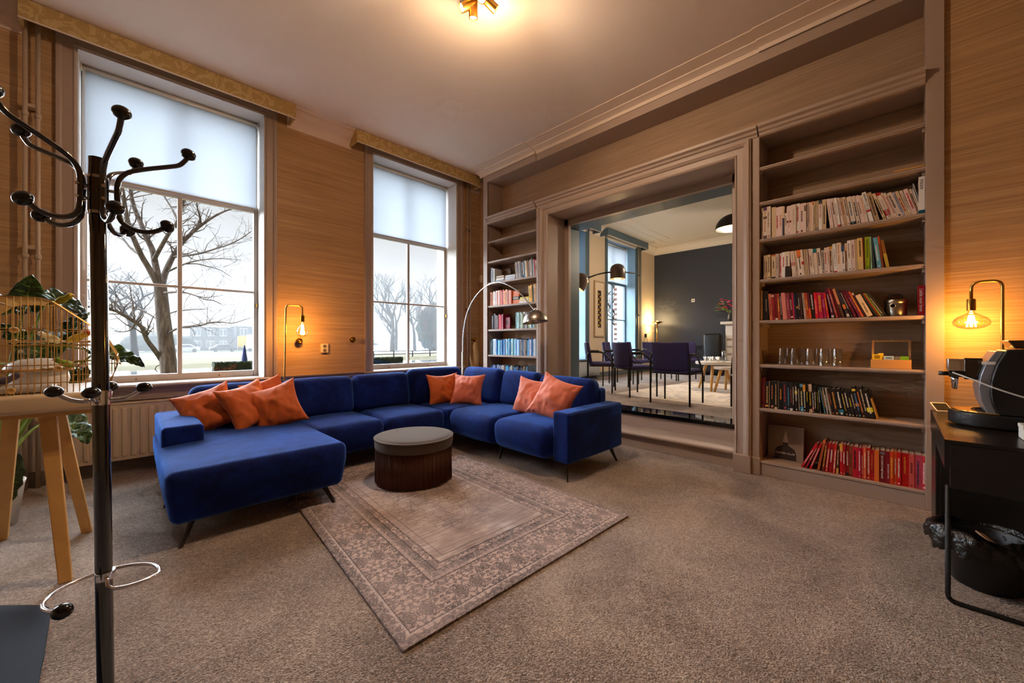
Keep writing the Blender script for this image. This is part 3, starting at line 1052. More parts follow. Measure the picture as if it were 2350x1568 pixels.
OR, CO = M['orange'], M['coral']
pillow('orange throw pillow slumped against the chaise armrest', (.50, 4.17, .615), (.92, -.24, .16), (-.18, .22, .29), .41, .15, OR, 1, 12)
pillow('orange throw pillow in the middle of the three on the chaise', (.775, 4.075, .635), (.9, .40, 0), (-.074, .185, .378), .42, .16, OR, 2, 11)
po = pillow('orange throw pillow rightmost on the chaise, with a small dark tag', (.975, 4.0, .61), (.977, -.21, 0), (-.143, .14, .355), .42, .16, OR, 3, 17)
tg = MB(); tg.box(-.006, .006, -.018, .018, -.001, .001)
pc, pr, pu_, pn = po[1:]
tm = Matrix((( *pr, ), (*pu_,), (*pn,))).transposed().to_4x4()
tg.xf(Matrix.Translation(pc - pr * .185 + pu_ * .13 + pn * .022) @ tm); tg.build('label_tag', M['black_matte'], po[0])
pillow('orange throw pillow tucked behind the chaise pillows', (.955, 4.215, .68), (.98, .1, .05), (-.05, .12, .36), .36, .10, OR, 4, 12)
pillow('orange throw pillow left of the pair in the sofa corner', (2.83, 4.05, .60), (.95, -.32, -.02), (0, .12, .4), .40, .15, OR, 5, 3)
pillow('coral throw pillow right of the pair in the sofa corner', (3.02, 3.80, .60), (.58, -.81, .03), (.15, .1, .4), .41, .15, CO, 6, -3)
pillow('coral throw pillow behind the other beside the right armrest', (3.12, 2.83, .60), (.1, -1, 0), (.16, 0, .4), .42, .14, CO, 7, -4)
pillow('large coral throw pillow leaning on the right armrest', (3.03, 2.44, .625), (.22, -1, 0), (.15, 0, .4), .46, .16, CO, 8, -18)

# ------------------------------------------------------------------ fringed pouffe
pouf = thing('fringed_pouffe', 'round grey-brown velvet pouffe with long dark fringe on the rug', 'pouffe', (1.783, 2.983, .012))
PC = (1.783, 2.983)
M['pouf'] = plain('grey_brown_velvet', (88, 77, 68), 0.9, 0, 0.15, 0.10, 6)
M['pouf'].node_tree.nodes['Principled BSDF'].inputs['Sheen Weight'].default_value = .15
M['fringe'] = plain('chocolate_fringe', (98, 62, 50), 0.75, 0, 0.3, 0.25, 40)
MB().lathe([(.001, .292), (.30, .292), (.322, .300), (.328, .32), (.330, .35), (.326, .378), (.31, .392), (.27, .400), (.15, .406), (.001, .408)], (*PC, 0), 64).build('cushion_top', M['pouf'], pouf, smooth=True)
MB().lathe([(.331, .378), (.336, .381), (.336, .387), (.329, .389)], (*PC, 0), 64).build('piping', M['pouf'], pouf, smooth=True)
MB().lathe([(.001, .02), (.300, .02), (.305, .29), (.001, .291)], (*PC, 0), 48).build('body', M['fringe'], pouf, smooth=True)
mb = MB(); rnd = random.Random(4)
NF = 330
for k in range(NF):
    a = 2 * PI * k / NF + rnd.uniform(-.003, .003)
    rr = .318 + rnd.uniform(-.006, .006)
    x, y = PC[0] + rr * math.cos(a), PC[1] + rr * math.sin(a)
    x2, y2 = PC[0] + (rr + rnd.uniform(-.004, .006)) * math.cos(a + rnd.uniform(-.008, .008)), PC[1] + (rr + rnd.uniform(-.004, .006)) * math.sin(a)
    mb.tube([(x, y, .298), ((x + x2) / 2, (y + y2) / 2, .16), (x2, y2, .016 + rnd.uniform(0, .01))], [.0022, .0027, .0022], 4)
mb.build('fringe', M['fringe'], pouf, smooth=True, kind='stuff')
ang = math.atan2(-1, .55)
tb = MB().box(-.011, .011, -.0015, .0015, 0, .036)
tb.xf(Matrix.Translation((PC[0] + .333 * math.cos(math.radians(-28)), PC[1] + .333 * math.sin(math.radians(-28)), .318)) @ Matrix.Rotation(math.radians(62), 4, 'Z'))
tb.build('leather_tab', plain('tan_leather', (204, 132, 44), .5), pouf)

# ------------------------------------------------------------------ brass bulb lamps
def bulb_profile(kind):
    if kind == 'globe':
        return [(.013, .0), (.014, -.02), (.022, -.036), (.042, -.056), (.057, -.082), (.0625, -.108), (.058, -.136), (.042, -.157), (.02, -.168), (.001, -.170)]
    return [(.014, .0), (.016, -.012), (.034, -.026), (.066, -.044), (.080, -.064), (.083, -.078), (.078, -.094), (.058, -.110), (.03, -.119), (.001, -.121)]


def brass_lamp(label, base, top_dir, reach, zs, kind, power, lean=(0, 0)):
    """base (x, y); the tube rises, bends over towards top_dir and carries a hanging bulb; zs = height of bulb socket bottom"""
    t = thing('brass_floor_lamp', label, 'lamp', (base[0], base[1], 0))
    d = Vector((top_dir[0], top_dir[1], 0)).normalized()
    bx, by = base
    zt = zs + .178
    P = [V(bx, by, .02), V(bx + lean[0] * .5, by + lean[1] * .5, .7), V(bx + lean[0], by + lean[1], zt - .04)]
    o = P[-1]
    arc = bez(o, o + V(0, 0, .045), o + V(0, 0, .045) + d * .045, 6)
    e = o + d * reach + V(0, 0, .045)
    arc2 = bez(e - d * .045, e, e - V(0, 0, .045), 6)
    end = V(e.x, e.y, zs + .07)
    MB().tube(P + arc[1:] + arc2 + [end], .0085, 10).build('tube', M['brass'], t, smooth=True)
    smooth_angle(MB().lathe([(.001, 0), (.13, 0), (.13, .018), (.125, .022), (.012, .024), (.012, .05), (.001, .05)], (bx, by, 0), 32).build('base', M['brass'], t), 40)
    smooth_angle(MB().lathe([(.001, .075), (.019, .075), (.0205, .07), (.0205, 0), (.001, 0)], (e.x, e.y, zs), 20).build('socket', M['brass_dark'], t), 40)
    b = MB().lathe(bulb_profile(kind), (e.x, e.y, zs), 28).build('bulb', M['bulb_amber'], t, smooth=True)
    mb = MB()
    h = .11 if kind == 'globe' else .075
    for k in range(4):
        a = k * PI / 2
        mb.cyl((e.x + .008 * math.cos(a), e.y + .008 * math.sin(a), zs - .03), (e.x + .019 * math.cos(a), e.y + .019 * math.sin(a), zs - .03 - h), .0045, n=8)
    mb.build('filament', M['filament'], b)
    ld = bpy.data.lights.new('bulb_light', 'POINT')
    ld.energy = power
    ld.color = WARM
    ld.shadow_soft_size = .035
    lo = bpy.data.objects.new('bulb_light', ld)
    COL.objects.link(lo)
    lo.parent = t
    lo.location = V(e.x, e.y, zs - .09) - V(bx, by, 0)
    return t


brass_lamp('brass tube lamp with a round glowing bulb behind the sofa', (1.225, 4.77), (.98, -.05), .165, 1.42, 'globe', 20.0, (.03, 0))
brass_lamp('brass tube lamp with a flattened glowing bulb behind the coffee machine', (3.86, -.452), (.12, 1), .125, 1.40, 'oval', 15.0)

# ------------------------------------------------------------------ arc lamp behind the sofa
al = thing('arc_floor_lamp', 'chrome arc lamp with a steel dome shade over the sofa corner', 'lamp', (3.70, 4.78, 0))
smooth_angle(MB().lathe([(.001, 0), (.15, 0), (.15, .045), (.14, .055), (.001, .055)], (3.70, 4.78, 0), 36).build('base', M['steel'], al), 40)
MB().cyl((3.70, 4.78, .05), (3.70, 4.775, 1.04), .017, n=16).build('lower_tube', M['steel'], al, smooth=True)
A = spline([(3.70, 4.775, .95), (3.70, 4.765, 1.30), (3.69, 4.66, 1.62), (3.68, 4.45, 1.86), (3.66, 4.15, 2.0), (3.64, 3.85, 2.005), (3.62, 3.52, 1.86), (3.61, 3.30, 1.67), (3.605, 3.20, 1.575)], 8)
MB().tube(A, .0085, 10).build('arc_tube', M['chrome'], al, smooth=True)
dm = Matrix.Rotation(math.radians(-9), 4, 'X')
dome = [(.157 * math.cos(PI / 2 * i / 12) if i < 12 else .012, .15 * math.sin(PI / 2 * i / 12)) for i in range(13)]
inner = [(r * .975 if r > .02 else .001, z * .96) for (r, z) in reversed(dome)]
MB().lathe(dome + inner, (3.605, 3.195, 1.44), 40, m=dm, caps=False).build('dome_shade', M['steel'], al, smooth=True)
MB().cyl((3.605, 3.20, 1.585), (3.605, 3.197, 1.615), .014, n=14).build('shade_joint', M['chrome'], al, smooth=True)
mb = MB()
for k in range(18):
    a = 2 * PI * k / 18
    for (rr, zz) in ((.062, .136), (.086, .124)):
        p = dm @ V(rr * math.cos(a + rr), rr * math.sin(a + rr), zz + .0016)
        mb.sphere((3.605 + p.x, 3.195 + p.y, 1.44 + p.z), .0045, 6, rows=4)
mb.build('vent_holes', M['black_matte'], al)
MB().sphere((3.605, 3.195, 1.475), .035, 16).build('bulb', M['white_plastic'], al, smooth=True)

# ------------------------------------------------------------------ small things on the window wall
def wall_outlet():
    t = thing('double_wall_socket', 'cream double wall socket between the two windows', 'socket', (1.755, YW - .02, 1.06))
    MB().box(1.712, 1.798, YW - .026, YW, 1.06, 1.172).build('plate', M['cream_plastic'], t, bevel=.005)
    for zz in (1.09, 1.142):
        m2 = Matrix.Rotation(PI / 2, 4, 'X')
        MB().lathe([(.021, 0), (.0225, .003), (.0235, 0), (.021, -.001)], (1.755, YW - .0265, zz), 24, m=m2).build('socket_rim', M['cream_plastic'], t, smooth=True)
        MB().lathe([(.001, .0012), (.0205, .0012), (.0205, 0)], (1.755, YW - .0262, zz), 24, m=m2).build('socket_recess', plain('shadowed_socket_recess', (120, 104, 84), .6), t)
        for dx in (-.009, .009):
            MB().cyl((1.755 + dx, YW - .0276, zz), (1.755 + dx, YW - .027, zz), .0028, n=8).build('contact', M['black_matte'], t)


wall_outlet()


def rosette(x, z, label, y=YW, toward=(0, -1, 0)):
    t = thing('brass_tieback', label, 'tieback', (x, y - .03, z - .035))
    m2 = Matrix.Rotation(PI / 2, 4, 'X')
    smooth_angle(MB().lathe([(.001, 0), (.020, 0), (.020, .012), (.010, .016), (.010, .055), (.022, .058), (.036, .062), (.037, .068), (.028, .074), (.026, .070), (.018, .078), (.010, .076), (.007, .084), (.001, .086)], (x, y, z), 28, m=m2).build('rosette', M['brass_dark'], t), 50)
    return t


rosette(1.455, 1.205, 'brass curtain tieback on the wall below the glowing bulb')
rosette(2.09, 1.225, 'brass curtain tieback on the wall beside the double socket')
rosette(4.11, 1.235, 'brass curtain tieback on the corner wall beside the arc lamp')
tb = thing('thermostat', 'small cream wall sensor high beside the corner bookcase', 'sensor', (4.25, 5.0, 2.2))
MB().box(4.243, 4.273, 4.965, 5.025, 2.19, 2.32).build('housing', M['cream_plastic'], tb, bevel=.006)
MB().box(4.240, 4.2435, 4.975, 5.015, 2.195, 2.215).build('lower_slot', M['white_plastic'], tb)
# driftwood sculpture standing on the dado beside the arc lamp
dw = thing('driftwood', 'pale split driftwood log standing in the corner by the arc lamp', 'log', (4.07, 4.93, 0))
M['drift'] = plain('pale_driftwood', (206, 170, 118), 0.7, 0, 0.3, 0.14, 9)
MB().tube(spline([(4.10, 4.93, .0), (4.11, 4.93, .5), (4.085, 4.93, .8), (4.095, 4.93, .98), (4.075, 4.935, 1.12), (4.09, 4.94, 1.18)], 6), [.05] * 18 + [.05 - .002 * k for k in range(13)], 10).build('log', M['drift'], dw, smooth=True)
MB().tube(spline([(4.06, 4.93, .0), (4.04, 4.93, .5), (4.02, 4.93, .75), (3.985, 4.93, .90), (3.965, 4.925, .97)], 6), [.026] * 14 + [.022, .02, .018, .016, .014, .013, .012, .011, .01, .009, .008], 8).build('branch', M['drift'], dw, smooth=True)


# ------------------------------------------------------------------ radiator below the left window
def radiator(label, x0, x1, z0, z1, yf, mat, n, zfloor=0):
    t = thing('panel_radiator', label, 'radiator', ((x0 + x1) / 2, yf + .05, z0))
    MB().box(x0, x1, yf, yf + .02, z0, z1).build('panel', mat, t, bevel=.006)
    MB().box(x0 + .01, x1 - .01, yf + .02, yf + .075, z0 + .02, z1 - .01).build('rear_panel', mat, t)
    MB().box(x0 - .004, x1 + .004, yf - .004, yf + .085, z1 - .002, z1 + .012).build('top_grille', mat, t, bevel=.004)
    w = (x1 - x0) / n
    me = None
    for k in range(n):
        xx = x0 + (k + .5) * w
        if me is None:
            b = MB().rbox((xx, yf - .001, (z0 + z1) / 2), (w * .30, .0085, (z1 - z0) / 2 - .035), .008, k=2, m=1)
            o = b.build('column', mat, t, smooth=True); me = o; xx0 = xx
        else:
            c = me.copy(); COL.objects.link(c); c.parent = t; c.location = (xx - xx0, 0, 0)
    for xx in (x0 + .12, x1 - .12):
        MB().box(xx - .01, xx + .01, yf + .07, YW - .01, z0 + .1, z0 + .13).build('bracket', mat, t)
    return t


radiator('cream panel radiator under the large left window', -.32, 1.14, .13, .635, 4.94, M['radiator'], 25)
tv = thing('radiator_valve', 'black thermostatic valve knob beside the cream radiator', 'valve', (-.36, 4.92, .60))
MB().cyl((-.30, 4.965, .612), (-.345, 4.955, .612), .012, n=10).build('stem', M['chrome'], tv, smooth=True)
MB().sphere((-.385, 4.945, .612), .033, 16, (1.25, 1, .8)).build('knob', M['black_plastic'], tv, smooth=True)
rp = thing('radiator_pipes', 'cream radiator feed pipes and junction under the window sill', 'pipe', (-.42, 4.98, 0))
MB().tube([(-.30, 4.97, .19), (-.40, 4.97, .19), (-.40, 4.97, .0)], .014, 10).build('pipe', M['white_pipe'], rp, smooth=True)
MB().tube([(-.66, 4.93, 0), (-.66, 4.93, .52)], .016, 10).build('pipe', M['white_pipe'], rp, smooth=True)
MB().box(-.715, -.605, 4.90, 4.99, .50, .525).build('junction_plate', M['white_pipe'], rp, bevel=.004)

# ------------------------------------------------------------------ coat stand
CS = V(-.046, 1.577, 0)
cs = thing('coat_stand', 'gloss black coat stand with curved hooks and chrome umbrella ring', 'coat stand', CS)
KN = M['black_wood']
MB().tube([CS + V(.012, -.014, .03), CS + V(0, 0, 1.0), CS + V(-.008, .009, 1.712)], .0178, 28).build('pole', M['black_gloss'], cs)
smooth_angle(cs.children[0], 50)
smooth_angle(MB().lathe([(.001, 0), (.19, 0), (.19, .012), (.17, .022), (.05, .03), (.024, .05), (.001, .05)], CS + V(.012, -.014, 0), 48).build('base', M['black_gloss'], cs), 50)
for zz in (1.561, 1.655):
    smooth_angle(MB().lathe([(.0185, -.007), (.0215, -.006), (.0215, -.001), (.020, 0), (.0215, .001), (.0215, .006), (.0185, .007)], CS + V(-.006, .007, zz), 28).build('chrome_ring', M['chrome'], cs), 50)
smooth_angle(MB().lathe([(.0185, 1.563), (.0225, 1.563), (.0225, 1.653), (.0185, 1.653)], CS + V(-.006, .007, 0), 28).build('hub', M['black_gloss'], cs), 50)


def radial(c, az, pts):
    ca, sa = math.cos(az), math.sin(az)
    return [c + V(r * ca - s_ * sa, r * sa + s_ * ca, z) for (r, s_, z) in [(p[0], p[2] if len(p) > 2 else 0, p[1]) for p in pts]]


def knob(par, c, axis, r=.0195, mat=KN, name='knob', fl=.86):
    q = Vector(axis).to_track_quat('Z', 'Y').to_matrix().to_4x4()
    b = MB().sphere((0, 0, 0), r, 18, (1, 1, fl), 12).xf(Matrix.Translation(c) @ q)
    return b.build(name, mat, par, smooth=True)


HC = CS + V(-.006, .007, 0)
for k, azd in enumerate((-76, -6, 66, 140, 212)):
    az = math.radians(azd)
    path = radial(HC, az, [(.140, 1.545), (.120, 1.530), (.095, 1.523), (.068, 1.527), (.048, 1.542), (.040, 1.565), (.038, 1.60), (.038, 1.64), (.044, 1.668), (.062, 1.690), (.10, 1.710), (.15, 1.731), (.172, 1.742), (.186, 1.760), (.194, 1.775)])
    h = MB().tube(spline(path, 4), .0066, 10).build('hook', M['black_gloss'], cs, smooth=True)
    knob(h, path[-1] + V(0, 0, .006), path[-1] - path[-2])
    knob(h, path[0] + (path[0] - path[1]).normalized() * .006, path[0] - path[1])
    for zz in (1.592, 1.626):
        c = radial(HC, az, [(.0445, zz), (.0475, zz)])
        MB().cyl(radial(HC, az, [(.020, zz)])[0], c[1], .0045, n=10).build('screw', M['chrome'], h, smooth=False)
smooth_angle(MB().lathe([(.0185, 1.024), (.0205, 1.024), (.0205, 1.064), (.0185, 1.064)], CS, 28).build('chrome_band', M['chrome'], cs), 50)
for azd in (-100, -10, 80, 170):
    az = math.radians(azd)
    path = radial(CS, az, [(.018, 1.036), (.040, 1.036), (.060, 1.043), (.078, 1.056), (.088, 1.066)])
    h = MB().tube(spline(path, 4), .0052, 10).build('small_hook', M['chrome'], cs, smooth=True)
    knob(h, path[-1], V(0, 0, 1), .0185, fl=.8)
RB_ = CS + V(.008, -.009, 0)
smooth_angle(MB().lathe([(.0185, .538), (.0205, .538), (.0205, .560), (.0185, .560)], RB_, 28).build('chrome_band', M['chrome'], cs), 50)
ring = radial(RB_, math.radians(-82), [(.019, .548), (.034, .546), (.040, .532)])
for i in range(34):
    az = math.radians(-70 + 300 * i / 33)
    rr = lerp(.05, .112, min(1, i / 6)) if i < 6 else .112
    ring += radial(RB_, az, [(rr, .524 - .010 * math.sin(i / 33 * PI))])
rg = MB().tube(ring, .0046, 8).build('umbrella_ring', M['chrome'], cs, smooth=True)
knob(rg, ring[-1], ring[-1] - ring[-2], .0185, fl=1.15)

# ------------------------------------------------------------------ slate floor plate in the lower left corner
poly = [(-1.2, 1.2), (-.20, 1.2), (-.205, 1.8), (-.215, 2.3), (-.228, 2.62), (-.238, 2.69), (-.262, 2.735), (-.31, 2.785), (-.40, 2.87), (-.55, 2.96), (-.8, 3.02), (-1.2, 3.04)]
M['slate'] = plain('scuffed_slate', (38, 42, 52), .75, 0, .2, .22, 5)
tag(MB().prism(poly, 'z', .0005, .012).build('slate_floor_plate', M['slate'], bevel=.003), 'dark slate grey floor plate with rounded corner beside the coat stand', 'floor plate')

# ------------------------------------------------------------------ trestle table with bird cage
CC = V(-.36, 3.37, 0)
tt = thing('tripod_table', 'cream tray table on splayed oak legs under the bird cage', 'table', CC)
TR = plain('cream_lacquer_tray', (222, 196, 160), .4, 0, .4)
MB().rbox((-.36, 3.37, .888), (.305, .355, .047), .02, k=2, m=2).build('tray', TR, tt, smooth=True)
MB().box(-.60, -.12, 3.10, 3.64, .812, .841).build('under_frame', M['oak'], tt, bevel=.003)


def post(par, f, t_, w, d, mat, name='leg', tp=.75):
    f, t_ = Vector(f), Vector(t_)
    vs_ = []
    for (p, s_) in ((f, tp), (t_, 1)):
        for (a, b) in ((-1, -1), (1, -1), (1, 1), (-1, 1)): vs_.append(p + V(a * w / 2 * s_, b * d / 2 * s_, 0))
    return MB().add(vs_, [(3, 2, 1, 0), (4, 5, 6, 7), (0, 1, 5, 4), (1, 2, 6, 5), (2, 3, 7, 6), (3, 0, 4, 7)]).build(name, mat, par, bevel=.004)


for (f, t_) in (((-.208, 2.955, 0), (-.285, 3.16, .838)), ((-.166, 3.625, 0), (-.285, 3.50, .838)), ((-.525, 3.845, 0), (-.45, 3.56, .838)), ((-.60, 2.99, 0), (-.47, 3.18, .838))):
    post(tt, f, t_, .062, .062, M['oak'])
cg = thing('bird_cage', 'brass wire bird cage with wooden discs on the oak-legged table', 'bird cage', V(-.36, 3.37, .936))
WIRE = plain('brass_cage_wire', (200, 158, 96), .35, 1.0)
prof = [(.285, .937), (.31, .99), (.335, 1.08), (.33, 1.12), (.29, 1.21), (.255, 1.262), (.10, 1.405), (.06, 1.42)]
PX = lambda s_, i: CC + V(0, 0, 0)
y0c, y1c = 3.05, 3.69
side = MB()
nh = 27
for k in range(nh + 1):
    yy = lerp(y0c, y1c, k / nh)
    path = [V(CC.x - r, yy, z) for (r, z) in prof] + [V(CC.x + r, yy, z) for (r, z) in reversed(prof)]
    side.tube(path, .0021, 4)
side.build('wire_hoops', WIRE, cg, kind='stuff')
rails = MB()
for (r, z) in prof:
    for s_ in (-1, 1): rails.tube([(CC.x + s_ * r, y0c, z), (CC.x + s_ * r, y1c, z)], .003, 5)
rails.build('wire_rails', WIRE, cg)
for (yy, nm) in ((y0c, 'front'), (y1c, 'rear')):
    endw = MB()
    for k in range(-15, 16):
        x = k * .0215
        zs_ = [.937, None]
        # top of the outline at this x
        ax = abs(x)
        zt = .937
        for i in range(len(prof) - 1):
            (ra, za), (rb, zb_) = prof[i], prof[i + 1]
            lo, hi = min(ra, rb), max(ra, rb)
            if lo <= ax <= hi and za > 1.0: zt = max(zt, lerp(za, zb_, (ax - ra) / (rb - ra) if rb != ra else 0))
        if ax < .06: zt = 1.42
        zb0 = .937 if ax < .285 else lerp(.937, 1.08, (ax - .285) / .05)
        if zt > zb0: endw.tube([(CC.x + x, yy, zb0), (CC.x + x, yy, zt)], .0021, 4)
    for z in (.99, 1.08, 1.18, 1.262):
        r = [rr for (rr, zz) in prof if zz >= z][0]
        endw.tube([(CC.x - r, yy, z), (CC.x + r, yy, z)], .0024, 4)
    endw.build('end_wires', WIRE, cg, kind='stuff')
DISC = plain('pale_turned_wood', (226, 178, 104), .45, 0, .4)
for (dx, yy, z) in ((-.02, 3.046, 1.255), (.12, 3.046, 1.06), (-.03, 3.046, .96), (.26, 3.30, 1.26), (-.25, 3.046, 1.255), (.10, 3.25, 1.408), (-.1, 3.2, 1.412), (.335, 3.45, 1.07), (.12, 3.69, 1.06), (-.1, 3.69, 1.2)):
    m2 = Matrix.Rotation(PI / 2, 4, 'X') if yy < 3.06 or yy > 3.65 else (Matrix.Rotation(math.radians(50), 4, 'Y') if z < 1.4 else Matrix.Identity(4))
    smooth_angle(MB().lathe([(.003, .004), (.006, .006), (.0145, .005), (.016, 0), (.0145, -.004), (.003, -.004)], V(CC.x + dx, yy, z), 20, m=m2).build('wooden_disc', DISC, cg), 50)
MB().cyl((CC.x - .28, 3.12, 1.05), (CC.x + .16, 3.15, 1.055), .008, n=10).build('perch', M['oak'], cg, smooth=True)
MB().cyl((CC.x - .22, 3.45, 1.2), (CC.x + .22, 3.5, 1.2), .007, n=10).build('perch', M['oak'], cg, smooth=True)
# nest house of white glazed pottery inside the cage
nh_ = thing('white_nest_bowl', 'white glazed covered nest bowl on the bird cage floor', 'bowl', (-.33, 3.36, .939))
MB().lathe([(.001, .905), (.10, .905), (.112, .96), (.104, 1.0), (.09, 1.005)], (-.33, 3.36, .034), 28).build('bowl', M['white_plastic'], nh_, smooth=True)
MB().lathe([(.13, 1.005), (.132, 1.012), (.115, 1.045), (.07, 1.068), (.001, 1.075)], (-.33, 3.36, .034), 28).build('lid', M['white_plastic'], nh_, smooth=True)
tag(MB().rbox((-.40, 3.2, .957), (.14, .10, .018), .012, k=2, m=1).build('cage_dish', M['white_plastic'], smooth=True), 'shallow white feeding dish in the front of the bird cage', 'dish')


def bird(label, c, az, body, head, belly, s_=1.0, group='small ornamental birds'):
    t = thing('small_bird', label, 'bird', c, 0, group)
    R = Matrix.Translation(c) @ Matrix.Rotation(az, 4, 'Z') @ Matrix.Scale(s_, 4)
    prof = [(.001, -.048), (.010, -.045), (.018, -.030), (.0225, -.008), (.021, .012), (.0165, .024), (.0155, .032), (.0165, .040), (.0150, .051), (.009, .059), (.001, .062)]
    b = MB().lathe(prof, (0, 0, 0), 16, m=Matrix.Rotation(math.radians(62), 4, 'Y'))
    b.xf(Matrix.Translation((0, 0, .028))); b.xf(R)
    b.build('body', plain('plumage_%d_%d_%d' % body, body, .7), t, smooth=True)
    hb = MB().sphere((.045, 0, .056), .0165, 12); hb.xf(R); hb.build('head', plain('plumage_%d_%d_%d' % head, head, .7), t, smooth=True)
    kb = MB().cyl((.059, 0, .056), (.072, 0, .053), .005, .0006, 8); kb.xf(R); kb.build('beak', plain('coral_beak', (226, 104, 48), .4), t)
    tl = MB().add([(-.03, -.008, .022), (-.03, .008, .022), (-.085, .011, -.004), (-.085, -.011, -.004), (-.03, -.006, .014), (-.03, .006, .014), (-.085, .010, -.008), (-.085, -.010, -.008)], [(0, 1, 2, 3), (7, 6, 5, 4), (0, 4, 5, 1), (1, 5, 6, 2), (2, 6, 7, 3), (3, 7, 4, 0)])
    tl.xf(R); tl.build('tail', plain('plumage_%d_%d_%d' % belly, belly, .7), t)
    eb = MB().sphere((.051, -.0145, .060), .0026, 8, rows=5).sphere((.051, .0145, .060), .0026, 8, rows=5); eb.xf(R); eb.build('eyes', M['black_gloss'], t)
    return t


bird('yellow and green bird perched on top of the cage', V(-.24, 3.24, 1.405), math.radians(-40), (200, 196, 60), (224, 204, 60), (120, 140, 60), .85)
bird('orange and yellow bird on the upper perch of the cage', V(-.20, 3.475, 1.195), math.radians(-20), (236, 190, 60), (226, 110, 40), (240, 220, 190), 1.0)
bird('white-headed yellow bird on the upper perch of the cage', V(-.30, 3.46, 1.195), math.radians(-150), (240, 214, 150), (246, 232, 214), (236, 214, 170), .9)
bird('white bird with a red head on the lower cage perch', V(-.52, 3.13, 1.055), math.radians(-60), (238, 214, 200), (206, 40, 34), (220, 190, 160), 1.0)
bird('small purple-grey bird on the cage floor dish', V(-.43, 3.18, .975), math.radians(10), (96, 82, 96), (84, 74, 92), (110, 90, 90), .9)
bird('green bird on the right end of the cage perch', V(-.22, 3.145, 1.06), math.radians(-150), (150, 172, 50), (130, 158, 50), (150, 120, 140), .8)

# ------------------------------------------------------------------ large-leaved pot plant behind and through the cage
def m_leaf():
    t = NT('dark_green_leaf')
    n = t.noise(t.coords(), 9.0, 4, .6)
    col = t.ramp(n, [(0.35, srgb(22, 42, 16)), (0.55, srgb(46, 78, 26)), (0.72, srgb(92, 128, 44))])
    t.base(col, .38, 0, .5)
    t.b.inputs['Transmission Weight'].default_value = 0
    t.bump(n, .2, .004)
    return t.m


M['leaf'] = m_leaf()
M['stem'] = plain('pale_green_stem', (132, 158, 66), .45)
pl = thing('elephant_ear_plant', 'large-leaved green plant behind and through the bird cage', 'plant', (-.62, 4.15, 0))
MB().lathe([(.001, 0), (.12, 0), (.15, .26), (.155, .28), (.145, .28), (.14, .25), (.001, .25)], (-.62, 4.15, 0), 32).build('pot', M['white_plastic'], pl, smooth=True)
MB().lathe([(.001, .252), (.14, .25)], (-.62, 4.15, 0), 24).build('soil', plain('potting_soil', (50, 38, 30), .95), pl)


def big_leaf(base, tip, width, up=(0, 0, 1), droop=.06, seed=0, stem_from=None):
    base, tip = Vector(base), Vector(tip)
    d = tip - base
    L = d.length
    d.normalize()
    upv = Vector(up); upv = (upv - d * upv.dot(d)).normalized()
    sd = d.cross(upv)
    rnd = random.Random(seed)
    ph = rnd.uniform(0, 6)
    nu, nv = 14, 18
    def outline(t):
        if t < .22: return .62 + .38 * math.sin((t / .22) * PI / 2)
        return max(0.0, math.cos((t - .22) / .78 * PI / 2)) ** .8
    def fn(u, v):
        w = (u * 2 - 1)
        t_ = v
        along = t_ - .24 * abs(w) ** 1.3 * (1 - t_) ** 3
        ww = width / 2 * outline(t_) * w
        z = -droop * (t_ ** 2) - .10 * width * (1 - abs(w)) * .6 + .06 * width * abs(w) + .035 * width * math.sin(9 * t_ + 4 * w + ph) * abs(w) + .012 * math.cos(w * 6) * math.sin(t_ * 26)
        return base + d * L * along + sd * ww + upv * z
    mb = MB().grid(fn, nu, nv)
    o = mb.build('leaf', M['leaf'], pl, smooth=True)
    so = o.modifiers.new('thick', 'SOLIDIFY'); so.thickness = .002; so.offset = 0
    rib = MB().tube([fn(.5, i / 10) + upv * .002 for i in range(11)], [.005 - .00042 * i for i in range(11)], 6)
    for s_ in (-1, 1):
        for k in range(2, 8):
            a, b = fn(.5, k / 10), fn(.5 + s_ * .42, min(1, k / 10 + .10))
            m_ = fn(.5 + s_ * .22, k / 10 + .05)
            rib.tube([a + upv * .001, m_ + upv * .003, b + upv * .002], [.0018, .0014, .0008], 4)
    rib.build('leaf_veins', M['stem'], o, smooth=True)
    if stem_from is not None:
        s0 = Vector(stem_from)
        MB().tube(spline([s0, s0.lerp(base, .5) + V(0, 0, .12), base], 8), [.009] * 9 + [.007] * 8, 8).build('stem', M['stem'], pl, smooth=True)
    return o


ST = (-.62, 4.15, .26)
big_leaf(ray_at(58, 700, 2.45), ray_at(74, 632, 2.42), .15, (.15, -1, .1), .01, 1, ST)
big_leaf(ray_at(52, 696, 2.5), ray_at(-60, 712, 2.2), .18, (.1, -.9, .45), .03, 2)
big_leaf(ray_at(90, 690, 2.55), ray_at(155, 668, 2.8), .12, (.2, -.9, .5), .03, 3)
big_leaf(ray_at(112, 672, 2.5), ray_at(200, 720, 2.25), .12, (.2, -.9, .4), .02, 4, ST)
big_leaf(ray_at(228, 800, 2.62), ray_at(330, 832, 2.60), .15, (.3, -.8, .5), .03, 5, ST)
big_leaf(ray_at(150, 955, 3.0), ray_at(206, 1015, 3.0), .2, (.5, -.7, .5), .02, 6, ST)
big_leaf(ray_at(22, 1066, 2.35), ray_at(22, 1165, 2.35), .12, (.5, -.8, .2), .02, 7, (-.62, 4.15, .26))
big_leaf(ray_at(120, 780, 2.6), ray_at(40, 850, 2.35), .20, (.2, -.7, .7), .03, 8, ST)
big_leaf(ray_at(150, 880, 2.75), ray_at(200, 840, 2.6), .16, (.3, -.8, .4), .02, 9, ST)
big_leaf(ray_at(80, 800, 2.7), ray_at(150, 760, 2.6), .22, (.1, -.8, .5), .03, 10, ST)
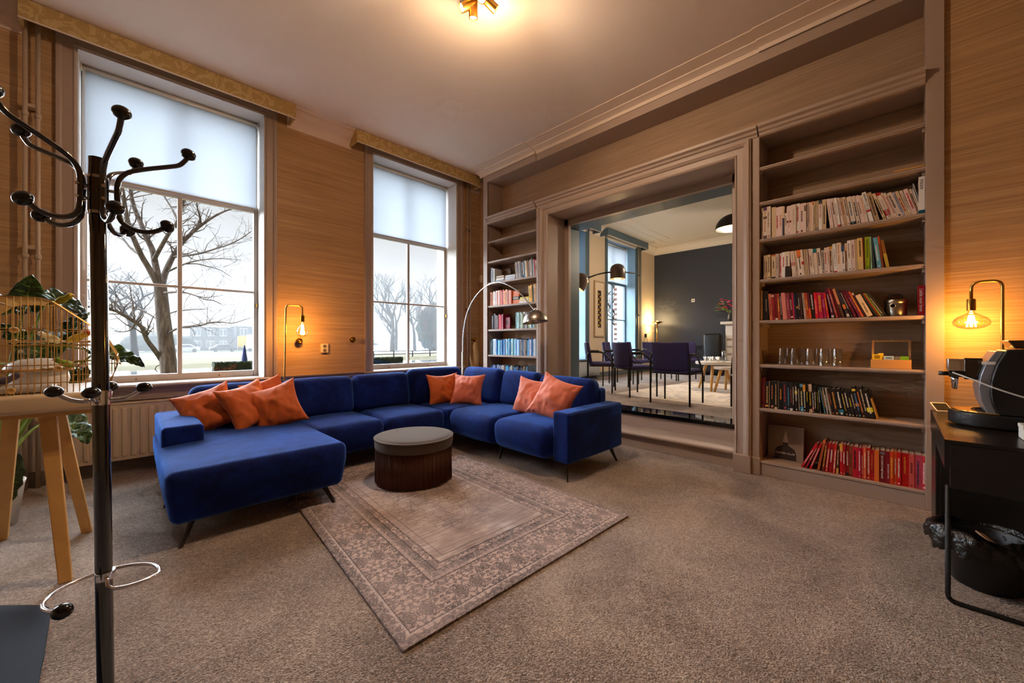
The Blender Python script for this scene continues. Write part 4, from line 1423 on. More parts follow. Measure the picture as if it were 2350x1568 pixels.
big_leaf(ray_at(150, 770, 2.75), ray_at(195, 720, 2.6), .13, (.1, -.9, .3), .02, 11, ST)
big_leaf(ray_at(60, 790, 2.6), ray_at(5, 745, 2.4), .13, (.1, -.9, .3), .02, 12, ST)
big_leaf(ray_at(130, 905, 2.7), ray_at(185, 850, 2.55), .12, (.2, -.9, .3), .02, 13, ST)
mb = MB()
for (a, b) in (((0, 835), (255, 822)), ((20, 770), (190, 800)), ((60, 830), (140, 775)), ((0, 720), (60, 700))):
    mb.tube(spline([ray_at(*a, 2.5), ray_at((a[0] + b[0]) / 2, (a[1] + b[1]) / 2 + 6, 2.55), ray_at(*b, 2.6)], 6), .006, 6)
mb.build('trailing_stem', M['stem'], pl, smooth=True)

# ------------------------------------------------------------------ desk, coffee machine and waste bin
dk = thing('black_desk', 'black-brown desk with a steel loop leg below the right lamp', 'desk', (3.2, -.4, 0))
DKM = plain('black_brown_laminate', (26, 22, 20), .28, 0, .45, .12, 20)
DX0, DX1, DY0, DY1 = 2.665, 3.77, -.645, -.145
MB().box(DX0, DX1, DY0, DY1, .732, .75).build('desk_top', DKM, dk, bevel=.002)
MB().box(DX0 + .0, DX1, DY1 - .018, DY1, .618, .731).build('side_apron', DKM, dk, bevel=.002)
MB().box(DX0, DX0 + .018, DY0, DY1 - .0185, .53, .731).build('end_apron', DKM, dk, bevel=.002)
MB().box(DX0 + .02, 3.35, DY0, DY0 + .016, .18, .731).build('rear_panel', DKM, dk, bevel=.002)
cab = MB().box(3.36, DX1, DY0 + .002, DY1 - .02, .02, .731).build('drawer_cabinet', DKM, dk, bevel=.002)
MB().box(3.37, DX1 - .002, DY1 - .02, DY1 - .004, .03, .60).build('cabinet_side', DKM, dk, bevel=.002)
lp = [V(DX0 + .012, DY1 - .012, .54), V(DX0 + .012, DY1 - .012, .04)] + bez((DX0 + .012, DY1 - .012, .04), (DX0 + .012, DY1 - .012, .010), (DX0 + .012, DY1 - .045, .010), 5)
lp += bez((DX0 + .012, DY0 + .045, .010), (DX0 + .012, DY0 + .012, .010), (DX0 + .012, DY0 + .012, .04), 5) + [V(DX0 + .012, DY0 + .012, .54)]
MB().tube(lp, .0095, 10).build('loop_leg', M['black_matte'], dk, smooth=True)

cm = thing('coffee_machine', 'black and silver bean-to-cup coffee machine on the desk', 'coffee machine', (3.26, -.42, .752))
Z0 = .752
BLK = M['black_plastic']
SIL = plain('silver_blue_plastic', (150, 156, 166), .28, .6, .5)
MB().prism([(3.10, -.66), (3.10, -.36), (3.115, -.28), (3.16, -.215), (3.25, -.19), (3.34, -.215), (3.385, -.28), (3.40, -.36), (3.40, -.66)], 'z', Z0 + .005, Z0 + .075).build('base', BLK, cm, bevel=.008)
MB().prism([(3.113, -.36), (3.127, -.285), (3.168, -.228), (3.25, -.204), (3.332, -.228), (3.373, -.285), (3.387, -.36)], 'z', Z0 + .075, Z0 + .082).build('drip_tray', plain('polished_drip_tray', (212, 176, 96), .18, 1.0), cm, bevel=.002)
gr = MB()
for k in range(7):
    r = .022 + .012 * k
    gr.tube([(3.25 + r * math.cos(a), -.36 + r * .9 * math.sin(a), Z0 + .0835) for a in [math.radians(25 + 130 * i / 12) for i in range(13)]], .0028, 5)
gr.build('drip_grid', M['black_matte'], cm)
# body seen from its side: curved front
bp = [(-.68, .075), (-.355, .075), (-.335, .12), (-.325, .18), (-.328, .25), (-.345, .33), (-.375, .405), (-.68, .412)]
MB().prism([(y, Z0 + z) for (y, z) in bp], 'x', 3.105, 3.395).build('body', BLK, cm, bevel=.008)
fp = [(-.352, .078), (-.318, .078), (-.298, .14), (-.29, .20), (-.296, .27), (-.315, .34), (-.345, .398), (-.373, .398), (-.345, .33), (-.330, .25), (-.327, .18), (-.336, .12)]
MB().prism([(y, Z0 + z) for (y, z) in fp], 'x', 3.125, 3.375).build('front_panel', SIL, cm, bevel=.003)
MB().box(3.122, 3.13, -.345, -.30, Z0 + .33, Z0 + .345).build('model_strip', M['white_plastic'], cm)
MB().box(3.19, 3.31, -.31, -.245, Z0 + .245, Z0 + .36).build('brew_unit', M['black_gloss'], cm, bevel=.004)
MB().box(3.185, 3.315, -.25, -.185, Z0 + .285, Z0 + .355).build('spout_block', M['chrome'], cm, bevel=.006)
MB().box(3.19, 3.31, -.245, -.19, Z0 + .255, Z0 + .284).build('spout_base', M['black_gloss'], cm, bevel=.004)
for xx in (3.225, 3.275):
    MB().lathe([(.001, .0), (.009, 0), (.012, .05), (.014, .07), (.001, .07)], (xx, -.215, Z0 + .188), 14).build('nozzle', M['chrome'], cm, smooth=True)
MB().cyl((3.25, -.19, Z0 + .27), (3.25, -.155, Z0 + .27), .012, n=12).build('spout_knob', M['black_gloss'], cm, smooth=True)
MB().tube(spline([(3.18, -.205, Z0 + .28), (3.10, -.26, Z0 + .255), (3.03, -.36, Z0 + .205), (3.0, -.48, Z0 + .165), (3.02, -.62, Z0 + .15)], 8), .0042, 8).build('milk_hose', plain('grey_silicone_hose', (176, 170, 164), .4), cm, smooth=True)
MB().prism([(-.70, 1.163), (-.41, 1.163), (-.385, 1.205), (-.70, 1.212)], 'x', 3.15, 3.37).build('bean_hopper', plain('smoked_hopper_plastic', (60, 40, 24), .15), cm, bevel=.006)
wb = thing('white_carton', 'white carton at the right edge of the desk', 'carton', (2.93, -.45, .751))
MB().box(2.88, 2.98, -.50, -.396, .7515, .815).build('carton', M['white_plastic'], wb, bevel=.003)
MB().box(2.878, 2.982, -.502, -.394, .80, .818).build('carton_lid', M['white_plastic'], wb, bevel=.003)
pc_ = thing('printed_card', 'dark printed card with white border propped on the desk', 'card', (3.70, -.20, .751))
R = Matrix.Translation((3.70, -.205, .752)) @ Matrix.Rotation(math.radians(-62), 4, 'Z') @ Matrix.Rotation(math.radians(38), 4, 'X')
b = MB().box(-.042, .042, 0, .078, 0, .003); b.xf(R); b.build('card', M['white_plastic'], pc_, bevel=.001)
b = MB().box(-.036, .036, .007, .071, .003, .0036); b.xf(R); b.build('print', plain('dark_card_print', (22, 22, 26), .8, 0, .5, .8, 60), pc_)

bn = thing('waste_bin', 'round black waste bin lined with a bin bag under the desk', 'bin', (3.0, -.30, 0))
BC = (3.005, -.30)
MB().lathe([(.001, .003), (.112, .003), (.118, .01), (.137, .235), (.142, .245), (.138, .25), (.131, .235), (.113, .015), (.001, .012)], (*BC, 0), 40).build('bin', M['black_plastic'], bn, smooth=True)
def m_bag():
    t = NT('glossy_black_bin_bag')
    t.base(srgb(14, 14, 16), .22, 0, .6)
    t.bump(t.noise(t.coords(), 22.0, 4, .6, 1.0), .6, .02)
    return t.m
mb = MB(); rnd = random.Random(9)
def bagfn(u, v):
    a = u * 2 * PI
    w = mnoise.noise(V(math.cos(a) * 2.2, math.sin(a) * 2.2, 1.3)) ; w2 = mnoise.noise(V(math.cos(a) * 6, math.sin(a) * 6, v * 4)) + .8 * abs(mnoise.noise(V(math.cos(a) * 14, math.sin(a) * 14, v * 9)))
    flare = max(0, -math.cos(a - math.radians(-60)))   # longer flap on the far-left side
    if v < .5:
        t_ = v / .5
        r = .118 + .022 * t_ + .006 * w2; z = .12 + .15 * t_ + .02 * w
    else:
        t_ = (v - .5) / .5
        r = .14 + (.022 + .05 * flare + .01 * w) * math.sin(t_ * PI * .6) + .014 * w2; z = .27 + .02 * w + .03 * flare * math.sin(t_ * PI) - (.085 + .03 * w + .02 * w2) * t_ ** 1.4
    return V(BC[0] + r * math.cos(a), BC[1] + r * math.sin(a), z)
mb.grid(bagfn, 130, 30)
mb.build('bin_bag', m_bag(), bn, smooth=True)
b = MB().box(-.035, .035, -.02, .02, -.003, .003); b.xf(Matrix.Translation((BC[0] - .01, BC[1] + .0, .235)) @ Matrix.Rotation(.5, 4, 'X') @ Matrix.Rotation(.6, 4, 'Z'))
tag(b.build('cardboard_scrap', plain('brown_cardboard', (168, 130, 104), .8)), 'torn brown cardboard scrap inside the waste bin', 'scrap')
MB().box(BC[0] - .06, BC[0] + .06, BC[1] - .06, BC[1] + .06, .05, .22).build('bag_contents', M['black_matte'], bn, bevel=.03)

# ------------------------------------------------------------------ ceiling spotlights
sp = thing('ceiling_spotlight', 'brass ceiling spotlight with swivel heads at the top of the picture', 'spotlight', (1.90, 2.26, 3.86))
smooth_angle(MB().lathe([(.001, 0), (.11, 0), (.115, .008), (.115, .02), (.001, .02)], (1.89, 2.24, CEIL - .022), 36).build('ceiling_plate', M['brass'], sp), 40)
heads = [((1.89, 2.31, 3.745), V(.10, .13, -.99)), ((1.845, 2.32, 3.755), V(-.75, .35, -.55)), ((1.87, 2.19, 3.76), V(-.35, -.45, -.82)), ((1.95, 2.19, 3.755), V(.75, -.35, -.55))]
for k, (p, d) in enumerate(heads):
    p = Vector(p); d = d.normalized()
    q = (-d).to_track_quat('Z', 'Y').to_matrix().to_4x4()
    h = smooth_angle(MB().lathe([(.030, -.062), (.034, -.062), (.034, .05), (.028, .066), (.001, .068)], (0, 0, 0), 24, caps=False).xf(Matrix.Translation(p) @ q).build('spot_head', M['brass'], sp), 40)
    MB().cyl(p - d * .02, V(lerp(p.x, 1.89, .5), lerp(p.y, 2.24, .5), CEIL - .015), .006, n=8).build('swivel_arm', M['brass'], h, smooth=True)
    MB().lathe([(.001, -.052), (.029, -.052)], (0, 0, 0), 20).xf(Matrix.Translation(p) @ q).build('lamp_face', M['spot_glow'], h)
    ld = bpy.data.lights.new('spot_light', 'SPOT')
    ld.energy = 64
    ld.color = (1.0, .76, .53)
    ld.spot_size = math.radians(125)
    ld.spot_blend = .9
    ld.shadow_soft_size = .03
    lo = bpy.data.objects.new('spot_light', ld); COL.objects.link(lo)
    lo.parent = sp
    lo.location = p + d * .075 - V(1.90, 2.26, 3.86)
    lo.rotation_euler = d.to_track_quat('-Z', 'Y').to_euler()

ld = bpy.data.lights.new('stray_spot_light', 'POINT')
ld.energy = 34
ld.color = (1.0, .66, .36)
ld.shadow_soft_size = .06
lo = bpy.data.objects.new('stray_spot_light', ld); COL.objects.link(lo)
lo.parent = sp
lo.location = V(1.885, 2.245, 3.60) - V(1.90, 2.26, 3.86)

# ------------------------------------------------------------------ books
ONES = ['', 'first', 'second', 'third', 'fourth', 'fifth', 'sixth', 'seventh', 'eighth', 'ninth', 'tenth', 'eleventh', 'twelfth', 'thirteenth', 'fourteenth', 'fifteenth', 'sixteenth', 'seventeenth', 'eighteenth', 'nineteenth']


def ordinal(n):
    if n < 20: return ONES[n]
    t_, o = divmod(n, 10)
    if o == 0: return ['', '', 'twentieth', 'thirtieth', 'fortieth', 'fiftieth'][t_]
    return ['', '', 'twenty', 'thirty', 'forty', 'fifty'][t_] + '-' + ONES[o]


def colname(c):
    r, g, b = c
    mx, mn = max(c), min(c)
    if mx < 62: return 'black' if mx - mn < 26 else ('dark brown' if r >= b else 'dark navy')
    if mx - mn < 34:
        return 'white' if mn > 214 else ('cream' if mn > 178 else ('pale grey' if mn > 140 else ('grey' if mn > 80 else 'dark grey')))
    if r >= g and r >= b:
        if g > 185: return 'yellow' if b < 120 else 'cream'
        if b > 150 and g > 120: return 'pale pink'
        if b > 90 and b > g + 12: return 'crimson' if r > 150 else 'plum'
        if g > 150: return 'tan' if b > 90 else 'amber'
        if g > 95: return 'salmon' if b > 84 else 'orange'
        if r > 170: return 'red' if g < 72 else 'orange-red'
        if r < 110: return 'maroon'
        return 'dark red' if g < 60 else 'rust brown'
    if g >= r and g >= b: return 'lime green' if (g > 150 and b < 100) else ('pale green' if g > 160 else 'green')
    if mx < 110: return 'navy blue'
    return 'pale blue' if (r > 140) else ('turquoise' if g > b - 40 else 'blue')


BM = {}


def bmat(c, rough=.42):
    c = tuple(int(x) for x in c)
    if c not in BM: BM[c] = plain('book_cover_%d_%d_%d' % c, c, rough, 0, .4)
    return BM[c]


PAGES = plain('book_pages', (206, 190, 168), .85, 0, .2, .06, 60)


def text_mesh(body, size=1.0, bold=0.0):
    cu = bpy.data.curves.new('lettering', 'FONT')
    cu.body = body
    cu.size = size
    cu.offset = bold
    cu.resolution_u = 2
    cu.align_x = 'LEFT'
    ob = bpy.data.objects.new('lettering', cu)
    COL.objects.link(ob)
    bpy.context.view_layer.update()
    me = bpy.data.meshes.new_from_object(ob)
    bpy.data.objects.remove(ob)
    vs_ = [v.co.copy() for v in me.vertices]
    fs_ = [tuple(p.vertices) for p in me.polygons]
    bpy.data.meshes.remove(me)
    xs = [v.x for v in vs_]; ys = [v.y for v in vs_]
    return vs_, fs_, (min(xs), max(xs), min(ys), max(ys))


def shelf_row(entries, ystart, z, where, group, rnd, fit=None, xf=4.075, depth=.165, names=None, count0=0, frame=None):
    """entries: (thickness mm, height mm, colour, lean deg, options). Placed left to right as seen from the room."""
    if fit:
        tot = sum(e[0] for e in entries) / 1000.0
        # lean gaps
        gap = 0
        for a, b in zip(entries, entries[1:]):
            gap += max(0, min(a[1], b[1]) / 1000 * (math.tan(math.radians(b[3])) - math.tan(math.radians(a[3]))))
        k = (fit - gap) / tot
        entries = [(e[0] * k, *e[1:]) for e in entries]
    s0 = 0.0
    prev = None
    for i, e in enumerate(entries):
        t, h, col, lean = e[0] / 1000, e[1] / 1000, e[2], math.radians(e[3])
        op = e[4] if len(e) > 4 else {}
        if 'gap' in op: s0 += op['gap']
        if prev is not None:
            ph, pl_ = prev
            s0 += max(0, min(h * math.cos(lean), ph * math.cos(pl_)) * (math.tan(lean) - math.tan(pl_)))
        s0 += .0006
        ca, sa = math.cos(lean), math.sin(lean)
        xo = xf + op.get('x', rnd.uniform(-.006, .008))
        dp = op.get('d', depth + rnd.uniform(-.02, .015))
        def mp(s_, d, zz, s0=s0, ca=ca, sa=sa, lean=lean, t=t, xo=xo):
            if lean >= 0: ss, z2 = s_ * ca - zz * sa, zz * ca + s_ * sa
            else: ss, z2 = t / ca + (s_ - t) * ca - zz * sa, zz * ca + (s_ - t) * sa
            return V(xo + d, ystart - s0 - ss, z + .0008 + z2)
        c = min(.0022, t * .2)
        pl = [(0, 0), (t, 0), (t, dp), (t - c, dp), (t - c, c), (c, c), (c, dp), (0, dp)]
        n = len(pl)
        mb = MB()
        mb.add([mp(a, b, 0) for (a, b) in pl] + [mp(a, b, h) for (a, b) in pl],
               [(0, 1, 4, 5), (1, 2, 3, 4), (0, 5, 6, 7), (8, 13, 12, 9), (9, 12, 11, 10), (8, 15, 14, 13)] + [(k + n, (k + 1) % n + n, (k + 1) % n, k) for k in range(n)])
        o = mb.build('book', bmat(col))
        cn = op.get('cn') or colname(col)
        kind = op.get('k') or ('thin book' if t < .0125 else ('thick book' if t > .03 else 'book'))
        tag(o, '%s %s, %s from the left in %s' % (cn, kind, ordinal(i + 1 + count0), where), 'book', group)
        if op.get('label'): o['label'] = op['label']
        pg = MB()
        vs_ = [mp(a, b, zz) for zz in (.003, h - .003) for (a, b) in ((c, c), (t - c, c), (t - c, dp - .004), (c, dp - .004))]
        pg.add(vs_, [(0, 1, 2, 3), (7, 6, 5, 4), (0, 4, 5, 1), (1, 5, 6, 2), (2, 6, 7, 3), (3, 7, 4, 0)]).build('page_block', PAGES, o)
        def rect(a, b, z0, z1, lift=.0005):
            return [mp(a, -lift, z0), mp(b, -lift, z0), mp(b, -lift, z1), mp(a, -lift, z1)]
        for (f0, f1, bc) in op.get('b', ()):
            MB().add(rect(.0002, t - .0002, h * f0, h * f1), [(0, 3, 2, 1)]).build('spine_band', bmat(bc), o)
        if op.get('text'):
            vs2, fs2, (xa, xb, ya, yb) = text_mesh(op['text'], 1.0, .012)
            f0, f1 = op.get('tf', (.12, .88))
            Lz = h * (f1 - f0)
            wd = op.get('tw', .6) * t
            off = op.get('to', .5) * t
            q = []
            for p in vs2:
                al = (p.x - xa) / (xb - xa) * Lz
                ac = ((p.y - ya) / (yb - ya) - .5) * wd
                q.append(mp(off + ac, -.0009, h * f1 - al))
            MB().add(q, fs2).build('spine_lettering', bmat(op.get('tc', (240, 236, 226))), o)
        elif op.get('p') is not None:
            pc = op['p']
            q = MB()
            f1 = rnd.uniform(.72, .93); f0 = rnd.uniform(.12, .45)
            zz = h * f1
            wlin = min(t * .42, .010)
            cs_ = t * rnd.uniform(.42, .58)
            while zz > h * f0:
                l = rnd.uniform(.004, .012)
                q.add(rect(cs_ - wlin / 2, cs_ + wlin / 2 * rnd.uniform(.6, 1), zz - l, zz, .0008), [(0, 3, 2, 1)])
                zz -= l + rnd.uniform(.0015, .004)
            if rnd.random() < .6:
                q.add(rect(t * .3, t * .7, h * .04, h * .04 + t * .5, .0008), [(0, 3, 2, 1)])
            q.build('spine_lettering', bmat(pc), o, kind='stuff')
        s0 += t / ca
        prev = (h, lean)
    return s0


rnd = random.Random(21)
W1, W2, BE, PK, GY, TN, NW = (238, 220, 204), (226, 206, 188), (218, 192, 152), (234, 206, 198), (196, 180, 168), (192, 162, 126), (242, 236, 230)
DK, RD, OG = (70, 56, 54), (184, 40, 40), (230, 120, 40)


def row(spec):
    out = []
    for e in spec:
        t, h, c, l = e[:4]
        op = dict(e[4]) if len(e) > 4 else {}
        out.append((t, h, c, l, op))
    return out


p_d, p_r, p_b, p_g = dict(p=DK), dict(p=RD), dict(p=(70, 90, 120)), dict(p=(150, 130, 116))
ROW_A = row([(17, 278, W2, 0, p_d), (27, 285, W1, 0, dict(p=(200, 130, 90), b=[(.88, 1, (70, 40, 80)), (0, .1, (40, 42, 66)), (.62, .7, (60, 50, 60))])), (29, 283, W2, 0, p_g), (31, 270, BE, 0, dict(gap=.006)), (24, 262, PK, 0, p_r), (24, 262, PK, 0, dict(p=(210, 140, 120))),
             (16, 258, BE, 0, dict(b=[(0, .6, (64, 64, 84))])), (15, 195, W1, 0, p_d), (33, 252, PK, 0, dict(p=GY, b=[(.42, .5, (150, 60, 40))])), (34, 255, W2, 0, dict(p=GY)), (24, 258, NW, 0, p_r), (31, 252, PK, 0, p_d),
             (15, 248, W2, 0, dict(b=[(.72, .92, (120, 110, 104))])), (12, 248, PK, 0, p_d), (12, 250, W2, 0, p_g), (11, 246, W1, 0, dict(p=OG)), (13, 250, W2, 0, dict(b=[(.88, 1, (216, 130, 70))])), (11, 246, BE, 0, p_g), (21, 248, TN, 0, dict(b=[(0, .1, (84, 92, 92))], p=GY)), (22, 250, NW, 0, dict(p=(200, 120, 110), b=[(.86, 1, (40, 60, 74))])), (26, 248, BE, 0, p_d),
             (23, 245, PK, 6, dict(p=GY)), (20, 243, PK, 7, p_d), (20, 243, NW, 7, dict(p=GY, b=[(0, .07, RD)])), (16, 240, PK, 8, p_g), (20, 236, TN, 8, dict(p=(150, 80, 60))), (16, 234, W2, 8, p_d), (33, 230, W1, 8, dict(p=(80, 130, 150), b=[(0, .1, (40, 36, 44))])), (22, 228, W2, 9, p_d), (23, 228, PK, 10, p_g), (19, 222, W2, 10, dict(p=(220, 150, 120))),
             (24, 240, NW, 11, dict(text='GENERATIE Z', tc=(52, 50, 58), tf=(.42, .96), tw=.5, b=[(.33, .40, RD)])), (28, 232, TN, 12, p_d), (17, 222, BE, 17, p_d), (27, 220, W1, 18, dict(p=GY, b=[(.12, .34, (190, 50, 60)), (.9, 1, (180, 40, 50))])), (12, 218, W2, 18, dict(p=(220, 110, 90))), (13, 212, W1, 18, dict(p=RD)), (28, 206, W2, 18, p_d), (12, 205, (196, 186, 206), 18, p_b), (18, 204, BE, 17, p_r), (16, 202, W2, 16, p_g), (23, 204, PK, 15, p_r), (15, 200, W1, 14, p_d), (6, 196, NW, 13, {}), (6, 235, (150, 150, 160), 12, {})])
shelf_row(ROW_A, .886, 2.123, "the right bookcase's top row of books", 'pale books in the top row of the right bookcase', rnd, .965)
shelf_row(row([(31, 268, NW, 0, dict(text='7020', tc=(44, 40, 46), tf=(.66, .93), tw=.5, b=[(0, .10, (24, 96, 128))], label='large white book standing upright at the right end of the top row', x=-.004, d=.21))]), -.130 + .0335, 2.123, '', 'pale books in the top row of the right bookcase', rnd)
ROW_B = row([(15, 214, TN, 0, p_d), (16, 214, TN, 0, p_d), (22, 216, BE, 0, p_d), (11, 210, TN, 0, p_d), (28, 212, BE, 0, dict(p=(60, 64, 90), b=[(0, .07, (50, 50, 70)), (.93, 1, (190, 90, 50))])), (25, 214, GY, 0, p_g), (24, 216, PK, 0, p_r), (24, 220, NW, 0, p_r), (33, 222, W1, 0, dict(p=DK, b=[(0, .42, (34, 30, 36))])),
             (30, 220, W2, 5, dict(p=GY, b=[(.42, .56, (214, 120, 110))])), (16, 220, W2, 5, p_g), (28, 222, W1, 5, dict(p=DK, b=[(.7, 1, OG)])), (16, 222, W2, 5, dict(b=[(.42, .54, RD)])), (10, 220, TN, 4, {}), (9, 220, TN, 4, p_g), (9, 218, GY, 4, {}), (10, 220, PK, 4, p_r), (13, 220, W2, 4, p_d), (12, 216, W1, 4, p_g), (24, 214, W2, 4, dict(b=[(.84, 1, (20, 128, 136))])), (25, 216, W1, 4, p_d),
             (20, 192, GY, 2, p_d), (18, 210, W2, 2, p_r), (14, 214, PK, 2, p_g), (20, 216, W2, 2, dict(p=DK, b=[(.9, 1, (232, 170, 60))])), (22, 234, NW, 3, dict(p=GY, b=[(0, .05, RD)])), (30, 236, W1, 2, dict(text='Atomic Habits', tc=(206, 140, 52), tf=(.28, .95), tw=.55)), (20, 206, NW, 2, dict(p=DK, b=[(.78, 1, (60, 84, 130))])), (17, 226, W2, 2, p_d),
             (22, 244, NW, 2, p_g), (22, 246, PK, 2, p_g), (16, 246, TN, 2, {}), (33, 250, (226, 190, 120), 2, p_d), (9, 246, (110, 40, 36), 2, {}), (27, 254, (150, 170, 20), 1, dict(p=(90, 110, 20))), (10, 250, (150, 196, 150), 2, p_g), (10, 240, (70, 76, 84), 3, {}), (25, 238, (100, 170, 196), 6, dict(p=(220, 230, 236))), (12, 246, (206, 96, 40), 6, p_d), (20, 214, (150, 100, 40), 9, dict(b=[(0, .5, (206, 170, 60))]))])
shelf_row(ROW_B, .868, 1.759, "the right bookcase's second row of books", 'pale books in the second row of the right bookcase', rnd, .79)
MR, DP, CR, MG = (120, 16, 24), (70, 18, 52), (200, 20, 48), (176, 20, 84)
wh = dict(p=(226, 216, 210))
ye = dict(p=(236, 190, 60))
ROW_C = row([(13, 272, (228, 190, 140), 0, {}), (52, 262, (34, 22, 24), 1, dict(text='PSYCHOLOGY', tc=(226, 214, 206), tf=(.3, .72), tw=.2, to=.6)), (26, 236, (220, 120, 84), 3, dict(p=(130, 50, 40))), (28, 232, (134, 14, 22), 3, dict(p=(190, 60, 50), b=[(.88, .96, (210, 190, 170))])), (22, 230, (120, 12, 30), 3, dict(b=[(0, .07, (230, 210, 190))])), (22, 232, (168, 66, 34), 3, ye), (15, 232, (40, 28, 48), 3, wh), (36, 236, (226, 138, 122), 4, {}), (34, 230, (150, 60, 72), 4, dict(p=(190, 110, 120))), (20, 232, (92, 20, 40), 4, dict(p=(226, 200, 190), b=[(.06, .12, (230, 206, 180))])), (14, 232, (190, 36, 74), 4, {}), (14, 230, (40, 46, 84), 4, {}), (18, 226, (34, 22, 22), 3, dict(b=[(.4, .5, (200, 130, 30))])), (14, 224, (38, 24, 26), 3, wh), (18, 222, (52, 28, 34), 3, dict(p=(120, 70, 60))),
             (20, 222, (196, 168, 146), 5, dict(p=(120, 110, 110))), (24, 220, (196, 66, 24), 5, ye), (18, 218, (96, 30, 52), 5, dict(b=[(0, .4, (220, 90, 30))])), (28, 216, (40, 24, 28), 5, wh), (26, 218, (220, 20, 40), 4, dict(p=(240, 150, 140))), (32, 218, (196, 20, 70), 5, dict(text='PEOPLE SKILLS', tc=(248, 200, 30), tf=(.26, .88), tw=.62)), (20, 214, MG, 6, dict(p=(226, 140, 180))), (15, 212, (210, 40, 40), 7, ye), (22, 248, (96, 16, 56), 11, dict(p=(226, 196, 206), b=[(.02, .09, (226, 214, 206))])), (18, 246, (158, 48, 48), 13, dict(p=(220, 170, 150))), (16, 240, (112, 14, 28), 14, {}), (20, 244, (216, 140, 90), 15, dict(b=[(0, .45, (90, 60, 44))])), (22, 240, (64, 52, 62), 18, dict(b=[(.3, .45, (226, 130, 50)), (.02, .12, (206, 196, 190))])), (14, 232, (38, 26, 30), 19, wh), (22, 230, (122, 18, 34), 20, dict(p=(190, 90, 80))), (20, 226, (110, 20, 56), 22, dict(p=(190, 110, 130))), (16, 220, (206, 84, 44), 22, ye), (14, 214, (60, 42, 56), 23, dict(b=[(.88, .98, (226, 220, 214))])),
             (40, 185, (238, 204, 160), 23, dict(text='HET ORAKEL', tc=(60, 44, 36), tf=(.16, .62), tw=.3, b=[])), (13, 200, (44, 62, 56), 27, {}), (11, 204, (216, 60, 30), 27, {}), (10, 206, (130, 150, 50), 27, {}), (12, 208, (92, 84, 88), 28, wh), (12, 210, (58, 54, 34), 29, {})])
shelf_row(ROW_C, .888, 1.390, "the right bookcase's third row of books", 'red and dark books in the third row of the right bookcase', rnd, .79)
shelf_row(row([(34, 216, (160, 16, 30), 0, dict(text='Liefde voor leren', tc=(236, 214, 206), tf=(.12, .88), tw=.55, label='red book standing alone at the right end of the third row', d=.2, x=-.004))]), -.130 + .037, 1.390, '', 'red and dark books in the third row of the right bookcase', rnd)
K1, K2, K3, K4 = (22, 18, 18), (30, 26, 28), (16, 14, 14), (38, 38, 48)
cr, bl, og, wt = dict(p=(216, 200, 176)), dict(p=(80, 150, 190)), dict(p=(220, 140, 50)), dict(p=(226, 222, 216))
ROW_E = row([(36, 268, (110, 18, 26), 0, dict(p=(150, 60, 60))), (25, 240, K1, 0, dict(p=(216, 180, 110), b=[(.06, .12, (220, 150, 70))])), (6, 240, (214, 180, 130), 0, {}), (40, 242, K1, 0, dict(p=(190, 110, 80))), (20, 244, K2, 0, dict(p=(200, 160, 110), b=[(.0, .07, (224, 190, 150))])), (10, 244, (120, 112, 112), 0, {}), (27, 238, K3, 0, og), (31, 240, K4, 1, dict(p=(190, 60, 70))), (21, 236, K1, 1, bl), (19, 240, K2, 1, dict(p=(170, 80, 50), b=[(0, .08, (226, 214, 206))])), (13, 238, K1, 1, cr), (20, 240, K2, 2, dict(p=(226, 222, 216), b=[(.6, .72, (216, 196, 30))])), (16, 236, K1, 2, cr), (23, 236, K1, 2, dict(p=(220, 206, 160), b=[(.0, .18, (70, 150, 200)), (.88, 1, (80, 140, 180))])), (19, 236, K3, 2, dict(p=(226, 222, 216), b=[(.74, .98, (226, 150, 40))])), (16, 234, K1, 2, dict(p=(206, 190, 40))), (25, 236, K2, 2, dict(p=(220, 170, 40), b=[(.74, 1, (226, 190, 160)), (0, .12, (230, 200, 180))])), (14, 226, K3, 2, dict(p=(214, 206, 200), b=[(.12, .2, (190, 30, 40))])), (14, 226, K2, 2, wt), (11, 222, K1, 3, dict(p=(190, 190, 50))), (11, 218, K4, 4, wt),
             (8, 218, (60, 110, 120), 9, {}), (10, 216, K1, 9, og), (5, 216, (200, 196, 190), 9, {}), (10, 216, K2, 9, wt), (6, 216, (206, 202, 198), 9, {}), (6, 216, (190, 186, 184), 9, {}), (21, 214, K1, 9, dict(p=(200, 100, 60))), (27, 212, (40, 30, 24), 9, dict(p=(214, 150, 60))), (32, 212, K3, 9, dict(p=(226, 222, 216), b=[(.08, .22, (40, 120, 150))])), (20, 208, K2, 10, dict(p=(220, 180, 90))), (20, 202, K1, 10, wt), (18, 202, K2, 10, dict(p=(206, 190, 40))), (16, 208, K4, 11, cr), (22, 240, K1, 11, dict(p=(90, 140, 190), b=[(.86, .94, (230, 200, 70)), (.36, .46, (230, 120, 60))])), (20, 226, (46, 36, 28), 11, dict(p=(226, 130, 80))), (18, 242, K2, 11, cr), (36, 222, K1, 11, dict(p=(232, 222, 214), b=[(.22, .38, (232, 216, 30))])), (8, 160, (196, 144, 66), 13, {})])
shelf_row(ROW_E, .889, .602, "the right bookcase's fourth row of books", 'black books in the fourth row of the right bookcase', rnd, .745)
R1, R2, R3, R4 = (196, 14, 26), (160, 10, 22), (206, 40, 26), (140, 12, 28)
wp, gp = dict(p=(240, 226, 220)), dict(p=(230, 180, 60))
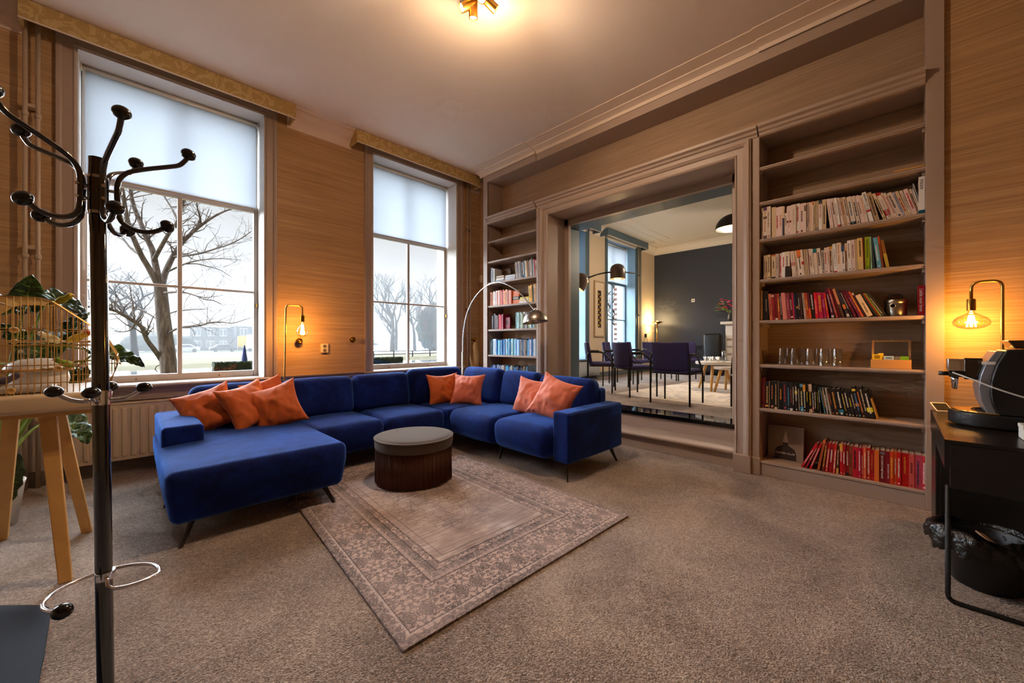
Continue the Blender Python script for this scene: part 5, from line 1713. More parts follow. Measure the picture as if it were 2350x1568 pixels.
ROW_F = row([(18, 238, (204, 14, 40), -25, wp), (14, 212, R2, -22, wp), (16, 236, R1, -18, wp), (18, 262, (176, 84, 44), -9, dict(b=[(.9, 1, (226, 110, 50))])), (18, 244, (110, 30, 24), -6, gp), (20, 240, R1, -5, wp), (24, 240, R2, -4, wp), (18, 240, R3, -3, wp), (18, 232, (96, 60, 40), -2, dict(p=(226, 206, 170), b=[(0, .2, (220, 170, 90))])), (20, 246, R1, 0, dict(p=(240, 200, 190), b=[(.76, 1, (236, 170, 40))])), (18, 246, R2, 0, wp), (24, 244, R4, 0, dict(p=(230, 200, 190), b=[(0, .1, (30, 24, 30))])), (24, 240, (140, 66, 40), 0, dict(p=(90, 30, 24))), (34, 240, (190, 20, 44), 0, dict(p=(40, 14, 18))), (20, 238, (180, 14, 60), 0, wp), (14, 240, R1, 0, wp), (17, 246, (220, 110, 74), 0, dict(p=(244, 220, 200))), (26, 246, R3, 0, wp), (24, 236, R2, 0, dict(p=(200, 90, 60))), (30, 238, (222, 110, 44), 0, {}), (36, 240, (116, 12, 24), 0, dict(text='DE STARTUP-METHODE', tc=(240, 234, 226), tf=(.12, .84), tw=.36, b=[(.88, .96, (120, 116, 118))])), (28, 242, (124, 10, 30), 0, dict(text='DE KUNST VAN', tc=(240, 234, 226), tf=(.16, .6), tw=.3, to=.68)), (24, 246, (206, 62, 22), 0, gp), (16, 246, (212, 80, 24), 0, wp), (24, 246, R1, 0, wp), (46, 246, (178, 12, 16), 0, dict(p=(214, 130, 40))), (30, 244, (204, 86, 80), 0, dict(p=(120, 40, 44))), (42, 246, (196, 70, 88), 0, dict(p=(60, 60, 100), b=[(0, .42, (184, 64, 80))])), (28, 244, (214, 60, 76), 0, wp)])
shelf_row(ROW_F, .600, .1275, "the right bookcase's bottom row of books", 'red books in the bottom row of the right bookcase', rnd, .722)

# photography book leaning on the back of the bottom shelf
pb = thing('photography_book', 'large grey photography book with pale cone on its cover, bottom shelf', 'book', (4.26, .735, .128))
R = Matrix.Translation((4.235, .735, .1285)) @ Matrix.Rotation(math.radians(9), 4, 'Y') @ Matrix.Rotation(math.radians(-4), 4, 'Z')
GC = plain('grey_cover_stock', (146, 128, 112), .5, 0, .35, .05, 6)
def pbq(name, mb, mat): mb.xf(R); return mb.build(name, mat, pb)
pbq('cover', MB().box(0, .003, -.135, .135, 0, .30).box(.018, .021, -.135, .135, 0, .30).box(.003, .018, .132, .135, 0, .30), GC)
pbq('page_block', MB().box(.0035, .0175, -.13, .1315, .004, .296), PAGES)
bust = [(.085, 0), (.083, .06), (.07, .095), (.04, .115), (.022, .125), (.02, .15), (-.02, .15), (-.022, .125), (-.04, .115), (-.07, .095), (-.083, .06), (-.085, 0)]
pbq('cover_figure', MB().add([(-.0008, a, b + .002) for (a, b) in bust], [tuple(range(len(bust)))]), plain('cover_print_dark', (52, 38, 32), .5))
pbq('cover_cone', MB().add([(-.0010, .022, .152), (-.0010, -.022, .152), (-.0010, .0, .262)], [(0, 1, 2)]), plain('cover_print_pale', (206, 190, 172), .5))
vs2, fs2, (xa, xb, ya, yb) = text_mesh('ERWIN OLAF', 1.0, .005)
pbq('cover_lettering', MB().add([(-.0014, .075 - (p.x - xa) / (xb - xa) * .15, .048 + (p.y - ya) / (yb - ya) * .017) for p in vs2], fs2), plain('cover_print_white', (226, 218, 208), .5))

# tumblers on the glass shelf
GP = [(.036, .0), (.040, .0), (.0405, .004), (.030, .140), (.030, .146), (.028, .147), (.001, .147), (.001, .142), (.026, .141), (.037, .004)]
k = 0
GL = [(.735, 4.12), (.645, 4.115), (.535, 4.105), (.445, 4.105), (.36, 4.11), (.70, 4.22), (.59, 4.21), (.49, 4.215), (.40, 4.205)]
gn = ['leftmost tumbler of the front row on the glass shelf', 'second tumbler from the left in the front row, glass shelf', 'middle tumbler of the front row on the glass shelf', 'fourth tumbler from the left in the front row, glass shelf', 'rightmost tumbler of the front row on the glass shelf',
      'leftmost tumbler of the back row on the glass shelf', 'second tumbler from the left in the back row, glass shelf', 'third tumbler from the left in the back row, glass shelf', 'rightmost tumbler of the back row on the glass shelf']
g0 = None
for (yy, xx), nm in zip(GL, gn):
    if g0 is None:
        g0 = MB().lathe(GP, (xx, yy, .996), 28, caps=False).build('glass_tumbler', M['tumbler'], smooth=True)
        o = g0
    else:
        o = g0.copy(); COL.objects.link(o); o.location = (xx, yy, .996)
    tag(o, 'clear upturned ' + nm, 'glass', 'clear tumblers in the right bookcase')

# tea box
tb = thing('tea_box', 'open wooden tea box with glass lid on the glass shelf', 'box', (4.15, .045, .996))
BW = plain('light_bamboo_wood', (206, 150, 84), .45, 0, .35, .1, 22)
bx0, bx1, by0, by1, bz = 4.075, 4.235, -.062, .158, .9965
MB().box(bx0, bx0 + .008, by0, by1, bz, bz + .066).build('front_wall', BW, tb, bevel=.001)
MB().box(bx1 - .008, bx1, by0, by1, bz, bz + .066).build('rear_wall', BW, tb, bevel=.001)
for (a, b) in ((by0, by0 + .008), (by1 - .008, by1)): MB().box(bx0 + .008, bx1 - .008, a, b, bz, bz + .066).build('end_wall', BW, tb, bevel=.001)
MB().box(bx0 + .008, bx1 - .008, by0 + .008, by1 - .008, bz, bz + .006).build('box_floor', BW, tb)
Rl = Matrix.Translation((bx1 + .006, 0, bz + .062)) @ Matrix.Rotation(math.radians(14), 4, 'Y')
lid = MB()
lid.box(-.006, .006, by0, by0 + .014, 0, .155).box(-.006, .006, by1 - .014, by1, 0, .155).box(-.006, .006, by0, by1, 0, .014).box(-.006, .006, by0, by1, .141, .155)
lid.xf(Rl); lo_ = lid.build('lid_frame', BW, tb, bevel=.001)
lg = MB().box(-.001, .001, by0 + .013, by1 - .013, .013, .142); lg.xf(Rl); lg.build('lid_glass', M['tumbler'], lo_)
cl = MB().box(-.008, .004, .03, .055, .153, .160); cl.xf(Rl); cl.build('clasp', M['steel'], lo_)
for (a, b, h, c, nm) in ((.150, .095, .105, (232, 196, 30), 'yellow tea sachet tilted up in the wooden tea box'), (.118, .088, .112, (240, 206, 60), 'yellow tea sachet behind the other in the wooden tea box'), (.085, .03, .092, (170, 196, 214), 'pale blue tea sachet in the wooden tea box'), (.026, .0, .090, (120, 112, 106), 'grey tea sachet in the wooden tea box'), (-.003, -.05, .092, (110, 170, 30), 'lime green tea sachet in the wooden tea box')):
    xx = 4.10 if 'behind' not in nm else 4.13
    b_ = MB().box(xx, xx + .05 if 'tilted' not in nm else xx + .012, b, a, bz + .007, bz + h)
    o = tag(b_.build('tea_sachet', plain('paper_%d_%d_%d' % c, c, .5), bevel=.002), nm, 'sachet', 'tea sachets in the tea box')
    if 'tilted' in nm or 'pale' in nm:
        MB().box(xx - .0006, xx, b + .012, a - .012, bz + .062 + .010, bz + h - .008).build('sachet_print', plain('sachet_print_%d' % c[0], tuple(max(0, q - 70) for q in c), .5), o)

# steel canister
ct = thing('steel_canister', 'brushed steel canister with arched handle beside the dark books', 'canister', (4.16, .022, 1.3905))
MB().lathe([(.001, 0), (.060, 0), (.061, .003), (.061, .098), (.059, .100)], (4.16, .022, 1.3905), 36).build('body', M['steel'], ct, smooth=True)
smooth_angle(MB().lathe([(.062, .098), (.0635, .100), (.0635, .122), (.060, .127), (.001, .128)], (4.16, .022, 1.3905), 36).build('lid', M['steel'], ct), 50)
MB().tube(spline([(4.16, .058, 1.515), (4.16, .052, 1.548), (4.16, .038, 1.556), (4.16, .006, 1.556), (4.16, -.008, 1.548), (4.16, -.014, 1.515)], 5), .0055, 8).build('handle', M['black_plastic'], ct, smooth=True)
mm = Matrix.Rotation(PI / 2, 4, 'Y')
MB().lathe([(.012, 0), (.014, .003), (.016, 0)], (4.0985, .035, 1.470), 18, m=Matrix.Rotation(-PI / 2, 4, 'Y')).build('badge_ring', M['chrome'], ct, smooth=True)

# ------------------------------------------------------------------ left bookcase
def lrow(cols, y, z, h, where, group, tmin, tmax, fit, lean=0, hv=.03, opts=None, count0=0):
    ents = []
    for i, c in enumerate(cols):
        l = lean if not isinstance(lean, (list, tuple)) else lean[i]
        op = dict(p=tuple(min(255, int(q * .5 + 120)) if sum(c) < 330 else max(0, int(q * .45)) for q in c)) if rnd.random() < .7 else {}
        if opts and i in opts: op.update(opts[i])
        ents.append((rnd.uniform(tmin, tmax), (h + rnd.uniform(-hv, hv)) * 1000, c, l, op))
    return shelf_row(ents, y, z, where, group, rnd, fit, count0=count0)


gLA, wLA = 'books in the top row of the corner bookcase', "the corner bookcase's top row of books"
lrow([(40, 36, 40), (30, 28, 30), (200, 200, 210), (120, 120, 130), (210, 214, 204), (214, 218, 222)], 4.568, 2.123, .22, wLA, gLA, 14, 20, .105, 0, .01)
pbk = MB().box(4.085, 4.10, 4.345, 4.455, 2.213, 2.335)


def flat_stack(items, ya, yb, z, where, group, x=4.08):
    zz = z + .0008
    for i, (th, c, dw_, nm) in enumerate(items):
        a, b = ya - dw_, yb + dw_ * .4
        o = MB()
        o.box(x + dw_ * .3, x + .15, b, a, zz, zz + .0015).box(x + dw_ * .3, x + .15, b, a, zz + th - .0015, zz + th).box(x + dw_ * .3, x + dw_ * .3 + .002, b, a, zz, zz + th)
        bo = o.build('book', bmat(c))
        tag(bo, nm, 'book', group)
        MB().box(x + dw_ * .3 + .003, x + .147, b + .003, a - .003, zz + .0015, zz + th - .0015).build('page_block', PAGES, bo)
        zz += th + .0006
    return zz


zt_ = flat_stack([(.022, (110, 116, 130), 0, 'grey book at the bottom of the flat pile, corner bookcase top row'), (.018, (232, 226, 220), .006, 'white book second from the bottom of that flat pile, corner bookcase'), (.016, (210, 196, 160), .012, 'cream book third from the bottom of the flat pile, corner bookcase'), (.014, (160, 120, 90), .01, 'tan book fourth from the bottom of the flat pile, corner bookcase'), (.016, (224, 210, 190), .016, 'cream book on top of the flat pile, corner bookcase top row')], 4.44, 4.255, 2.123, '', gLA)
flat_stack([(.020, (190, 196, 212), 0, 'pale blue-grey book at the bottom of the low flat pile, corner bookcase'), (.018, (214, 216, 226), .004, 'pale book second in the low flat pile, corner bookcase'), (.018, (200, 204, 216), .008, 'pale grey book third in the low flat pile, corner bookcase'), (.018, (222, 222, 228), .012, 'white book on top of the low flat pile, corner bookcase')], 4.235, 4.015, 2.123, '', gLA)
dp_ = thing('dark_picture_book', 'brown picture book standing face out above the flat pile of books', 'book', (4.20, 4.36, 2.124))
MB().box(4.235, 4.247, 4.27, 4.46, 2.124, 2.34).build('cover', plain('brown_painted_cover', (84, 52, 24), .5, 0, .3, .9, 18), dp_)
MB().box(4.2475, 4.257, 4.275, 4.457, 2.128, 2.336).build('page_block', PAGES, dp_)
lrow([(190, 166, 152), (150, 140, 144), (140, 130, 136), (226, 222, 222), (60, 56, 60), (90, 84, 88), (214, 224, 232), (70, 90, 120), (220, 230, 224), (214, 170, 110), (130, 106, 92), (150, 120, 104), (228, 220, 210), (96, 100, 108), (190, 196, 200), (176, 30, 40), (206, 200, 196), (150, 148, 150)], 3.995, 2.123, .235, wLA, gLA, 18, 28, .43, [7] * 8 + [5] * 6 + [3] * 4, .02, {6: dict(b=[(0, .14, (20, 90, 170))])}, count0=6)
gLB, wLB = 'books in the second row of the corner bookcase', "the corner bookcase's second row of books"
lrow([(206, 110, 50), (196, 150, 130), (228, 210, 196), (214, 190, 190), (232, 224, 216), (206, 66, 30), (214, 180, 166), (200, 70, 34), (196, 54, 30), (186, 50, 30), (236, 130, 20), (226, 170, 120), (200, 90, 40), (236, 200, 190), (206, 90, 30)], 4.555, 1.759, .215, wLB, gLB, 22, 32, .46, 0, .015)
ob = thing('orange_box_book', 'thick orange book with black band, face out in the corner bookcase', 'book', (4.10, 4.02, 1.7598))
MB().box(4.09, 4.12, 3.945, 4.105, 1.7598, 1.95).build('cover', bmat((222, 104, 20)), ob, bevel=.002)
MB().box(4.089, 4.1215, 3.944, 4.106, 1.815, 1.865).build('paper_band', bmat((40, 34, 34)), ob)
MB().box(4.0885, 4.089, 3.965, 4.075, 1.832, 1.848).build('band_lettering', bmat((190, 170, 130)), ob)
flat_stack([(.028, (232, 226, 218), 0, 'white book at the bottom of the yellow flat pile, corner bookcase'), (.018, (236, 206, 150), .0, 'cream book second in the yellow flat pile, corner bookcase'), (.018, (238, 222, 150), .008, 'pale yellow book third in the yellow flat pile, corner bookcase'), (.020, (230, 206, 60), .016, 'yellow book on top of the yellow flat pile, corner bookcase')], 3.935, 3.745, 1.759, '', gLB)
lrow([(232, 196, 90), (226, 160, 20), (232, 176, 30), (40, 130, 160), (200, 150, 100), (216, 170, 116), (226, 190, 150)], 3.735, 1.759, .235, wLB, gLB, 18, 26, .168, 4, .02, count0=15)
gLC, wLC = 'books in the third row of the corner bookcase', "the corner bookcase's third row of books"
lrow([(34, 28, 36), (30, 26, 30), (80, 30, 26), (60, 34, 30), (176, 14, 44), (206, 20, 60), (150, 14, 50)], 4.52, 1.390, .225, wLC, gLC, 30, 42, .25, 0, .02)
rb = thing('face_out_crimson_book', 'crimson book standing face out beside the red books, corner bookcase', 'book', (4.10, 4.2, 1.3908))
MB().box(4.105, 4.135, 4.15, 4.27, 1.3908, 1.565).build('cover', bmat((128, 12, 46)), rb, bevel=.002)
MB().box(4.1045, 4.105, 4.185, 4.235, 1.46, 1.52).build('cover_emblem', bmat((70, 14, 34)), rb)
lrow([(60, 110, 120), (150, 196, 206), (200, 226, 230), (120, 190, 200), (180, 200, 190), (160, 180, 150), (226, 232, 230), (70, 76, 84), (190, 200, 210), (120, 130, 130), (214, 206, 120), (110, 180, 190), (210, 226, 230), (60, 120, 150), (150, 200, 210), (200, 180, 170), (120, 190, 120), (90, 170, 120)], 4.005, 1.390, .225, wLC, gLC, 18, 28, .44, 0, .015, count0=7)
gLD, wLD = 'blue books in the fourth row of the corner bookcase', "the corner bookcase's fourth row of books"
BL = [(40, 70, 80), (60, 84, 96), (40, 130, 190), (190, 220, 236), (226, 226, 230), (30, 110, 180), (90, 170, 220), (110, 190, 226), (150, 210, 236), (30, 120, 200), (40, 130, 206), (80, 150, 210), (190, 200, 214), (110, 180, 220), (120, 196, 224), (40, 90, 150), (20, 150, 190), (190, 224, 232), (70, 170, 210), (160, 210, 220), (30, 110, 190), (206, 230, 240), (120, 170, 210), (226, 232, 236), (16, 60, 100), (20, 70, 110), (140, 116, 104), (24, 40, 66), (90, 180, 214), (30, 90, 170), (220, 224, 230), (24, 90, 160), (150, 200, 226), (206, 196, 206), (30, 150, 180), (110, 196, 224)]
lrow(BL, 4.562, .995, .235, wLD, gLD, 22, 32, .985, 0, .014)
gLE, wLE = 'dark blue books in the lowest visible row of the corner bookcase', "the corner bookcase's lowest visible row"
DB = [(24, 40, 80), (60, 90, 150), (110, 140, 190), (90, 110, 160), (30, 40, 70), (120, 140, 180), (150, 170, 200), (60, 64, 80), (150, 150, 150), (190, 180, 170), (110, 80, 66), (60, 130, 180), (40, 150, 200), (90, 100, 130), (120, 140, 170), (160, 150, 130), (50, 90, 140), (40, 110, 160), (90, 90, 90), (60, 70, 90), (34, 60, 100), (20, 20, 26), (26, 26, 34), (120, 96, 70), (40, 60, 90), (70, 110, 140)]
lrow(DB, 4.545, .602, .225, wLE, gLE, 22, 32, .77, 0, .016)
bx = thing('black_magazine_file', 'black magazine file at the end of the lowest visible bookcase row', 'file', (4.2, 3.66, .6025))
MB().box(4.075, 4.30, 3.568, 3.755, .6025, .86).build('file_box', M['black_matte'], bx, bevel=.003)
MB().box(4.0735, 4.075, 3.645, 3.68, .68, .72).build('finger_hole', M['black_gloss'], bx)

# ------------------------------------------------------------------ meeting room furniture
ZF = .35
UP = plain('dark_violet_upholstery', (58, 54, 96), .85, 0, .2, .08, 30)


def make_chair():
    t = thing('meeting_chair', '', 'chair', (0, 0, 0))
    # faces +x; seat centre at the origin
    MB().rbox((.02, 0, .445), (.235, .245, .032), .03, (0, 0, .012), k=2, m=3).build('seat', UP, t, smooth=True)
    b = MB().rbox((0, 0, 0), (.022, .25, .19), .022, (.010, 0, 0), k=2, m=4)
    for i, p in enumerate(b.v): b.v[i] = V(p.x + .05 * (1 - (p.y / .25) ** 2) * -1, p.y, p.z)
    b.xf(Matrix.Translation((-.205, 0, .655)) @ Matrix.Rotation(math.radians(-9), 4, 'Y'))
    b.build('backrest', UP, t, smooth=True)
    for s_ in (-1, 1):
        y = s_ * .265
        MB().tube([(-.235, y, .0), (-.235, y, .60)] + bez((-.235, y, .60), (-.235, y, .655), (-.18, y, .662), 5)[1:] + [(-.06, y, .662)] + bez((-.03, y, .662), (.03, y, .66), (.10, y, .58), 4) + bez((.18, y, .49), (.235, y, .42), (.235, y, .36), 4) + [(.235, y, .0)], .0125, 10).build('side_frame', M['black_matte'], t, smooth=True)
        MB().box(-.20, -.04, y - .022, y + .022, .672, .69).build('arm_pad', M['black_plastic'], t, bevel=.006)
        MB().tube([(-.235, y, .42), (.235, y, .42)], .010, 8).build('side_rail', M['black_matte'], t, smooth=True)
    MB().tube([(.21, -.265, .42), (.21, .265, .42)], .010, 8).build('cross_rail', M['black_matte'], t, smooth=True)
    MB().tube([(-.21, -.265, .42), (-.21, .265, .42)], .010, 8).build('cross_rail', M['black_matte'], t, smooth=True)
    return t


ch0 = make_chair()
CT = V(7.25, 2.35, 0)
chairs = [(5.42, 2.19, 0.0, 'violet chair with its back to the doorway, centre of the opening'), (5.74, 2.995, -.53, 'violet chair turned slightly right, left of the centre chair'), (6.12, 3.83, -1.0, 'violet chair half hidden at the far left of the circle'), (6.78, 3.86, -1.25, 'violet chair below the slate blue window, behind the left chair'),
          (7.50, 3.90, -1.6, 'violet chair in front of the radiator pipes, back of the circle'), (8.25, 3.72, -2.0, 'violet chair in front of the uplighter lamp'), (8.75, 3.30, -2.45, 'violet chair in front of the dark wall, facing the doorway'), (5.46, 1.22, .35, 'violet chair cut off by the right side of the doorway')]
for i, (x, y, a, lb) in enumerate(chairs):
    o = ch0 if i == 0 else dup(ch0)
    o.location = (x, y, ZF + (0.0125 if False else 0.0))
    o.rotation_euler = (0, 0, a)
    o['label'] = lb
    o['group'] = 'violet meeting chairs in a circle'
WT = plain('white_table_top', (216, 212, 208), .35)


def small_table(label, x, y, h, r, a0, sx=1.0):
    t = thing('side_table', label, 'table', (x, y, ZF), 0, 'small oak-legged tables')
    smooth_angle(MB().lathe([(.001, h - .05), (r - .01, h - .05), (r, h - .04), (r, h - .004), (r - .006, h), (.001, h)], (x, y, ZF), 40, sx, 1).build('table_top', WT, t), 50)
    for k in range(3):
        a = a0 + k * 2 * PI / 3
        MB().cyl((x + (r + .02) * sx * math.cos(a), y + (r + .02) * math.sin(a), ZF), (x + r * .55 * sx * math.cos(a), y + r * .55 * math.sin(a), ZF + h - .05), .018, .028, 12).build('leg', M['oak'], t, smooth=True)
    return t


small_table('higher round white table with oak legs holding glasses', 7.32, 2.30, .50, .30, 1.2)
small_table('lower round white table with oak legs in front of the other', 7.22, 2.06, .43, .22, .4)
g1 = None
gz = ZF + .5005
TP = [(.001, 0), (.030, 0), (.036, .085), (.0345, .085), (.029, .006), (.001, .005)]
for i, (x, y, lb) in enumerate([(7.20, 2.40, 'leftmost'), (7.25, 2.30, 'second'), (7.30, 2.36, 'third'), (7.22, 2.20, 'fourth'), (7.34, 2.25, 'fifth')]):
    if g1 is None: g1 = MB().lathe(TP, (x, y, gz), 18).build('water_glass', M['tumbler'], smooth=True); o = g1
    else: o = g1.copy(); COL.objects.link(o); o.location = (x, y, gz)
    tag(o, 'clear water glass, %s in the cluster on the white table' % lb, 'glass', 'water glasses on the meeting room table')
MB_ = MB().lathe([(.001, 0), (.035, 0), (.040, .03), (.028, .12), (.030, .19), (.0285, .19), (.0265, .12), (.037, .03), (.001, .006)], (7.16, 2.10, ZF + .5005), 20)
tag(MB_.build('glass_carafe', M['tumbler'], smooth=True), 'tall clear glass carafe at the right end of the white table', 'carafe')


def m_rug2():
    t = NT('pale_worn_rug')
    co = t.coords()
    n = t.noise(co, 3.0, 6, .65, 1.2)
    n2 = t.noise(co, 26.0, 3, .6, 1.0)
    col = t.ramp(t.math('ADD', t.math('MULTIPLY', n, .6), t.math('MULTIPLY', n2, .4)), [(.34, srgb(150, 150, 160)), (.5, srgb(214, 198, 180)), (.66, srgb(236, 226, 214))])
    t.base(col, .95, 0, .1)
    t.bump(n2, .3, .005)
    return t.m


mb = MB().prism([(5.42, .9), (5.62, 3.30), (8.5, 3.1), (8.3, .7)], 'z', ZF + .0005, ZF + .003)
tag(mb.build('pale_rug', m_rug2()), 'pale worn rug under the meeting room chairs', 'rug')
# black arc lamp with two dome shades
bl = thing('two_arm_floor_lamp', 'black floor lamp with curved arms and grey dome shades', 'lamp', (5.55, 4.45, ZF))
smooth_angle(MB().lathe([(.001, 0), (.16, 0), (.16, .02), (.001, .022)], (5.30, 4.30, ZF), 32).build('base', M['black_matte'], bl), 40)
MB().tube([(5.30, 4.30, ZF + .02), (5.30, 4.30, 2.12)], .013, 10).build('pole', M['black_matte'], bl, smooth=True)
D1 = ray_at(1417, 624, 6.5)
D0 = ray_at(1338, 646, 6.35)
De = ray_at(1456, 627, 6.7)
MB().tube(spline([(5.30, 4.30, 2.10), D0 + V(0, 0, .03), D0.lerp(D1, .5) + V(0, 0, .045), D1, De], 8), .013, 8).build('arm', M['black_matte'], bl, smooth=True)
GS = plain('taupe_metal_shade', (112, 100, 96), .35, .3)
dprof = [(.128, -.12), (.13, -.115), (.13, .0), (.122, .055), (.095, .10), (.05, .128), (.001, .135), (.001, .130), (.046, .122), (.088, .095), (.116, .053), (.124, 0), (.124, -.12)]
GLOW = emit('warm_lamp_glow', (1.0, .62, .16), 5.0)
for (c, m2, nm) in ((D1, Matrix.Identity(4), 'a'), (D0 + V(-.04, .02, 0), Matrix.Rotation(math.radians(25), 4, 'X') @ Matrix.Rotation(math.radians(18), 4, 'Y'), 'b')):
    s_ = MB().lathe(dprof, c, 28, m=m2, caps=False).build('dome_shade', GS, bl, smooth=True)
    cc = c + (m2 @ V(0, 0, -.10))
    MB().sphere(cc, .062, 18, (1, 1, .9)).build('bulb', GLOW, s_, smooth=True)
    ld = bpy.data.lights.new('dome_light', 'POINT'); ld.energy = 12; ld.color = (1, .66, .3); ld.shadow_soft_size = .05
    lo = bpy.data.objects.new('dome_light', ld); COL.objects.link(lo); lo.parent = bl; lo.location = cc + V(0, 0, -.09) - ORG[bl.name]
# uplighter in the far corner
ul = thing('uplighter_lamp', 'slim brass uplighter floor lamp in the far corner', 'lamp', (10.55, 4.78, ZF))
UX, UY = 10.55, 4.80
smooth_angle(MB().lathe([(.001, 0), (.13, 0), (.13, .02), (.015, .03), (.001, .03)], (UX, UY, ZF), 28).build('base', M['brass_dark'], ul), 40)
MB().tube([(UX, UY, ZF + .02), (UX, UY, 1.70)], .014, 10).build('pole', M['brass_dark'], ul, smooth=True)
MB().lathe([(.02, 1.68), (.06, 1.70), (.16, 1.745), (.162, 1.75), (.155, 1.75), (.055, 1.712), (.001, 1.705)], (UX, UY, 0), 28, caps=False).build('bowl', M['brass_dark'], ul, smooth=True)
MB().tube([(UX, UY, 1.45), (UX - .1, UY + .05, 1.5)], .006, 6).build('reading_arm', M['brass_dark'], ul, smooth=True)
for (dx, dy, dz, pw) in ((0, 0, 1.80, 40), (-.02, .10, 1.58, 12)):
    ld = bpy.data.lights.new('uplight', 'POINT'); ld.energy = pw; ld.color = (1, .68, .30); ld.shadow_soft_size = .04
    lo = bpy.data.objects.new('uplight', ld); COL.objects.link(lo); lo.parent = ul; lo.location = V(UX + dx, UY + dy, dz) - ORG[ul.name]
MB().sphere((UX, UY, 1.75), .035, 12).build('lamp_bulb', GLOW, ul, smooth=True)
# pendant and ceiling rose
pd = thing('pendant_lamp', 'black dome pendant lamp hanging from the ceiling rose', 'lamp', (7.55, 2.02, 3.1))
PXY = (7.50, 2.06)
MB().tube([(*PXY, 3.42), (*PXY, 3.87)], .008, 8).build('rod', M['black_matte'], pd, smooth=True)
dome = [(.27 * math.cos(PI / 2 * i / 10), .25 * math.sin(PI / 2 * i / 10)) for i in range(10)] + [(.02, .25)]
MB().lathe(dome + [(.012, .24)] + [(r * .97, z * .96) for (r, z) in reversed(dome[:-1])], (*PXY, 3.17), 36, caps=False).build('dome_shade', M['black_matte'], pd, smooth=True)
MB().lathe([(.001, .035), (.255, .035), (.255, .03), (.001, .03)], (*PXY, 3.17), 32).build('diffuser', emit('pendant_glow', (1, .66, .26), 7.0), pd)
ld = bpy.data.lights.new('pendant_light', 'POINT'); ld.energy = 150; ld.color = (1, .80, .58); ld.shadow_soft_size = .12
lo = bpy.data.objects.new('pendant_light', ld); COL.objects.link(lo); lo.parent = pd; lo.location = V(*PXY, 3.08) - ORG[pd.name]
cr_ = MB().lathe([(.001, -.05), (.08, -.045), (.10, -.02), (.18, -.025), (.20, -.012), (.30, -.018), (.33, -.030), (.36, -.020), (.40, -.008), (.42, 0)], (*PXY, CEIL), 48)
rose = cr_.build('ceiling_rose', M['bp_ceiling'], smooth=True); tag(rose, 'round white plaster ceiling rose above the pendant lamp', 'ceiling rose')
for k in range(12):
    a = 2 * PI * k / 12
    MB().sphere((PXY[0] + .25 * math.cos(a), PXY[1] + .25 * math.sin(a), CEIL - .02), .03, 10, (1, 1, .6), 6).build('plaster_leaf', M['bp_ceiling'], rose, smooth=True)
# framed picture
fr = thing('framed_picture', 'tall framed picture with a dark strip and gold shapes between windows', 'picture', (7.965, 5.04, 1.30))
x0, x1, z0, z1 = 7.75, 8.20, 1.31, 2.63
OAKF = plain('pale_picture_frame', (186, 160, 128), .5)
for (a, b, c, d) in ((x0, x0 + .03, z0, z1), (x1 - .03, x1, z0, z1), (x0 + .03, x1 - .03, z0, z0 + .03), (x0 + .03, x1 - .03, z1 - .03, z1)):
    MB().box(a, b, 5.02, 5.055, c, d).build('frame_rail', OAKF, fr, bevel=.003)
MB().box(x0 + .03, x1 - .03, 5.040, 5.055, z0 + .03, z1 - .03).build('mount', plain('cream_mount_board', (226, 208, 182), .7), fr)
MB().box(x0 + .155, x1 - .155, 5.036, 5.0395, z0 + .22, z1 - .22).build('artwork', plain('dark_plum_print', (44, 26, 34), .6), fr)
rr = random.Random(5); mb = MB()
for k in range(13):
    zz = z0 + .27 + k * .062; xx = 7.975 + .035 * (1 if k % 2 else -1)
    mb.add([(xx + .028 * math.cos(a) , 5.0355, zz + .026 * math.sin(a)) for a in [2 * PI * i / 8 for i in range(8)]], [tuple(range(8))])
mb.build('gold_shapes', plain('gold_print', (206, 160, 40), .5), fr)
# black cabinet, speaker case, fireplace, flowers
cb = thing('low_black_cabinet', 'low black cabinet against the dark meeting room wall', 'cabinet', (10.7, 3.8, ZF))
MB().box(10.5, 10.9, 3.55, 4.05, ZF + .04, 1.06).build('body', M['black_matte'], cb, bevel=.004)
MB().box(10.47, 10.91, 3.53, 4.07, 1.06, 1.09).build('top', M['black_plastic'], cb, bevel=.004)
MB().box(10.49, 10.5, 3.56, 3.795, ZF + .06, 1.05).build('door', M['black_plastic'], cb, bevel=.003)
MB().box(10.49, 10.5, 3.805, 4.04, ZF + .06, 1.05).build('door', M['black_plastic'], cb, bevel=.003)
kb = thing('black_suitcase', 'tall black shell case with rounded corners by the dark wall', 'case', (10.4, 3.28, ZF))
MB().rbox((10.42, 3.30, .90), (.13, .21, .50), .07, (.02, .01, 0), k=3, m=2).build('shell', M['black_plastic'], kb, smooth=True)
MB().box(10.30, 10.55, 3.09, 3.51, .88, .885).build('zip', M['black_gloss'], kb)
for s_ in (-1, 1): MB().cyl((10.38, 3.30 + s_ * .15, ZF + .025), (10.46, 3.30 + s_ * .15, ZF + .025), .025, n=12).build('wheel', M['black_matte'], kb, smooth=True)
fp_ = thing('white_fireplace', 'white carved marble fireplace at the right edge of the doorway', 'fireplace', (10.7, 2.4, ZF))
MAR = plain('white_marble', (216, 206, 194), .3, 0, .5, .08, 5)
MB().box(10.42, 10.93, 1.0, 3.14, 1.62, 1.69).build('mantel_shelf', MAR, fp_, bevel=.01)
MB().box(10.52, 10.93, 1.1, 3.05, 1.38, 1.62).build('frieze', MAR, fp_, bevel=.01)
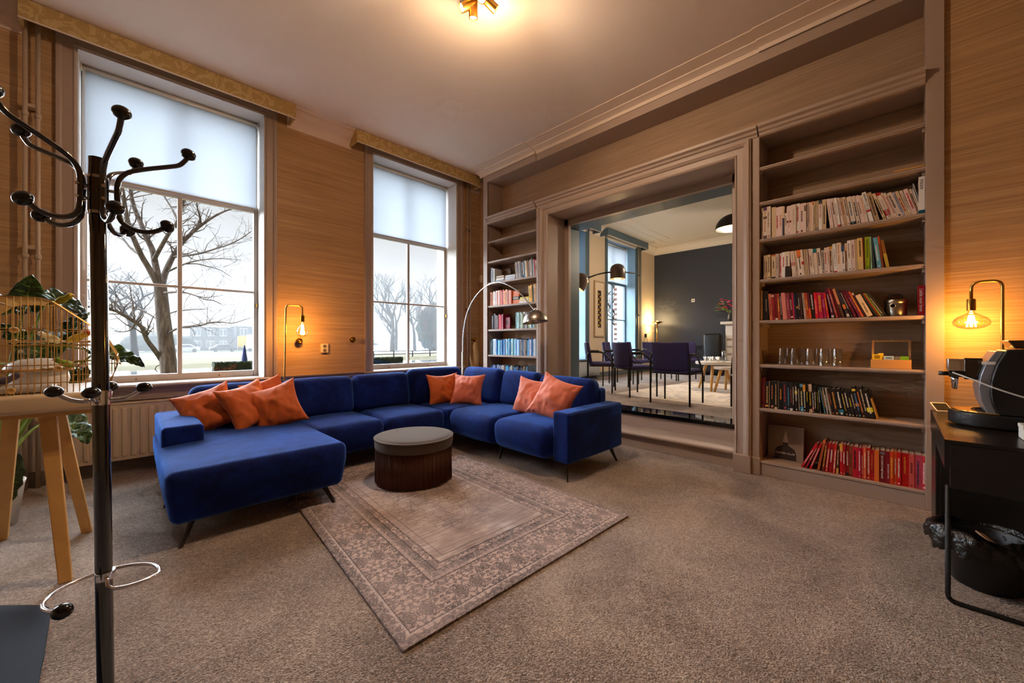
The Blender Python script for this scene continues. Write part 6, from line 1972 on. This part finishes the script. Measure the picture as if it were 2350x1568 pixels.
for (a, b) in ((2.78, 3.05), (1.1, 1.37)):
    MB().box(10.52, 10.93, a, b, ZF, 1.38).build('pilaster', MAR, fp_, bevel=.01)
    for k in range(5): MB().rbox((10.50, (a + b) / 2, .6 + k * .18), (.03, .10, .07), .025, k=2, m=1).build('carved_boss', MAR, fp_, smooth=True)
fl = thing('flower_bouquet', 'bouquet of pink and orange flowers on the fireplace', 'flowers', (10.62, 2.98, 1.69))
MB().lathe([(.001, 0), (.05, 0), (.07, .08), (.05, .18), (.06, .22), (.055, .22), (.001, .03)], (10.62, 2.96, 1.6905), 24).build('vase', plain('dark_vase', (50, 46, 44), .3), fl, smooth=True)
rr = random.Random(12)
cols = [(226, 40, 90), (240, 110, 140), (236, 150, 60), (214, 30, 70), (246, 170, 170), (230, 90, 110)]
for k in range(17):
    a, e = rr.uniform(0, 6.28), rr.uniform(.0, .9)
    rr_ = .24 * math.sqrt(rr.random())
    c = V(10.60 + rr_ * math.cos(a) * .7, 3.0 + rr_ * math.sin(a), 2.0 + .24 * rr.random())
    cf = cols[k % 6]
    b = MB()
    for ring_, (n, rad_, tilt) in enumerate(((7, .055, .5), (6, .038, .9), (4, .02, 1.25))):
        for j in range(n):
            aa = 2 * PI * j / n + ring_ * .5
            d = V(math.cos(aa) * math.cos(tilt), math.sin(aa) * math.cos(tilt), math.sin(tilt))
            sdv = V(-math.sin(aa), math.cos(aa), 0)
            p = c + d * rad_
            b.add([c, c + d * rad_ * .6 + sdv * .022, p + V(0, 0, .008), c + d * rad_ * .6 - sdv * .022], [(0, 1, 2, 3)])
    b.build('bloom', plain('petal_%d_%d_%d' % cf, cf, .6), fl)
mb = MB()
for k in range(12):
    a = rr.uniform(0, 6.28)
    mb.tube(spline([(10.62, 2.96, 1.88), (10.60 + .1 * math.cos(a), 2.98 + .12 * math.sin(a), 1.98), (10.58 + .22 * math.cos(a), 3.0 + .34 * math.sin(a), 2.0 + rr.uniform(-.08, .16))], 4), .004, 5)
mb.build('stems', M['stem'], fl, smooth=True)
for k in range(7):
    a = rr.uniform(0, 6.28); c = V(10.58 + .2 * math.cos(a), 3.0 + .28 * math.sin(a), 1.98 + rr.uniform(-.05, .12))
    d = V(math.cos(a) * .5, math.sin(a), .2).normalized(); s_ = V(-d.y, d.x, .2) * .025
    MB().add([c, c + d * .05 + s_, c + d * .12, c + d * .05 - s_], [(0, 1, 2, 3)]).build('flower_leaf', M['leaf'], fl)
so = thing('wall_socket', 'white wall plate on the dark slate wall', 'socket', (10.92, 3.97, 2.27))
MB().box(10.915, XF, 3.92, 4.01, 2.27, 2.36).build('plate', M['white_plastic'], so, bevel=.004)
MB().box(10.913, 10.915, 3.95, 3.98, 2.30, 2.33).build('socket_hole', M['black_matte'], so)
so = thing('corner_socket', 'dark socket with plugged cable beside the uplighter lamp', 'socket', (10.2, 5.04, 1.38))
MB().box(10.33, 10.42, 5.035, YW, 1.32, 1.42).build('plate', M['black_plastic'], so, bevel=.004)
MB().tube(spline([(10.37, 5.03, 1.36), (10.42, 4.98, 1.0), (10.5, 4.92, .7), (10.45, 4.9, .40)], 6), .005, 6).build('cable', M['black_matte'], so, smooth=True)
radiator('white panel radiator under the window at the doorway edge', 6.5, 7.85, .42, .73, 4.95, plain('grey_white_radiator', (182, 188, 192), .4), 20)

# ------------------------------------------------------------------ outside
GZ = -.75
GR = plain('winter_grass', (92, 94, 74), .95, 0, .1, .18, .6)
struct(MB().box(-120, 160, 5.6, 31.5, GZ - .2, GZ).build('lawn', plain('winter_lawn', (84, 88, 66), .95, 0, .1, .2, .8)), 'winter lawn below the windows')
struct(MB().box(-120, 160, 31.5, 41, GZ - .6, GZ - .25).build('canal', plain('still_canal_water', (90, 96, 102), .08, 0, .6)), 'still canal behind the hedge')
struct(MB().prism([(41, GZ - .6), (41, GZ - .25), (43.5, GZ), (58, GZ), (58, GZ - .6)], 'x', -120, 160).build('far_bank', plain('dry_bank_grass', (104, 98, 78), .95, 0, .1, .2, .5)), 'grassy far bank of the canal')
struct(MB().box(-120, 160, 58, 84, GZ - .4, GZ + .02).build('road', plain('pale_wet_road', (150, 152, 154), .5, 0, .4, .04, .4)), 'pale road across the canal')
struct(MB().box(-160, 260, 84, 260, GZ - .4, GZ).build('field', GR), 'grass verge and field beyond the road')


def limb(mb, pts, r0, r1, n=7, sub=5):
    P = spline(pts, sub)
    m_ = len(P)
    mb.tube(P, [lerp(r0, r1, i / (m_ - 1)) for i in range(m_)], n)
    return P


BARK = NT('grey_brown_bark')
co = BARK.coords('Object', (14, 14, 2.2))
bn_ = BARK.noise(co, 1.0, 6, .65, .5)
BARK.base(BARK.ramp(bn_, [(.35, srgb(66, 56, 50)), (.55, srgb(100, 88, 80)), (.7, srgb(132, 120, 110))]), .95, 0, .1)
BARK.bump(bn_, .8, .03)
BARK = BARK.m
rt = random.Random(33)
tree = thing('bare_tree', 'large bare tree close outside the left window', 'tree', (.85, 14.0, GZ))
TD = 10.5
def q(u, v, d=0): return ray_at(u, v, TD + d)
tr = MB()
limb(tr, [q(396, 960), q(392, 900), q(388, 850), q(383, 800), q(377, 750), q(372, 700), q(368, 655)], .21, .135, 14)
tr.build('trunk', BARK, tree, smooth=True)
limbs = [([(366, 665, 0), (345, 622, -.1), (325, 588, -.3), (310, 555, -.5), (296, 520, -.6), (286, 470, -.7), (280, 430, -.8), (268, 370, -.9), (262, 300, -1)], .075, .03),
         ([(368, 662, 0), (357, 610, .1), (350, 575, .2), (336, 545, .2), (322, 510, .3), (306, 470, .4), (300, 430, .5), (312, 385, .6), (318, 300, .7)], .085, .03),
         ([(352, 598, .1), (365, 575, -.2), (385, 540, -.5), (408, 507, -.8), (420, 465, -1), (436, 420, -1.2), (440, 340, -1.4)], .055, .02),
         ([(370, 662, 0), (378, 630, .3), (396, 590, .6), (416, 560, .9), (440, 535, 1.1), (462, 517, 1.3), (490, 498, 1.5), (516, 485, 1.7), (540, 478, 1.9)], .085, .015),
         ([(398, 590, .6), (424, 587, .3), (447, 584, 0), (469, 579, -.3), (498, 570, -.6), (526, 561, -.9), (552, 548, -1.1), (577, 531, -1.3)], .034, .008),
         ([(388, 622, .3), (424, 606, 0), (450, 599, -.2), (478, 595, -.4), (515, 594, -.6), (552, 597, -.8)], .026, .006),
         ([(424, 606, 0), (452, 606, .4), (478, 612, .7), (505, 620, 1), (531, 636, 1.3)], .018, .005),
         ([(373, 672, 0), (390, 671, -.3), (408, 670, -.6), (430, 673, -.8), (449, 679, -1), (471, 688, -1.2), (490, 690, -1.4), (505, 697, -1.5)], .030, .006),
         ([(449, 679, -1), (470, 683, -.9), (490, 681, -.8), (513, 678, -.7)], .014, .004),
         ([(370, 826, 0), (353, 802, -.3), (337, 780, -.6), (326, 753, -.9), (311, 740, -1.1), (285, 724, -1.4), (266, 714, -1.6), (240, 708, -1.8), (200, 704, -2)], .062, .022),
         ([(380, 725, 0), (400, 716, .5), (426, 712, .8), (455, 710, 1.0), (478, 710, 1.2)], .022, .006),
         ([(386, 765, 0), (405, 755, -.4), (426, 750, -.8), (457, 748, -1.2), (479, 741, -1.5), (505, 739, -1.8), (531, 742, -2.1), (555, 736, -2.4), (575, 729, -2.6)], .03, .005),
         ([(366, 738, 0), (353, 728, .4), (326, 713, .8), (293, 705, 1.2), (250, 701, 1.6), (200, 694, 2)], .026, .01),
         ([(311, 740, -1.1), (300, 757, -1), (280, 762, -.9), (262, 760, -.8)], .02, .006),
         ([(326, 753, -.9), (322, 730, -.6), (318, 715, -.3)], .016, .006),
         ([(325, 588, -.3), (300, 570, 0), (280, 545, .3), (262, 530, .6), (240, 520, .9)], .03, .008),
         ([(408, 507, -.8), (395, 480, -.5), (380, 455, -.2), (370, 430, 0)], .028, .01),
         ([(462, 517, 1.3), (458, 495, 1.0), (452, 470, .7), (455, 440, .4)], .03, .01),
         ([(310, 745, -1.1), (305, 700, -.9), (300, 676, -.8), (298, 655, -.7)], .02, .005)]
for (pts, r0, r1) in limbs:
    b = MB()
    P = limb(b, [q(*p) for p in pts], r0, r1)
    # secondary branches and twigs
    n_ = len(P)
    for k in range(int(n_ * .62)):
        i = rt.randrange(int(n_ * .25), n_ - 1)
        d = (P[i + 1] - P[i]).normalized()
        w = V(rt.uniform(-1, 1), rt.uniform(-1, 1), rt.uniform(-.5, 1)).normalized()
        d = (d * .8 + w).normalized()
        rr0 = lerp(r0, r1, i / n_) * .38
        L = rt.uniform(.35, .95)
        p = P[i]
        pts2 = [p]
        for s_ in range(4):
            d = (d + V(rt.uniform(-.4, .4), rt.uniform(-.4, .4), rt.uniform(-.25, .35))).normalized()
            p = p + d * L / 4
            pts2.append(p)
        b.tube(pts2, [rr0, rr0 * .8, rr0 * .6, rr0 * .45, .003], 5)
        for s_ in range(3):
            j = rt.randrange(1, 4)
            d2 = (V(rt.uniform(-1, 1), rt.uniform(-1, 1), rt.uniform(-.6, .9))).normalized()
            e = pts2[j] + d2 * rt.uniform(.12, .35)
            b.tube([pts2[j], pts2[j].lerp(e, .5) + V(0, 0, rt.uniform(-.03, .03)), e], [rr0 * .4, rr0 * .28, .002], 4)
    b.build('branch', BARK, tree, smooth=True)
b = MB().tube([q(366, 838), q(358, 842), q(356, 848), q(361, 854)], .012, 6)
b.build('branch', BARK, tree, smooth=True)


def bare_tree(seed, H, levels=4, spread=.55, kids=3):
    r_ = random.Random(seed)
    trunk, crown = MB(), MB()
    def grow(p, d, L, r0, lev):
        pts = [p]
        for s_ in range(3):
            d = (d + V(r_.uniform(-.16, .16), r_.uniform(-.16, .16), r_.uniform(-.02, .12))).normalized()
            p = p + d * L / 3
            pts.append(p)
        (trunk if lev == levels else crown).tube(pts, [r0, r0 * .88, r0 * .76, r0 * .62], 6 if lev == levels else 4)
        if lev == 0: return
        for k in range(kids if lev < levels else kids + 2):
            t_ = pts[-1] if k < 2 else pts[r_.choice([1, 2, 3])]
            w = V(r_.uniform(-1, 1), r_.uniform(-1, 1), r_.uniform(-.1, .6)).normalized()
            grow(t_, (d * (1 - spread) + w * spread).normalized(), L * r_.uniform(.55, .75), r0 * .52, lev - 1)
    grow(V(0, 0, 0), V(0, 0, 1), H * .36, H * .028, levels)
    return trunk, crown


HZ = plain('dark_winter_bark', (50, 46, 44), .95)


def put_tree(label, x, y, seed, H, levels=4, spread=.55, group='misty bare trees across the water', kids=3):
    t = thing('distant_tree', label, 'tree', (x, y, GZ), 0, group)
    a, b = bare_tree(seed, H, levels, spread, kids)
    for m_ in (a, b): m_.xf(Matrix.Translation((x, y, GZ)))
    a.build('trunk', HZ, t, smooth=True)
    b.build('crown', HZ, t)
    return t


put_tree('misty bare tree left of the near trunk outside the left window', .9, 62, 3, 13, 5, .6)
put_tree('pale misty tree at the left end of the left window view', -6.5, 70, 8, 12, 5, .6)
put_tree('misty leafless tree with a broken top outside the corner window', 38.0, 72, 5, 18, 5, .42)
put_tree('slim misty tree left of the glazing bar outside the corner window', 42, 78, 6, 16, 5, .45)
put_tree('misty tree directly behind the glazing bar, corner window', 45.5, 76, 16, 15, 5, .5)
ivy_a = put_tree('misty ivy-clad tree right of the glazing bar, corner window', 48.3, 74, 7, 18, 5, .5)
ivy_b = put_tree('broad misty tree at the right edge of the corner window', 54, 78, 11, 18, 5, .5)
put_tree('low misty tree at the left edge of the corner window', 36, 86, 12, 10, 5, .6)
put_tree('bare tree with mossy limb outside the meeting room window', 24.5, 13.6, 14, 9, 5, .55)
IVY = plain('dull_ivy', (50, 56, 46), .95, 0, .1, .3, 1.2)


def mound(x, y, r, h, sd):
    g_ = MB().sphere((0, 0, 0), 1.0, 28, rows=18)
    for i, p in enumerate(g_.v):
        w = 1 + .35 * mnoise.noise(p * 2.5 + V(sd * 5, 0, 0)) + .2 * mnoise.noise(p * 7 + V(sd * 5, 0, 0))
        g_.v[i] = V(x + p.x * r * w, y + p.y * r * .7 * w, GZ + h / 2 + p.z * h / 2 * w)
    return g_


mound(48.4, 74.3, 3.0, 9.5, 1).build('ivy', IVY, ivy_a, smooth=True)
mound(53.8, 78.5, 3.4, 9.0, 2).build('ivy', IVY, ivy_b, smooth=True)
tag(mound(40, 98, 6.0, 3.0, 3).build('misty_shrub', IVY, smooth=True), 'low misty scrub across the road, corner window', 'shrub', 'misty shrubs across the water')
tag(mound(4.5, 98, 5.0, 3.4, 4).build('misty_shrub', IVY, smooth=True), 'low misty scrub beside the houses, left window', 'shrub', 'misty shrubs across the water')
# hedge
hd = MB(); rr = random.Random(2)
HG = plain('clipped_hedge_leaves', (38, 48, 28), .8, 0, .2, .45, 9)
def hedge(label, x0, x1, y, h, w):
    b = MB()
    nx = int((x1 - x0) / .09)
    def f_(u, v):
        x = lerp(x0, x1, u)
        k_ = v * 3
        if k_ < 1: p = V(x, y - w / 2, GZ + h * k_)
        elif k_ < 2: p = V(x, y - w / 2 + w * (k_ - 1), GZ + h)
        else: p = V(x, y + w / 2, GZ + h * (3 - k_))
        return p + mnoise.noise_vector(p * 9) * .05
    b.grid(f_, nx, 24)
    for x in (x0, x1):
        b.grid(lambda u, v, x=x: V(x, y - w / 2 + w * u, GZ + h * v) + mnoise.noise_vector(V(x, y - w / 2 + w * u, GZ + h * v) * 9) * .05, 6, 6)
    o = b.build('box_hedge', HG)
    tag(o, label, 'hedge')
    lv = MB()
    for k in range(int((x1 - x0) * 260)):
        x = rr.uniform(x0, x1); v = rr.random() * 2
        p = V(x, y - w / 2 - .01, GZ + h * v) if v < 1 else V(x, y - w / 2 + w * (v - 1), GZ + h + .01)
        a = V(rr.uniform(-1, 1), rr.uniform(-1, 1), rr.uniform(-1, 1)).normalized() * .045
        c = a.orthogonal().normalized() * .03
        lv.add([p - a, p + c, p + a, p - c], [(0, 1, 2, 3)])
    lv.build('leaves', HG, o, kind='stuff')
hedge('clipped box hedge on the lawn below the left window view', 3.95, 11.2, 30.5, .62, .8)
hedge('clipped box hedge below the corner window view', 12.6, 16.9, 30.5, .62, .8)
# houses across the road
def house(label, x0, x1, y, zc, ze, zr, n, seed, wall, up):
    t = thing('terraced_house', label, 'house', ((x0 + x1) / 2, y, GZ), 0, 'misty houses across the road')
    MB().box(x0, x1, y, y + 9, GZ, zc).build('lower_wall', wall, t)
    MB().box(x0 - .05, x1 + .05, y - .15, y + 9, zc, ze).build('upper_wall', up, t)
    MB().prism([(y - .6, ze), (y + 4.5, zr), (y + 9.6, ze)], 'x', x0 - .3, x1 + .3).build('roof', plain('pale_wet_roof', (110, 108, 106), .7), t)
    WF = plain('white_window_frame', (226, 226, 226), .5)
    GLS = plain('dark_house_glass', (90, 98, 106), .15)
    w = (x1 - x0) / n
    for k in range(n):
        cx = x0 + (k + .5) * w
        for (za, zb, hw) in ((zc + .45, ze - .35, w * .28), (GZ + .7, zc - .5, w * .32)):
            f = MB().box(cx - hw, cx + hw, y - .24, y - .12 if za > zc else y + .05, za, zb).build('window', WF, t)
            for s_ in (-1, 1): MB().box(cx + s_ * hw * .5 - hw * .40, cx + s_ * hw * .5 + hw * .40, y - .26, y - .235, za + .12, zb - .12).build('window_pane', GLS, f)
    return t
BRW = plain('brown_house_brick', (84, 66, 58), .9)
UPG = plain('grey_cladding', (62, 64, 68), .8)
house('misty house with grey upper cladding outside the left window', 9.8, 16.6, 106, 1.9, 4.3, 6.0, 3, 1, BRW, UPG)
house('misty house with a white gable right of the first house', 17.4, 25.5, 103, 2.0, 4.5, 6.6, 3, 2, BRW, UPG)
# parked cars, van and closed parasol
def car(label, x, y, c, L=4.2, h=1.45, van=False):
    t = thing('parked_car', label, 'car', (x, y, GZ), 0, 'parked cars across the road')
    z = GZ + .02
    if van: pr = [(0, .35), (0, 1.9), (L * .78, 1.95), (L, 1.0), (L, .35)]
    else: pr = [(0, .32), (.0, .75), (.55, .85), (1.15, 1.35), (2.8, 1.42), (3.6, .92), (4.15, .8), (4.2, .32)]
    MB().prism([(x + a, z + b) for (a, b) in pr], 'y', y, y + 1.7).build('body', plain('car_paint_%d_%d_%d' % c, c, .3), t, bevel=.06)
    wn = [(1.0, .9), (1.35, 1.28), (2.7, 1.32), (3.3, .92)] if not van else [(L * .66, 1.2), (L * .66, 1.75), (L * .80, 1.75), (L * .93, 1.2)]
    MB().prism([(x + a, z + b) for (a, b) in wn], 'y', y - .01, y + 1.71).build('window_glass', plain('car_window_glass', (60, 66, 72), .1), t)
    for a in (.8, L - .85):
        MB().cyl((x + a, y - .02, z + .32), (x + a, y + .2, z + .32), .32, n=18).build('wheel', M['black_matte'], t, smooth=True)
for (lb, x, y, c, van) in (('white parked car at the left of the row across the road', 5.6, 90, (226, 228, 230), False), ('dark parked car beside the white one across the road', 11.2, 90, (70, 74, 80), False), ('white delivery van across the road, left window', 16.8, 91, (232, 232, 232), True), ('grey parked car right of the van across the road', 22.2, 90, (130, 134, 140), False), ('white parked car in the corner window view', 37, 90, (226, 228, 230), False), ('dark parked car in the corner window view', 31, 90, (60, 62, 66), False)):
    car(lb, x, y, c, 4.8 if van else 4.2, van=van)
sg = thing('yellow_market_awning', 'yellow and white awning beside the van across the road', 'awning', (17.2, 88, GZ))
MB().box(15.1, 16.4, 88.0, 88.3, GZ + .9, GZ + 3.0).build('yellow_panel', plain('yellow_canvas', (236, 200, 80), .7), sg)
MB().box(16.5, 19.5, 88.0, 88.3, GZ + 1.2, GZ + 3.3).build('white_panel', plain('white_canvas', (236, 234, 226), .7), sg)
MB().box(15.0, 15.08, 88, 88.1, GZ, GZ + 3).build('pole', M['steel'], sg)
ps = thing('closed_parasol', 'closed blue parasol standing behind the hedge', 'parasol', (6.3, 33.0, GZ))
MB().lathe([(.02, 0), (.025, .25), (.16, .3), (.19, .5), (.14, 1.0), (.06, 1.55), (.015, 1.75), (.001, 1.8)], (5.72, 31.2, GZ), 12).build('folded_canopy', plain('navy_canvas', (50, 62, 110), .8), ps, smooth=True)
MB().tube([(5.72, 31.2, GZ), (5.72, 31.2, GZ + 1.9)], .025, 6).build('pole', M['steel'], ps)
fn_ = thing('rail_fence', 'low rail fence along the far bank, corner window', 'fence', (22, 45, GZ))
for k in range(9):
    MB().box(13 + k * 2.6, 13.12 + k * 2.6, 44.0, 44.12, GZ, GZ + .8).build('fence_post', UPG, fn_)
for zz in (.35, .72):
    MB().box(13, 34, 44.03, 44.09, GZ + zz, GZ + zz + .09).build('fence_rail', UPG, fn_)
# brick edge of the facade beside the meeting room window
nb = thing('brick_quoin', 'strip of facade brickwork outside the meeting room window', 'brickwork', (9.85, 5.68, .8))
BRK = plain('red_brown_brick', (96, 58, 46), .9, 0, .2, .25, 7)
me0 = None
for k in range(42):
    zz = .82 + k * .07
    if me0 is None:
        me0 = MB().box(9.775, 9.985, 5.607, 5.70, zz, zz + .058).build('brick', BRK, nb); z00 = zz
    else:
        c = me0.copy(); COL.objects.link(c); c.parent = nb; c.location = (.03 * (k % 2), 0, zz - z00)
MB().box(9.785, 9.98, 5.606, 5.69, .8, 3.78).build('mortar', plain('pale_mortar', (150, 144, 136), .9), nb)

# ------------------------------------------------------------------ winter mist
def m_mist():
    m_ = bpy.data.materials.new('winter_mist')
    m_.use_nodes = True
    nt = m_.node_tree
    for n in list(nt.nodes):
        if n.bl_idname != 'ShaderNodeOutputMaterial': nt.nodes.remove(n)
    out = [n for n in nt.nodes][0]
    v = nt.nodes.new('ShaderNodeVolumeScatter')
    v.inputs['Color'].default_value = (.22, .225, .235, 1)
    v.inputs['Density'].default_value = .022
    v.inputs['Anisotropy'].default_value = .0
    nt.links.new(v.outputs[0], out.inputs['Volume'])
    return m_
mist = MB().box(-110, 150, 42, 130, GZ - .8, 13).build('mist', m_mist())
mist['kind'] = 'stuff'
tag(mist, 'thin winter mist over the canal and the far trees', 'mist')
